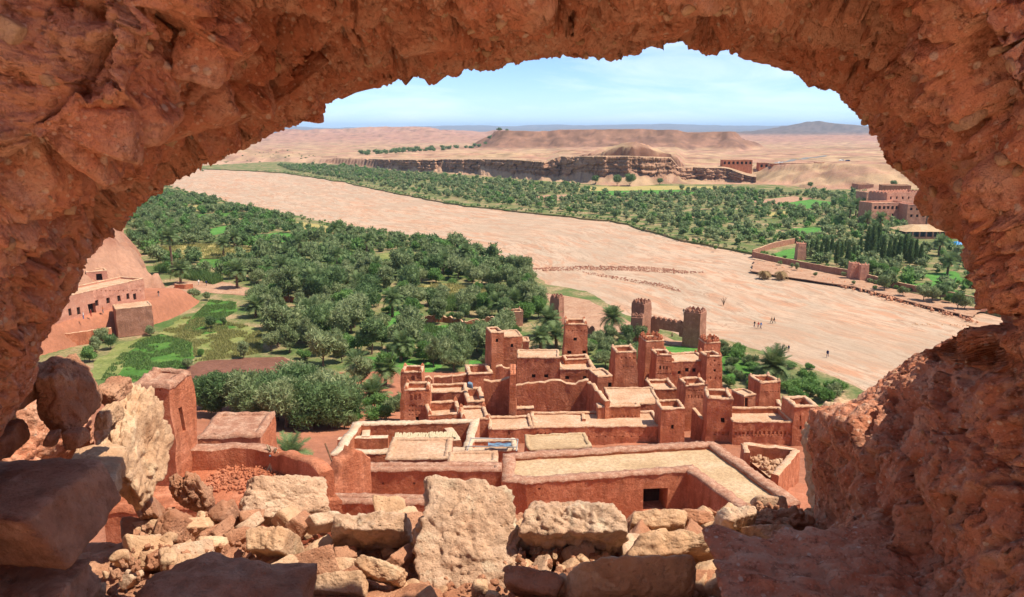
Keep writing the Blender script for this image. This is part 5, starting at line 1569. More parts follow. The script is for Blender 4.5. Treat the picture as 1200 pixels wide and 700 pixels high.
def mk_crown(name, v, f, mat):
    tri = f[:, 2] == f[:, 3]
    me = bpy.data.meshes.new(name)
    nq, nt = int((~tri).sum()), int(tri.sum())
    loops = np.concatenate([f[~tri].ravel(), f[tri][:, :3].ravel()]).astype(np.int32)
    me.vertices.add(len(v)); me.vertices.foreach_set('co', np.ascontiguousarray(v, np.float32).ravel())
    me.loops.add(len(loops)); me.loops.foreach_set('vertex_index', loops)
    me.polygons.add(nq + nt)
    me.polygons.foreach_set('loop_start', np.concatenate([np.arange(nq) * 4, nq * 4 + np.arange(nt) * 3]).astype(np.int32))
    me.update(calc_edges=True)
    me.materials.append(mat)
    return me
def trunk_mesh(name, h, r, seed, lean=0.2, limbs=4, mat='bark'):
    r_ = random.Random(seed)
    mb = MB()
    p = [Vector((0, 0, -0.3))]
    for k in range(4):
        p.append(p[-1] + Vector((r_.uniform(-lean, lean) * h / 4, r_.uniform(-lean, lean) * h / 4, (h + 0.3) / 4)))
    mb.tube(p, [r * 1.25, r, r * 0.85, r * 0.75, r * 0.6], 6)
    for k in range(limbs):
        a = r_.uniform(0, 6.28)
        q = p[2].lerp(p[4], r_.random())
        mb.tube([q, q + Vector((math.cos(a), math.sin(a), 0.7)) * h * 0.35, q + Vector((math.cos(a) * 1.6, math.sin(a) * 1.6, 1.7)) * h * 0.4], [r * 0.5, r * 0.36, r * 0.15], 5)
    return mb.mesh(name, M[mat])
# prototypes: (crown mesh, trunk mesh, crown base height) sized for a 5 m tree
OL = []
for k in range(9):
    rad = 2.5 * (0.9 + 0.25 * (k % 3) / 2); hg = 3.8 + 0.5 * (k % 4)
    v, f = crown_arrays(200 + k, 2300, rad, hg, 9 + k % 4, 0.46, 0.30)
    OL.append((mk_crown('crown', v, f, M[['l_olive', 'l_olive', 'l_dark', 'l_olive', 'l_green', 'l_olive', 'l_dark', 'l_olive', 'l_olive'][k]]), trunk_mesh('trunk', 1.6, 0.16, 300 + k), 0.75))
for k in range(4):                                  # feathery upright and low spreading kinds
    rad, hg = ((1.5, 6.2), (1.7, 5.4), (2.9, 2.5), (2.6, 2.1))[k]
    v, f = crown_arrays(220 + k, 2000, rad, hg, 10, 0.5, 0.22, True, 0.9 if k < 2 else 0.4)
    OL.append((mk_crown('crown', v, f, M[['l_green', 'l_olive', 'l_green', 'l_olive'][k]]), trunk_mesh('trunk', 1.2, 0.13, 320 + k), 0.35))
BIG = []
for k in range(3):
    v, f = crown_arrays(250 + k, 9000, 3.3, 5.2, 15, 0.42, 0.26)
    BIG.append((mk_crown('crown', v, f, M[['l_dark', 'l_olive', 'l_dark'][k]]), trunk_mesh('trunk', 2.0, 0.24, 330 + k), 0.8))
def place_tree(name, proto, x, y, s, label, group, cat='tree', sz=1.0):
    z = max(BZ, gz((x, y)))
    t = empty(name, (x, y, z), random.uniform(0, 6.28))
    t.scale = (s, s, s * sz)
    tag(t, label, cat, group)
    c = link('crown', proto[0], None, t); c.location = (0, 0, proto[2])
    link('trunk', proto[1], None, t)
    return t
def spread(poly, dist, excl=(), n=6000, prob=None):
    """random points at least dist apart"""
    q = sample(poly, n)
    for (_, e) in excl:
        q = q[~in_poly(q, e)]
    if prob is not None:
        q = q[rng.random(len(q)) < prob(q)]
    cell = {}
    out = []
    for p in q:
        k = (int(p[0] // dist), int(p[1] // dist))
        if any((p[0] - o[0]) ** 2 + (p[1] - o[1]) ** 2 < dist * dist for i in (-1, 0, 1) for j in (-1, 0, 1) for o in cell.get((k[0] + i, k[1] + j), ())):
            continue
        cell.setdefault(k, []).append(p); out.append(p)
    return np.array(out)
ROADS = [(None, px_poly([(168, 362), (186, 352), (206, 347), (300, 350), (310, 340), (262, 326), (200, 322), (170, 330)])),
         (None, px_poly([(345, 446), (400, 462), (425, 446), (372, 428), (340, 424)])),
         (None, px_poly([(640, 345), (770, 345), (770, 386), (700, 380), (655, 372)]))]
PA = px_poly([(142, 262), (150, 232), (200, 227), (245, 236), (285, 247), (340, 258), (400, 271), (470, 282), (540, 292), (590, 308), (615, 326), (622, 345), (640, 372), (600, 384), (580, 420), (470, 440), (455, 470), (420, 470), (405, 440), (352, 425), (316, 405), (318, 384), (300, 360), (318, 344), (262, 330), (190, 316), (160, 290)])
wn_prob = lambda q: np.clip(0.85 + 2.4 * fbm(np.stack([q[:, 0] / 26, q[:, 1] / 26, q[:, 0] * 0], -1), 2, 111), 0.04, 1)
near = spread(PA, 4.0, EXCL + ROADS, 20000, wn_prob)
def proj(x, y, z):
    d = y * CT + (H - z) * ST
    return 600 + x / d * F, 350 + F * (((H - z) * CT - y * ST) / d)
lst = []
for p in near:
    a, b = proj(p[0], p[1], BZ)
    far_ = p[1] > 330
    s = (random.uniform(0.45, 0.8) if random.random() < 0.25 else random.uniform(0.8, 1.4)) * (1.1 if not far_ else 0.95)
    if b < 290: lab, grp = ('tree beyond the pale corn strip on the upstream terraces', 'trees on the upstream terraces')
    elif a < 330: lab, grp = ('tree beside the footpath and the walled palm', 'trees beside the footpath')
    elif b < 330: lab, grp = ('tree between the footpath and the open riverbed', 'trees of the riverside grove')
    elif a > 500 and b < 372: lab, grp = ('tree around the ripe corn field by the riverbed', 'trees around the corn field')
    elif b < 390: lab, grp = ('tree in mid-grove below the corn field', 'olive trees in the middle grove')
    else: lab, grp = ('olive tree just behind the village towers', 'olive trees behind the village')
    lst.append((p[1], p[0], p[1], s, lab, grp))
# extra trees round the village, with their own places
extra = []
def more_trees(pts, dist, s0, s1, lab, grp, n=700, excl=(), z=BZ):
    for p in spread(px_poly(pts, z), dist, excl, n):
        extra.append((p[1], p[0], p[1], random.uniform(s0, s1), lab, grp))
more_trees([(690, 405), (712, 398), (760, 400), (770, 425), (750, 436), (700, 436), (690, 420)], 3.4, 0.55, 0.85, 'tamarisk bush between the square tower and the river gate', 'tamarisks below the river gate')
more_trees([(560, 402), (576, 404), (578, 436), (520, 436), (495, 425), (500, 404)], 4.0, 0.8, 1.1, 'olive tree beside the tall slim tower', 'olive trees beside the slim tower')
more_trees([(846, 405), (872, 412), (890, 440), (886, 462), (852, 455)], 3.2, 0.45, 0.7, 'bush between the large kasbah and the lone date palm', 'bushes beside the lone palm')
more_trees([(918, 452), (950, 448), (995, 462), (985, 474), (935, 472)], 3.0, 0.6, 0.8, 'bush between the tall corner tower and the riverbed', 'bushes beside the corner tower')
more_trees([(925, 430), (950, 430), (952, 440), (935, 440)], 3.0, 0.35, 0.45, 'bush on the sand beside the lone date palm', 'low bushes on the sand')
more_trees([(398, 476), (430, 470), (466, 470), (470, 492), (440, 504), (404, 516)], 3.2, 0.4, 0.75, 'bush on the red bank beside the twin towers', 'bushes on the red bank', z=7.5)
allt = lst + extra
allt.sort(key=lambda q: q[0])
N_IND = 290
LOOK = ['grey-green', 'silvery grey-green', 'dark green', 'pale grey-green', 'fresh green', 'grey-green', 'dark green', 'silvery grey-green', 'pale grey-green', 'feathery bright green', 'feathery grey-green', 'spreading bright green', 'spreading grey-green']
for k, (_, x, y, s, lab, grp) in enumerate(allt[:N_IND]):
    i = random.randrange(len(OL)); sz = random.uniform(0.82, 1.18)
    if 'bush' in lab and 'tamarisk' not in lab: i = random.choice((11, 12)); s *= 1.25
    how = ('small' if s < 0.82 else 'large' if s > 1.12 else 'medium') + (' squat' if sz < 0.93 else ' upright' if sz > 1.07 else '')
    lab2 = how + ' ' + LOOK[i] + ' ' + lab
    place_tree('olive_tree', OL[i], x, y, s, lab2, grp, sz=sz)
rest = allt[N_IND:]
# the big trees next to the ruined terrace
for k, (a, b, s) in enumerate([(258, 500, 1.0), (292, 508, 1.05), (326, 512, 1.1), (356, 506, 1.2), (384, 514, 1.1), (240, 482, 0.85), (278, 482, 0.9), (345, 486, 1.15), (312, 488, 0.95), (398, 498, 0.8), (338, 530, 1.0), (366, 532, 1.05), (392, 528, 1.0), (300, 524, 0.9), (410, 512, 0.8)]):
    g_ = G(a, b, 6.0)
    place_tree('carob_tree', BIG[k % 3], g_.x, g_.y, s * 1.12, ('broad ' if k % 3 == 1 else 'dense ') + ('grey-green' if k % 3 == 1 else 'dark green') + (' giant' if s > 1.08 else ' large' if s > 0.92 else ' lesser') + ' tree ' + ('close under the ruined terrace' if b > 505 else 'beside the ploughed field below the ruined terrace'), 'large trees below the ruined terrace')
for k, (a, b, s) in enumerate([(150, 392, 0.62), (176, 394, 0.5), (247, 386, 0.55), (286, 420, 0.6), (235, 418, 0.35), (220, 432, 0.42), (262, 382, 0.4), (300, 356, 0.5), (228, 352, 0.62), (243, 352, 0.5), (120, 402, 0.7), (130, 410, 0.6), (112, 414, 0.6), (105, 424, 0.7), (60, 408, 0.5), (322, 402, 0.6), (318, 412, 0.75)]):
    g_ = G(a, b, BZ)
    place_tree('field_bush', OL[k % 9], g_.x, g_.y, s * 1.05, ('leafy' if k % 9 in (1, 4, 7) else 'dark') + (' large' if s > 0.58 else ' small') + ' bush ' + ('below the retaining wall' if a < 140 else 'at the dark square block' if a < 200 else 'in the green fields' if b > 380 else 'beside the footpath fields'), 'bushes in the green fields', 'bush')
# ------------------------------------------------------------------ far grove
LOD = [crown_arrays(400 + k, 150, 2.6, 4.0 + 0.4 * (k % 3), 6, 1.0, 0.5, True, 0.2) for k in range(8)]
LODN = [crown_arrays(420 + k, 420, 2.6, 4.2, 8, 0.75, 0.36, True, 0.2) for k in range(6)]
def merged(name, label, items, lods, mat, cat=None):
    vs = []; fs = []; n0 = 0
    for (x, y, s, ang, sz) in items:
        v, f = lods[random.randrange(len(lods))]
        c_, s_ = math.cos(ang), math.sin(ang)
        w = np.stack([(v[:, 0] * c_ - v[:, 1] * s_) * s + x, (v[:, 0] * s_ + v[:, 1] * c_) * s + y, v[:, 2] * s * sz + BZ + 0.1 * s], -1)
        vs.append(w); fs.append(f + n0); n0 += len(w)
    o = link(name, mk_crown(name, np.concatenate(vs), np.concatenate(fs), mat))
    tag(o, label, cat, None, 'stuff')
    return o
pick = [[], [], []]
for (_, x, y, s, lab, grp) in rest:
    pick[random.choice((0, 0, 0, 1, 1, 2))].append((x, y, s * 0.95, random.uniform(0, 6.28), random.uniform(0.8, 1.1)))
for it, mt in zip(pick, ('l_olive', 'l_dark', 'l_green')):
    merged('upstream_grove', 'far part of the near grove, trees too small to tell apart', it, LODN, M[mt])
PB = px_poly([(325, 194), (400, 196), (470, 203), (560, 210), (640, 217), (735, 222), (850, 223), (925, 226), (1000, 228), (1060, 232), (1130, 262), (1175, 330), (1160, 352), (1110, 346), (1060, 335), (1005, 320), (950, 308), (925, 282), (882, 290), (868, 291), (800, 277), (760, 266), (715, 254), (640, 247), (560, 237), (470, 224), (400, 210), (340, 200)])
HOTEL = [(None, px_poly([(1022, 256), (1016, 228), (1100, 225), (1105, 256)])), (None, px_poly([(1055, 284), (1060, 264), (1140, 262), (1145, 290)]))]
fprob = lambda q: np.clip(0.85 + 1.5 * fbm(np.stack([q[:, 0] / 60, q[:, 1] / 45, q[:, 0] * 0], -1), 3, 115), 0.04, 1)
farp = spread(PB, 5.2, [e for e in EXCL if e[1][:, 1].mean() > 250] + HOTEL, 30000, fprob)
farp = farp[np.argsort(farp[:, 1])]
FI = []
pick = [[], [], []]
for k, p in enumerate(farp):
    s = random.uniform(0.55, 1.2) if random.random() < 0.8 else random.uniform(0.3, 0.5)
    pick[random.choice((0, 0, 0, 1, 1, 2))].append((p[0], p[1], s, random.uniform(0, 6.28), random.uniform(0.75, 1.2)))
for line, sg in ((FB, 1), (NB, -1)):               # scrub along both river edges
    for k in range(520):
        i = random.randrange(70, 330); q = line[i]; w_ = random.random() ** 1.6 * 9
        if sg < 0 and q[1] < 330: continue
        pick[random.choice((0, 0, 2))].append((q[0] + random.uniform(-3, 3), q[1] + sg * (1.0 + w_), random.uniform(0.12, 0.4), random.uniform(0, 6.28), 0.8))
for it, mt in zip(pick, ('l_olive', 'l_dark', 'l_green')):
    merged('far_grove', 'wide grove of small trees across the riverbed', it, LOD, M[mt])
# scattered scrub on the plateau valley and upstream flats
scr = []
for p in spread(px_poly([(415, 181), (470, 176.5), (560, 173.5), (600, 171.8), (545, 176), (480, 181), (430, 183.5)], 9.0), 26, (), 1500):
    scr.append((p[0], p[1], random.uniform(1.6, 2.6), random.uniform(0, 6.28), 0.7))
for p in spread(px_poly([(150, 190), (330, 184), (395, 190), (330, 198), (260, 200), (160, 204)], 0.5), 14, (), 900):
    if random.random() < 0.5: scr.append((p[0], p[1], random.uniform(0.3, 0.8), random.uniform(0, 6.28), 0.6))
vs = []; fs = []; n0 = 0
gzz = ground_h(np.array([q[0] for q in scr]), np.array([q[1] for q in scr]))
for (x, y, s, ang, sz), gz_ in zip(scr, gzz):
    v, f = LOD[random.randrange(8)]
    vs.append(np.stack([v[:, 0] * s + x, v[:, 1] * s + y, v[:, 2] * s * sz + max(gz_, -0.2)], -1)); fs.append(f + n0); n0 += len(v)
tag(link('distant_scrub', mk_crown('distant_scrub', np.concatenate(vs), np.concatenate(fs), M['l_dark'])), 'thin line of dark trees along the far side valley', None, None, 'stuff')
# single trees at the cliff foot and on the far slopes
for (a, b, s, lab) in ((698, 216, 1.5, 'round tree at the cliff foot, nearest the talus fans'), (723, 215, 1.9, 'broad tree at the cliff foot'), (738, 216, 2.1, 'tallest round tree at the cliff foot'), (773, 217, 1.2, 'tree at the cliff foot, last of the row'), (950, 214, 1.0, 'single dark tree on the bare ochre slope'), (1048, 207, 1.3, 'round tree beside the long low farmhouse')):
    g_ = G(a, b, BZ)
    while gz(g_) > 1.6: g_ = Vector((g_.x * 0.99, g_.y * 0.99, BZ))
    place_tree('lone_tree', OL[2], g_.x, g_.y, s * 0.9, lab, None)
# cypress garden
v, f = crown_arrays(450, 1500, 0.85, 8.0, 1, 0.4, 0.3, False, 1.2)
def cypress_arrays(seed):
    r_ = np.random.default_rng(seed)
    n = 1300
    t = r_.random(n) ** 0.8
    rad = 1.0 * np.sin(np.clip(0.12 + t * 0.9, 0, 1) * math.pi) ** 0.6 * (1 - t * 0.55)
    a = r_.random(n) * 6.283
    rr = rad * r_.uniform(0.55, 1.05, n)
    c = np.stack([np.cos(a) * rr, np.sin(a) * rr, t * 8.0], -1)
    ax = np.stack([np.cos(a) * 0.4, np.sin(a) * 0.4, np.ones(n)], -1) + r_.normal(size=(n, 3)) * 0.25
    ax /= np.linalg.norm(ax, axis=1)[:, None]
    sd = np.cross(ax, r_.normal(size=(n, 3))); sd /= np.linalg.norm(sd, axis=1)[:, None]
    L = r_.uniform(0.4, 0.9, n)[:, None]
    v = np.stack([c - sd * L * 0.2, c + sd * L * 0.2, c + ax * L + sd * L * 0.08, c + ax * L - sd * L * 0.08], 1).reshape(-1, 3)
    return v, np.arange(n * 4).reshape(n, 4)
CYP = [(mk_crown('crown', *cypress_arrays(460 + k), M['l_dark']), trunk_mesh('trunk', 1.2, 0.12, 370 + k, 0.02, 0), 0.5) for k in range(3)]
for k, (a, b, s) in enumerate([(950, 302, .8), (956, 305, .9), (962, 303, .7), (968, 306, 1), (974, 300, .8), (980, 311, 1), (986, 304, .75), (993, 314, 1.05), (1000, 306, .7), (1016, 300, 1.3), (1022, 302, 1.5), (1028, 300, 1.4), (1034, 306, 1.1), (1041, 309, 1), (1047, 308, 1.05), (1053, 310, 1.15), (1059, 308, 1.2), (1066, 311, 1.1), (1072, 309, 1.0), (1078, 312, .9), (945, 300, .6), (1008, 298, .8), (965, 296, .6), (990, 296, .55)]):
    g_ = G(a, b, BZ)
    place_tree('cypress_tree', CYP[k % 3], g_.x, g_.y, s * 0.95, ('very tall' if s > 1.12 else 'tall' if s > 0.95 else 'shorter' if s > 0.72 else 'little') + ' dark narrow cypress ' + ('near the bright lawn' if a < 972 else 'between the lawn and the gate towers' if a < 1004 else 'behind the clipped round trees' if a < 1050 else 'at the palm end') + ' of the walled garden', 'cypresses in the walled garden')
for k, (a, b, s, lab) in enumerate([(1022, 321, 1.0, 'large clipped bright green tree behind the garden wall'), (1033, 324, 0.95, 'bright green clipped tree beside the large clipped one'), (1046, 326, 0.8, 'smaller round bright green tree behind the garden wall')]):
    g_ = G(a, b, BZ)
    place_tree('round_tree', OL[4], g_.x, g_.y, s, lab, None)
for k, (a, b, s) in enumerate([(1036, 340, 0.95), (1044, 338, 0.8), (1058, 347, 0.6), (1082, 352, 0.8), (1092, 354, 0.95), (1102, 352, 0.9), (1112, 355, 0.6), (1122, 362, 0.9), (1130, 362, 0.8), (928, 314, 0.35), (934, 317, 0.45), (914, 311, 0.35), (955, 325, 0.3), (1000, 334, 0.3), (1025, 341, 0.3), (838, 293, 0.4), (822, 288, 0.4)]):
    g_ = G(a, b, BZ)
    place_tree('river_shrub', OL[(k * 2 + 1) % 9], g_.x, g_.y, s, ('big' if s > 0.85 else 'middling' if s > 0.5 else 'tiny') + ' rounded shrub outside the pale garden wall, ' + ('below the lawn corner' if a < 960 else 'below the gate towers' if a < 1050 else 'towards the end tower'), 'shrubs along the garden wall', 'shrub')
# reeds and grass, nobody could count them
def blades(name, label, poly, n, h, w, mat, z=BZ):
    q = sample(poly, int(n * 1.5))
    q = q[fbm(np.stack([q[:, 0] / 5, q[:, 1] / 5, q[:, 0] * 0], -1), 3, 161) > -0.22]
    n = len(q)
    a = rng.random(n) * 6.283
    L = h * rng.uniform(0.5, 1.3, n)
    dx = np.stack([np.cos(a), np.sin(a), 0 * a], -1) * w * rng.uniform(0.6, 1.4, n)[:, None]
    base = np.stack([q[:, 0], q[:, 1], np.full(n, z)], -1)
    tip = base + np.stack([rng.normal(size=n) * 0.3 * L, rng.normal(size=n) * 0.3 * L, L], -1)
    v = np.stack([base - dx, base + dx, tip], 1).reshape(-1, 3)
    me = mk_mesh(name, v, np.arange(n * 3).reshape(n, 3))
    tag(link(name, me, mat), label, None, None, 'stuff')
M['l_grass'] = leaf_mat('grass_blades', (0.085, 0.155, 0.04), (0.19, 0.28, 0.085))
M['l_hay'] = leaf_mat('dry_grass_blades', (0.22, 0.23, 0.07), (0.42, 0.37, 0.15))
blades('crop', 'green crop rows in the field beside the ploughed plot', px_poly(FIELDS[0][2]), 9000, 0.45, 0.10, M['l_grass'])
blades('meadow_grass', 'dry yellow-green grass of the meadow', px_poly(FIELDS[3][2]), 12000, 0.55, 0.10, M['l_hay'])
blades('crop', 'green crop by the footpath', px_poly(FIELDS[2][2]), 7000, 0.45, 0.10, M['l_grass'])
blades('corn', 'ripe yellow corn in the grove', px_poly(FIELDS[6][2]), 7000, 0.8, 0.10, M['l_hay'])
blades('corn', 'pale corn strip upstream', px_poly(FIELDS[7][2]), 6000, 0.8, 0.12, M['l_hay'])
blades('reeds', 'tall fresh green reeds beside the footpath', px_poly([(180, 318), (196, 308), (240, 322), (262, 330), (250, 334), (212, 326)]), 5000, 2.2, 0.10, M['l_grass'])
blades('reeds', 'tall pale reeds beside the corn field', px_poly([(500, 356), (540, 352), (575, 354), (560, 364), (510, 366)]), 5000, 2.4, 0.10, M['l_grass'])
blades('bush_grass', 'leafy green weeds behind the slim tower', px_poly(FIELDS[10][2]), 9000, 0.8, 0.14, M['l_grass'])
# ------------------------------------------------------------------ date palms
def frond_mesh(seed, L=2.6, droop=0.9, mat='l_palm', n=22):
    r_ = random.Random(seed)
    mb = MB()
    pts = []
    for k in range(9):
        t = k / 8
        pts.append(Vector((L * t * (1 - 0.18 * droop * t), 0, L * (0.42 * t - 0.62 * droop * t * t))))
    mb.tube(pts, [0.035 * (1 - 0.8 * k / 8) + 0.004 for k in range(9)], 4, False)
    for k in range(n):
        t = 0.12 + 0.86 * k / n
        i = min(7, int(t * 8)); p = pts[i].lerp(pts[i + 1], t * 8 - i)
        tang = (pts[i + 1] - pts[i]).normalized()
        ll = L * 0.26 * math.sin(math.pi * min(1, t * 0.75 + 0.22)) + 0.12
        for sgn in (-1, 1):
            d = (tang * 0.75 + Vector((0, sgn, 0.18 + r_.uniform(-0.2, 0.1)))).normalized()
            e = p + d * ll * r_.uniform(0.85, 1.15) + Vector((0, 0, -0.10 * ll))
            w = tang * 0.05
            mb.quad(p - w, p + w, e + w * 0.3, e - w * 0.3)
    return mb.mesh('frond', M[mat])
FR = [frond_mesh(k, 2.6, d_) for k, d_ in enumerate((0.35, 0.6, 0.9, 1.2, 1.5))]
FRD = [frond_mesh(20 + k, 2.2, d_, 'l_dry') for k, d_ in enumerate((1.5, 2.1))]
def palm_trunk(h, r, seed, lean):
    mb = MB(); r_ = random.Random(seed)
    n = 14
    pts = []; rad = []
    for k in range(n):
        t = k / (n - 1)
        pts.append(Vector((lean[0] * t * t, lean[1] * t * t, -0.3 + (h + 0.3) * t)))
        rad.append(r * (1.15 - 0.25 * t) * (1.12 if k % 2 else 0.94))
    mb.tube(pts, rad, 8)
    return mb.mesh('trunk', M['bark'], False), pts[-1]
def palm(label, px, py, h, s=1.0, lean=(0, 0), nf=34, group=None, seed=0, z=None, dry=False, parts=True):
    s *= 1.3 if group is None and not dry else 1.1
    r_ = random.Random(seed + 500)
    g_ = G(px, py, BZ if z is None else z)
    zz_ = max(BZ, gz(g_)) if z is None else z
    t = empty('dead_palm' if dry else 'date_palm', (g_.x, g_.y, zz_))
    tag(t, label, 'palm', group)
    me, top = palm_trunk(h, 0.22 * s, seed, lean)
    link('trunk', me, None, t)
    if parts:
        for k in range(nf):
            u = k / nf
            idx = min(4, int(u * 5))
            el = (1.15 - 1.35 * u)
            m_ = FRD[k % 2] if dry else FR[idx]
            o = link('frond', m_, None, t, top)
            o.rotation_euler = (r_.uniform(-0.25, 0.25), -el * 0.85 + (0.55 if dry else 0.0), k * 2.39996 + r_.uniform(-0.2, 0.2))
            sc_ = s * r_.uniform(0.85, 1.12)
            o.scale = (sc_, sc_, sc_)
        if not dry:
            mb = MB()
            for k in range(5):
                a = k * 1.26
                mb.tube([top, top + Vector((math.cos(a) * 0.35, math.sin(a) * 0.35, 0.05)) * s, top + Vector((math.cos(a) * 0.6, math.sin(a) * 0.6, -0.5)) * s], [0.03, 0.03, 0.12 * s], 5)
            mb.build('date_cluster', M['datecol'], t)
    return t
M['datecol'] = flat_mat('dates', (0.42, 0.17, 0.04), 0.7, 0.2)
palm('tall date palm with orange fruit beside the river gate', 716, 395, 4.2, 1.15, (0.2, 0), 40, seed=1)
palm('full date palm behind the square horned tower, lowest of its cluster', 652, 408, 2.6, 1.15, (-0.2, 0.1), 36, seed=2)
palm('date palm leaning towards the lone scalloped tower', 640, 396, 4.0, 1.2, (0.6, 0), 38, seed=3)
palm('short date palm wedged behind the wide adobe house', 634, 412, 2.8, 1.1, (-0.3, 0), 34, seed=4)
palm('date palm above the gatehouse, its crown against the corn field', 606, 372, 3.6, 1.3, (0.2, 0), 36, seed=5)
palm('bushy date palm left of the gatehouse', 585, 372, 3.0, 1.3, (-0.3, 0), 36, seed=6)
palm('lone date palm on the sand beyond the decorated house', 905, 450, 3.0, 1.4, (0, 0), 46, seed=7)
palm('date palm next to the twin towers, drooping over the red bank', 438, 486, 3.0, 1.1, (0.1, 0), 38, seed=8, z=2.5)
palm('date palm on the slope above the twin towers palm', 420, 452, 3.2, 0.95, (-0.3, 0), 32, seed=9)
palm('date palm beside the olive trees above the red bank', 452, 466, 3.0, 1.05, (0.3, 0), 34, seed=17)
palm('leaning date palm below the red bank', 412, 478, 2.6, 1.0, (-0.4, 0), 32, seed=18, z=2.5)
palm('date palm in the olive grove behind the rear twin tower', 470, 424, 3.4, 1.1, (0.2, 0), 32, seed=19)
palm('date palm standing in the walled planter on the footpath', 212, 333, 4.2, 1.3, (0, 0), 36, seed=10)
palm('very tall date palm rising over the corn strip', 203, 322, 12.0, 1.3, (-0.4, 0), 34, seed=11)
palm('date palm with orange fruit in the middle of the grove', 368, 352, 5.5, 1.4, (0.3, 0), 38, seed=12)
palm('low broad date palm at the edge of the green field', 363, 376, 1.8, 1.4, (0, 0), 36, seed=13)
palm('date palm with a stout trunk beside the field wall', 278, 338, 5.0, 1.3, (0.2, 0), 36, seed=14)
palm('date palm between two grove trees near the red field wall', 300, 372, 2.6, 1.1, (0, 0), 32, seed=15)
palm('small palm tuft behind the jagged terrace wall', 340, 546, 0.9, 0.8, (0, 0), 24, seed=16, z=16.0)
for k, (a, b, h_) in enumerate([(262, 300, 4.5), (245, 276, 5), (275, 290, 4), (186, 268, 5), (300, 285, 4), (392, 282, 5), (398, 278, 4)]):
    palm(('tall ' if h_ > 4.6 else 'mid-height ' if h_ > 4.2 else 'short ') + 'date palm among the upstream terraces ' + ('beside the corn strip' if b > 284 else 'close to the riverbed'), a, b, h_, 1.4, (0.2, 0), 26, 'palms on the upstream terraces', 30 + k)
for k, (a, b, h_) in enumerate([(330, 330, 5), (395, 318, 5.5), (440, 330, 5), (470, 318, 5), (350, 300, 5), (420, 350, 4.5), (388, 388, 4), (460, 372, 4.5), (520, 322, 5), (545, 312, 5), (430, 300, 5.5), (335, 312, 4.5)]):
    palm(('tall ' if h_ > 5.2 else 'mid-height ' if h_ > 4.6 else 'short ') + 'date palm rising out of the dense grove ' + ('near the field wall' if a < 360 else 'on its village side' if b > 345 else 'on its riverbed side'), a, b, h_, 1.35, (0.2, 0), 28, 'palms in the dense grove', 80 + k)
for k, (a, b, h_) in enumerate([(995, 262, 7), (1002, 258, 8), (1030, 272, 6), (1085, 266, 7), (1078, 262, 6), (985, 268, 5), (1015, 268, 5), (1100, 300, 5), (1110, 322, 4), (1060, 300, 5)]):
    palm(('tall ' if h_ > 6 else 'mid-height ' if h_ > 5 else 'short ') + 'date palm ' + ('close to the hotel terrace' if b < 264 else 'between the cypress garden and the hotel' if b < 280 else 'in the garden below the pool'), a, b, h_, 1.5, (0.3, 0), 26, 'palms around the pink hotel', 50 + k)
palm('dead straw-coloured palm on the riverbed, the fuller of the two', 896, 327, 2.2, 1.3, (0, 0), 22, seed=70, z=0.1, dry=True)
palm('dead straw-coloured palm on the riverbed, the sparser of the two', 915, 328, 2.4, 1.35, (0, 0), 16, seed=71, z=0.1, dry=True)
# ------------------------------------------------------------------ small things in the village
def reed_mat(label, x0, y0, x1, y1, Y, drop):
    a, b = P(x0, y1, Y), P(x1, y1, Y)
    n = 26
    root = empty('reed_mat', (a.x, a.y, a.z)); tag(root, label, 'mat')
    back = G((x0 + x1) / 2, y0, a.z + 0.5).y - a.y
    for k in range(n):
        t = k / (n - 1)
        mb = MB()
        x = (b.x - a.x) * t
        r_ = random.Random(k)
        mb.tube([(x, -0.1 + r_.uniform(-0.2, 0.1), r_.uniform(-.04, .04)), (x + r_.uniform(-.1, .1), back * 0.5, 0.06), (x + r_.uniform(-.1, .1), back + r_.uniform(-.05, .08), 0.08 + r_.uniform(-.02, .02))], 0.11, 5)
        mb.build('reed_bundle', M['straw'], root)
    mb = MB(); mb.box(((b.x - a.x) / 2, back * 0.2, -0.12), (b.x - a.x, 0.12, 0.12)); mb.box(((b.x - a.x) / 2, back * 0.8, -0.06), (b.x - a.x, 0.12, 0.12)); mb.build('beam', M['wood'], root)
reed_mat('long pale reed mat roof over the courtyard', 463, 503, 502, 514, 67.3, 0)
reed_mat('shorter pale reed mat roof at the courtyard end', 504, 502, 533, 513, 67.3, 0)
# steel frame with a blue tarpaulin
fr_ = empty('awning_frame', P(545, 532, 64)); tag(fr_, 'thin steel awning frame over the pale yard beside the long bent house', 'frame')
o0 = Vector(fr_.location)
for (p_, q_) in (((547, 530), (552, 513.5)), ((605, 529), (607, 515)), ((552, 513.5), (607, 515)), ((547, 523), (605, 524))):
    mb = MB(); mb.tube([P(*p_, 64) - o0, P(*q_, 66 if q_[1] < 520 else 64) - o0], 0.05, 6); mb.build('bar', M['steel'], fr_)
block('adobe_house', 'low cream-walled pen under the steel awning frame', 'house', 548, 528, 606, 527, 65.5, 2.6, rim=0.4, par=0.6, cap='cream')
mb = MB()
for i in range(8):
    for j in range(2):
        def tp(i, j): return P(572 + i * 3.4, 522.5 - j * 1.7, 65 + j * 0.4) + Vector((0, 0, 0.04 * math.sin(i * 1.7 + j)))
        mb.quad(tp(i, j), tp(i + 1, j), tp(i + 1, j + 1), tp(i, j + 1))
o = mb.build('tarpaulin', M['blue'])
sm = o.modifiers.new('thick', 'SOLIDIFY'); sm.thickness = 0.03
tag(o, 'faded blue tarpaulin slung over the cream-walled pen', 'tarpaulin')
o = link('plastic_drum', rock_mesh('plastic_drum', (0.75, 0.7, 0.85), 91, 8, 3, 0.2, 0.02), M['blue'], None, P(551, 451.5, 101)); tag(o, 'small bright blue plastic drum on the rubble heap', 'drum')
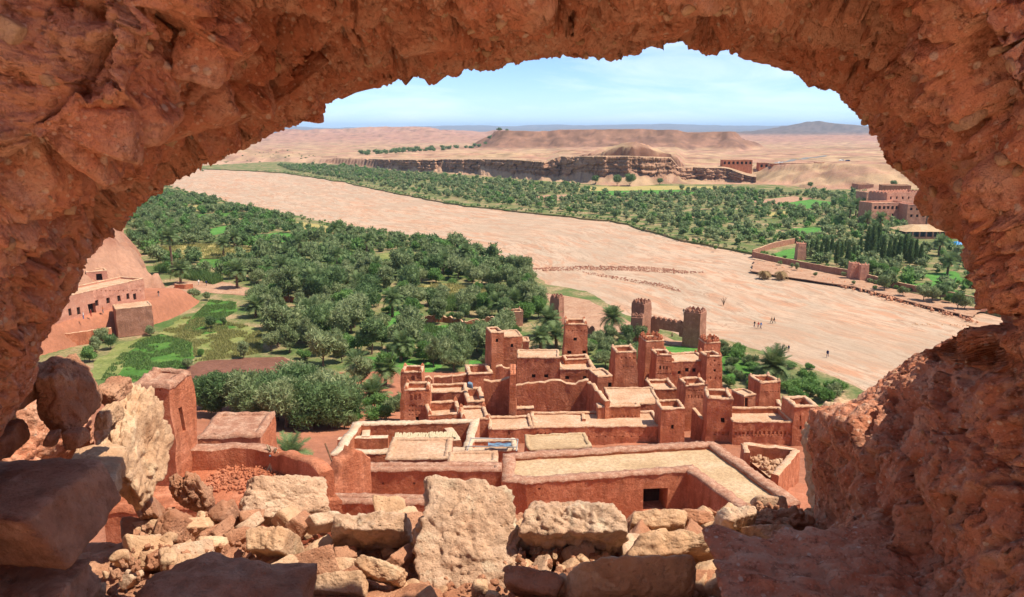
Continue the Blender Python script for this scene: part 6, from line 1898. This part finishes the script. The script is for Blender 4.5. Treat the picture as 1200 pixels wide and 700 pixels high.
# bundle of sticks leaning on the terrace wall
sb_ = G(321, 550, 34.1)
sroot = empty('stick_bundle', sb_); tag(sroot, 'bundle of pale sticks tied with a blue rag on the ruined terrace', 'sticks')
for k in range(16):
    r_ = random.Random(900 + k); a = r_.uniform(0, 6.28)
    mb = MB(); mb.tube([(math.cos(a) * r_.uniform(.15, .45), math.sin(a) * .25, 0), (math.cos(a + 3) * .07, 0.02 * math.sin(a), 0.62), (math.cos(a + 3) * r_.uniform(.1, .35), math.sin(a + 2) * .2, r_.uniform(0.8, 1.05))], 0.022, 5)
    mb.build('stick', M['straw'] if k % 3 else M['wood'], sroot)
mb = MB(); mb.tube([(-0.12, -0.08, 0.62), (0.12, -0.1, 0.66), (0.2, -0.16, 0.45)], 0.05, 6); mb.build('rag', M['blue'], sroot)
pole = MB(); pole.tube([P(381, 520, 52), P(391, 546, 51)], 0.07, 6); tag(pole.build('wooden_pole', M['wood']), 'single wooden pole leaning on the eroded red mound', 'pole')
# rubble: heaps too fine to count, and single blocks
def heap(name, label, pts, z, n, s0, s1, mat, lift=0.0):
    q = sample(px_poly(pts, z), n)
    base = [rock_mesh('x', (1, 0.7, 0.5), 700 + k, 6, 2, 0.75, 0.05, 0, 40) for k in range(5)]
    arrs = []
    for m_ in base:
        v = np.zeros(len(m_.vertices) * 3, np.float32); m_.vertices.foreach_get('co', v)
        f = np.array([list(p_.vertices) for p_ in m_.polygons]); arrs.append((v.reshape(-1, 3), f)); bpy.data.meshes.remove(m_)
    vs = []; fs = []; n0 = 0
    for p_ in q:
        v, f = arrs[random.randrange(5)]
        s = random.uniform(s0, s1) * random.choice((0.5, 0.7, 1.0))
        rot = np.array(Euler((random.uniform(0, 6), random.uniform(0, 6), random.uniform(0, 6))).to_matrix())
        vs.append((v * s * np.array([random.uniform(0.6, 1.3), random.uniform(0.6, 1.3), 1])) @ rot.T + np.array([p_[0], p_[1], z + lift * random.random() + s * 0.1])); fs.append(f + n0); n0 += len(v)
    tag(link(name, mk_mesh(name, np.concatenate(vs), np.concatenate(fs)), mat), label, None, None, 'stuff')
heap('rubble', 'red rubble scattered over the ruined terrace', [(230, 575), (390, 585), (345, 536), (262, 536)], 34.15, 1200, 0.06, 0.24, M['adobe'])
heap('rubble', 'rubble on the small ruined room floor', [(870, 532), (902, 556), (925, 540), (880, 528)], 18.1, 90, 0.3, 0.8, M['roof_pink'])
heap('rubble', 'pale timber and rubble heap behind the yard house', [(512, 462), (516, 452), (546, 450), (548, 458)], 11.0, 160, 0.3, 0.9, M['cap'], 0.9)
heap('rubble', 'fallen clods below the eroded red mound', [(384, 585), (428, 580), (420, 548), (388, 560)], 23.0, 220, 0.25, 0.9, M['adobe'], 0.8)
heap('river_stones', 'dark gravel bar across the riverbed', [(620, 315), (680, 312), (760, 313), (828, 320), (800, 321), (700, 317), (640, 318)], 0.05, 1600, 0.3, 0.8, M['adobe_brown'])
heap('river_stones', 'broken edge of a dry channel on the riverbed', [(680, 318), (740, 327), (790, 336), (800, 343), (786, 340), (735, 330), (690, 322)], 0.05, 420, 0.25, 0.8, M['adobe_brown'])
heap('river_stones', 'scattered stones at the near edge of the riverbed', [(930, 440), (990, 452), (1010, 462), (960, 446), (880, 412)], 0.1, 260, 0.2, 0.7, M['rock_tan'])
heap('river_stones', 'stones along the river edge below the garden wall', [(884, 306), (1000, 333), (1140, 372), (1150, 380), (1000, 340), (890, 312)], 0.5, 500, 0.4, 1.2, M['rock_red'])
heap('stepping_stones', 'line of pale stones crossing the riverbed', [(1068, 379), (1140, 381), (1140, 383), (1068, 381)], 0.1, 40, 0.3, 0.7, M['rock_tan'])
for (a, b, s, lab) in ((688, 352, 1.7, 'single brown boulder lying on the pale sand beyond the palm'), (1056, 432, 1.5, 'dark driftwood-like stone on the sand by the near edge')):
    o = link('river_boulder', rock_mesh('river_boulder', (s, s * 0.7, s * 0.5), int(a), 10, 4, 0.1, 0.06), M['rock_red'], None, G(a, b, 0.3)); tag(o, lab, 'boulder')
# bare shrub on the riverbed
sr = empty('bare_shrub', G(848, 358, 0.1)); tag(sr, 'leafless shrub standing alone on the riverbed', 'shrub')
mb = MB()
for k in range(14):
    r_ = random.Random(k); a = r_.uniform(0, 6.28); l_ = r_.uniform(1.2, 2.6)
    mb.tube([(0, 0, 0), (math.cos(a) * 0.3, math.sin(a) * 0.3, l_ * 0.5), (math.cos(a) * 0.9, math.sin(a) * 0.9, l_)], [0.06, 0.04, 0.015], 4)
mb.build('branches', M['bark'], sr)
# ------------------------------------------------------------------ people
def person_mesh(pose):
    """one continuous skinned figure, 1.72 m, walking or standing"""
    st_ = 0.22 if pose == 'walk' else 0.04
    J = [((0, 0, 0.95), 0.135), ((0, 0, 1.15), 0.13), ((0, 0, 1.38), 0.15), ((0, 0, 1.50), 0.06), ((0, 0.01, 1.60), 0.095), ((0, 0.0, 1.70), 0.07)]
    E = [(0, 1), (1, 2), (2, 3), (3, 4), (4, 5)]
    for sgn in (-1, 1):
        n = len(J); f = sgn * st_
        J += [((sgn * 0.10, f * 0.3, 0.86), 0.09), ((sgn * 0.11, f + 0.05, 0.48), 0.065), ((sgn * 0.11, f * 1.4 - 0.02, 0.07), 0.05), ((sgn * 0.12, f * 1.4 + 0.13, 0.03), 0.04)]
        E += [(0, n), (n, n + 1), (n + 1, n + 2), (n + 2, n + 3)]
        n = len(J)
        J += [((sgn * 0.19, 0, 1.40), 0.06), ((sgn * 0.25, -f * 0.5, 1.12), 0.048), ((sgn * 0.24, -f + 0.06, 0.88), 0.038), ((sgn * 0.24, -f + 0.09, 0.79), 0.035)]
        E += [(2, n), (n, n + 1), (n + 1, n + 2), (n + 2, n + 3)]
    me = bpy.data.meshes.new('person_skeleton')
    me.from_pydata([q[0] for q in J], E, [])
    o = bpy.data.objects.new('person_skeleton', me); COL.objects.link(o)
    md = o.modifiers.new('skin', 'SKIN')
    for k, q in enumerate(J):
        me.skin_vertices[0].data[k].radius = (q[1], q[1] * 0.85)
    me.skin_vertices[0].data[0].use_root = True
    ss = o.modifiers.new('sub', 'SUBSURF'); ss.levels = 1; ss.render_levels = 1
    dg = bpy.context.evaluated_depsgraph_get()
    out = bpy.data.meshes.new_from_object(o.evaluated_get(dg))
    bpy.data.objects.remove(o)
    return out
PM = {k: person_mesh(k) for k in ('walk', 'stand')}
M['skin'] = flat_mat('skin', (0.32, 0.17, 0.10), 0.6, 0.3, 0.1)
CLOTH = {'navy': (0.02, 0.03, 0.10), 'black': (0.02, 0.02, 0.025), 'white': (0.7, 0.68, 0.64), 'red': (0.40, 0.04, 0.03), 'blue': (0.05, 0.13, 0.32), 'grey': (0.2, 0.2, 0.2), 'khaki': (0.28, 0.22, 0.13), 'orange': (0.55, 0.18, 0.05)}
for k, c_ in CLOTH.items(): M['c_' + k] = flat_mat('cloth_' + k, c_, 0.85, 0.1, 0.1)
def person(label, px, py, top, legs, rz=0.0, pose='walk', z=0.12, group=None, robe=False):
    me = PM[pose].copy()
    me.materials.clear()
    for q in ('c_' + legs, 'c_' + top, 'skin', 'bark'): me.materials.append(M[q])
    for p_ in me.polygons:
        c_ = p_.center
        p_.material_index = 3 if c_.z > 1.66 else (2 if c_.z > 1.5 or (abs(c_.x) > 0.19 and c_.z < 0.87) else (1 if c_.z > 0.92 else 0))
    o = link('person', me, None, None, G(px, py, z)); o.rotation_euler = (0, 0, rz)
    tag(o, label, 'person', group)
    return o
person('person in dark clothes walking at the left of the riverbed trio', 884, 384, 'black', 'navy', 0.5)
person('person in red and grey in the middle of the riverbed trio', 888.5, 385, 'red', 'grey', 0.7)
person('person in blue at the right of the riverbed trio', 891.5, 385.5, 'blue', 'navy', 0.4)
person('person in khaki walking ahead as one of a pair on the riverbed', 904, 379, 'khaki', 'black', 1.0)
person('person in black walking beside the khaki one', 907, 379, 'black', 'black', 1.2)
person('person in a navy top standing at the sandy river edge', 924, 413, 'navy', 'khaki', 2.0, 'stand')
person('person in a long dark blue dress crossing the sand alone', 969.5, 419, 'navy', 'navy', -0.5)
person('person in black walking above the open-side gate tower', 801, 369, 'black', 'grey', 0.3)
person('person in brown standing under the river gate', 787.5, 398, 'khaki', 'black', 0, 'stand', 0.2)
person('person in white on the footpath by the walled palm', 233, 334, 'white', 'grey', 0.8, 'walk', BZ + 0.1)
person('person in navy on the footpath by the walled palm', 242, 335, 'navy', 'black', 0.8, 'walk', BZ + 0.1)
person('person in red sitting-height pose by the pink building door', 107, 371, 'red', 'red', 2.2, 'stand', PADZ + 0.05)
person('person in white before the pink building wall', 98, 374, 'white', 'blue', 2.2, 'stand', PADZ + 0.05)
person('person in orange beside the pink building windows', 121, 367, 'orange', 'grey', 2.2, 'stand', PADZ + 0.05)
person('person in black on the path corner by the dark square block', 186, 348, 'black', 'grey', 1.2, 'walk', PADZ - 0.2)
# ------------------------------------------------------------------ cars on the plateau road
def car(label, px, py, Y, col, L=4.4):
    p = P(px, py, Y); z = gz(p)
    r = empty('parked_car', (p.x, p.y, z), 0.3); tag(r, label, 'car')
    mb = MB()
    prof = [(-L / 2, 0.35), (-L / 2, 0.85), (-L * 0.28, 0.95), (-L * 0.14, 1.45), (L * 0.28, 1.48), (L * 0.42, 0.98), (L / 2, 0.9), (L / 2, 0.35)]
    lft = [(x_, -0.85, z_) for x_, z_ in prof]; rgt = [(x_, 0.85, z_) for x_, z_ in prof]
    mb.poly(lft); mb.poly(rgt[::-1])
    for k in range(8): mb.quad(lft[k], rgt[k], rgt[(k + 1) % 8], lft[(k + 1) % 8])
    mb.build('body', M[col], r)
    mb = MB()
    mb.quad((-L * 0.24, -0.86, 0.98), (L * 0.34, -0.86, 1.0), (L * 0.26, -0.86, 1.40), (-L * 0.12, -0.86, 1.38)); mb.build('side_window', M['glass'], r)
    for (x_, y_) in ((-L * 0.3, -0.8), (L * 0.3, -0.8), (-L * 0.3, 0.8), (L * 0.3, 0.8)):
        mb = MB(); mb.tube([(x_, y_ - 0.1, 0.33), (x_, y_ + 0.1, 0.33)], 0.33, 12); mb.build('wheel', M['c_black'], r)
car('white car parked where the track bends on the plateau', 914, 191.5, 830, 'white', 6)
car('white van parked on the plateau beyond the ruins', 986, 191.5, 800, 'white', 6)
car('dark car beside the white van on the plateau', 993, 192, 800, 'c_navy', 5)
# plateau road
def strip(name, pts, w, mat, lift=0.25):
    q = [P(a, b, Y) for a, b, Y in pts]
    vs = []; fs = []
    xs = np.array([[p.x, p.y] for p in q])
    t = np.linspace(0, len(q) - 1, 60)
    c_ = np.stack([np.interp(t, np.arange(len(q)), xs[:, k]) for k in range(2)], -1)
    d = np.gradient(c_, axis=0); d /= np.linalg.norm(d, axis=1)[:, None]
    nn = np.stack([-d[:, 1], d[:, 0]], -1)
    v = []
    for o_ in (-0.5, 0.5):
        e = c_ + nn * w * o_
        v.append(np.stack([e[:, 0], e[:, 1], ground_h(e[:, 0], e[:, 1]) + lift], -1))
    v = np.stack(v, 1).reshape(-1, 3)
    tag(link(name, mk_mesh(name, v, grid_faces(60, 2)), mat), kind='structure')
M['asphalt'] = flat_mat('grey_asphalt', (0.20, 0.19, 0.18), 0.9, 0.1)
strip('plateau_road', [(905, 191.5, 800), (925, 188.5, 900), (950, 186, 1000), (975, 184.5, 1080)], 9, M['asphalt'])
strip('plateau_road', [(880, 195, 790), (960, 193.5, 790), (1040, 194, 780), (1120, 195, 770)], 7, M['roof_pink'])
# ------------------------------------------------------------------ stones set in the mud of the arch
def ws(px, py, t_, w, hgt, d, seed, mat, rot=(0, 0, 0), boxy=0.4, rough=0.05, sub=5):
    """stone bedded in the hole's lining; t_: depth along the lining, 0 at the outer lip, 1 at the inner edge"""
    dphi = math.atan2(-(py - HC[1]), px - HC[0])
    j = int(np.argmin(np.abs(np.angle(np.exp(1j * (PHI - dphi))))))
    best = None
    for i in range(K0, K0 + K1 + 30):
        v = Wd.reshape(NR, NPH, 3)[i, j]
        a, b = proj(v[0], v[1], v[2])
        e = (a - px) ** 2 + (b - py) ** 2
        if best is None or e < best[0]: best = (e, v, i)
    v = best[1]
    me = rock_mesh('stone', (w, d, hgt), seed, 10, sub, boxy, rough, 0.0)
    o = link('stone', me, mat, None, Vector(v))
    o.rotation_euler = tuple(R(a) for a in rot)
    return child(o, ruin)
ws(338, 92, 0, 0.17, 0.035, 0.14, 801, M['mud'], (12, -38, 10), 0.95, 0.02)
ws(236, 56, 0, 0.075, 0.10, 0.06, 802, M['mud'], (10, 20, 0), 0.3, 0.04)
ws(201, 50, 0, 0.065, 0.045, 0.05, 803, M['mud'], (0, 10, 20), 0.2, 0.06)
ws(268, 40, 0, 0.09, 0.08, 0.06, 804, M['mud'], (0, -30, 0), 0.5, 0.05)
ws(135, 148, 0, 0.11, 0.085, 0.07, 805, M['mud'], (0, 15, 0), 0.3, 0.04)
ws(165, 135, 0, 0.10, 0.08, 0.07, 806, M['mud'], (0, 40, 0), 0.3, 0.05)
ws(225, 118, 0, 0.15, 0.11, 0.08, 807, M['mud'], (0, -15, 0), 0.4, 0.05)
ws(280, 112, 0, 0.13, 0.10, 0.08, 808, M['mud'], (0, -25, 0), 0.4, 0.06)
ws(366, 136, 0, 0.05, 0.03, 0.05, 809, M['mud'], (0, 10, 0), 0.6, 0.04)
ws(1141, 132, 0, 0.075, 0.022, 0.05, 810, M['rock_pale'], (0, -38, 0), 0.2, 0.03)
ws(1129, 167, 0, 0.022, 0.02, 0.02, 811, M['rock_pale'], (0, 20, 0), 0.2, 0.03, 4)
ws(1176, 62, 0, 0.03, 0.012, 0.02, 812, M['rock_tan'], (0, -20, 0), 0.2, 0.03, 4)
ws(1175, 168, 0, 0.025, 0.014, 0.02, 813, M['rock_tan'], (0, -20, 0), 0.2, 0.03, 4)
ws(1160, 158, 0, 0.02, 0.013, 0.02, 814, M['rock_tan'], (0, 10, 0), 0.2, 0.03, 4)
ws(56, 97, 0, 0.025, 0.016, 0.02, 815, M['rock_tan'], (0, 10, 0), 0.2, 0.03, 4)
ws(8, 16, 0, 0.035, 0.03, 0.03, 816, M['rock_tan'], (0, 30, 0), 0.3, 0.03, 4)
ws(905, 60, 0, 0.14, 0.06, 0.08, 817, M['mud'], (0, 10, 0), 0.4, 0.06)
ws(770, 30, 0, 0.12, 0.06, 0.08, 818, M['mud'], (0, -6, 0), 0.4, 0.06)
ws(560, 20, 0, 0.10, 0.09, 0.07, 819, M['mud'], (0, 8, 0), 0.6, 0.04)
ws(500, 30, 0, 0.13, 0.10, 0.07, 820, M['mud'], (0, -12, 0), 0.6, 0.04)
# pebbles held in the mud of the lining, too many to count
r9 = np.random.default_rng(99)
Wg = Wd.reshape(NR, NPH, 3)
vs = []; fs = []; n0 = 0
pr_ = []
for k in range(5):
    m_ = rock_mesh('x', (1, 0.75, 0.5), 760 + k, 8, 2, 0.35, 0.04, 0, 30)
    v = np.zeros(len(m_.vertices) * 3, np.float32); m_.vertices.foreach_get('co', v)
    pr_.append((v.reshape(-1, 3), np.array([list(p_.vertices) for p_ in m_.polygons]))); bpy.data.meshes.remove(m_)
for k in range(650):
    i = K0 + int(K1 * 1.1 * r9.random() ** 0.8); j = int(960 * (r9.random() ** 1.5 if r9.random() < 0.6 else r9.random()))
    v, f = pr_[k % 5]
    s = 0.006 + 0.022 * r9.random() ** 3
    rot = np.array(Euler(tuple(r9.uniform(0, 6, 3))).to_matrix())
    vs.append((v * s) @ rot.T + Wg[min(i, NR - 1), j] - np.array(ruin.location)); fs.append(f + n0); n0 += len(v)
pb = link('pebbles', mk_mesh('pebbles', np.concatenate(vs), np.concatenate(fs)), M['rock_tan'], ruin); pb['kind'] = 'stuff'
# rubble between the stones of the sill
def sill_rubble(name, label, n, s0, s1, mat, seed):
    r_ = np.random.default_rng(seed)
    vs = []; fs = []; n0 = 0
    protos = []
    for k in range(6):
        m_ = rock_mesh('x', (1, 0.8, 0.55), seed + 720 + k, 7, 3 if s1 > 0.03 else 2, 0.45, 0.05)
        v = np.zeros(len(m_.vertices) * 3, np.float32); m_.vertices.foreach_get('co', v)
        protos.append((v.reshape(-1, 3), np.array([list(p_.vertices) for p_ in m_.polygons]))); bpy.data.meshes.remove(m_)
    for k in range(n):
        Y = 1.9 + 1.15 * r_.random() ** 0.9; X = r_.uniform(-1.25, 1.15) * (0.75 + Y * 0.12)
        v, f = protos[r_.integers(0, 6)]
        s = r_.uniform(s0, s1) * r_.choice([0.5, 0.75, 1.0])
        rot = np.array(Euler(tuple(r_.uniform(0, 6, 3))).to_matrix())
        zb_ = bed(Y) + 0.02 + 0.05 * math.sin(X * 5 + Y * 3)
        vs.append((v * s) @ rot.T + np.array([X, Y, zb_])); fs.append(f + n0); n0 += len(v)
    tag(link(name, mk_mesh(name, np.concatenate(vs), np.concatenate(fs), False), mat), label, None, None, 'stuff')
sill_rubble('sill_gravel', 'clay crumbs and gravel between the boulders of the sill', 2600, 0.008, 0.04, M['rock_red'], 5)
sill_rubble('sill_pebbles', 'pale broken pebbles between the boulders of the sill', 200, 0.02, 0.085, M['rock_tan'], 6)
# mud bed the boulders lie on
NX, NY = 160, 150
bx_, by_ = np.meshgrid(np.linspace(-1.9, 1.9, NX), np.linspace(1.3, 4.6, NY), indexing='xy')
bp = np.stack([bx_.ravel(), by_.ravel(), np.zeros(NX * NY)], -1)
bz = np.array([bed(q) for q in bp[:, 1]]) - np.maximum(bp[:, 1] - 2.85, 0) * 0.8
f1, f2, ci = vor(bp * 9, 7)
bp[:, 2] = bz + fbm(bp * 3, 4, 131) * 0.05 + (0.5 - f1) * 0.03 + fbm(bp * 22, 3, 132) * 0.012 - 0.02
tag(link('sill_bed', mk_mesh('sill_bed', bp, grid_faces(NY, NX), True), M['rock_red']), kind='structure')
# small weed
mb = MB()
for k in range(26):
    r_ = random.Random(60 + k); a = r_.uniform(0, 6.28); l_ = r_.uniform(0.02, 0.045)
    b0 = Vector((r_.uniform(-.02, .02), r_.uniform(-.02, .02), 0)); e = b0 + Vector((math.cos(a) * l_ * 0.8, math.sin(a) * l_ * 0.8, l_)); w_ = Vector((-math.sin(a), math.cos(a), 0)) * 0.003
    mid = b0.lerp(e, 0.5) + Vector((0, 0, 0.015))
    mb.quad(b0 - w_ * 0.4, b0 + w_ * 0.4, mid + w_, mid - w_); mb.tri(mid - w_, mid + w_, e)
wd = mb.build('weed', M['l_grass'], None, False, P(360, 668, 2.5)); tag(wd, 'small tuft of green weed between the sill stones', 'weed')
# ------------------------------------------------------------------ the air
hz = MB(); hz.box((0, 22000, 140), (90000, 48500, 300)); 
ho = hz.build('haze', None); ho['kind'] = 'stuff'
hm = bpy.data.materials.new('haze'); hm.use_nodes = True
hm.node_tree.nodes.clear()
hout = hm.node_tree.nodes.new('ShaderNodeOutputMaterial'); hv = hm.node_tree.nodes.new('ShaderNodeVolumePrincipled')
hv.inputs['Color'].default_value = (0.50, 0.74, 1.0, 1)
hv.inputs['Density'].default_value = 5.5e-5
hv.inputs['Anisotropy'].default_value = 0.0
hm.node_tree.links.new(hv.outputs['Volume'], hout.inputs['Volume'])
ho.data.materials.append(hm)
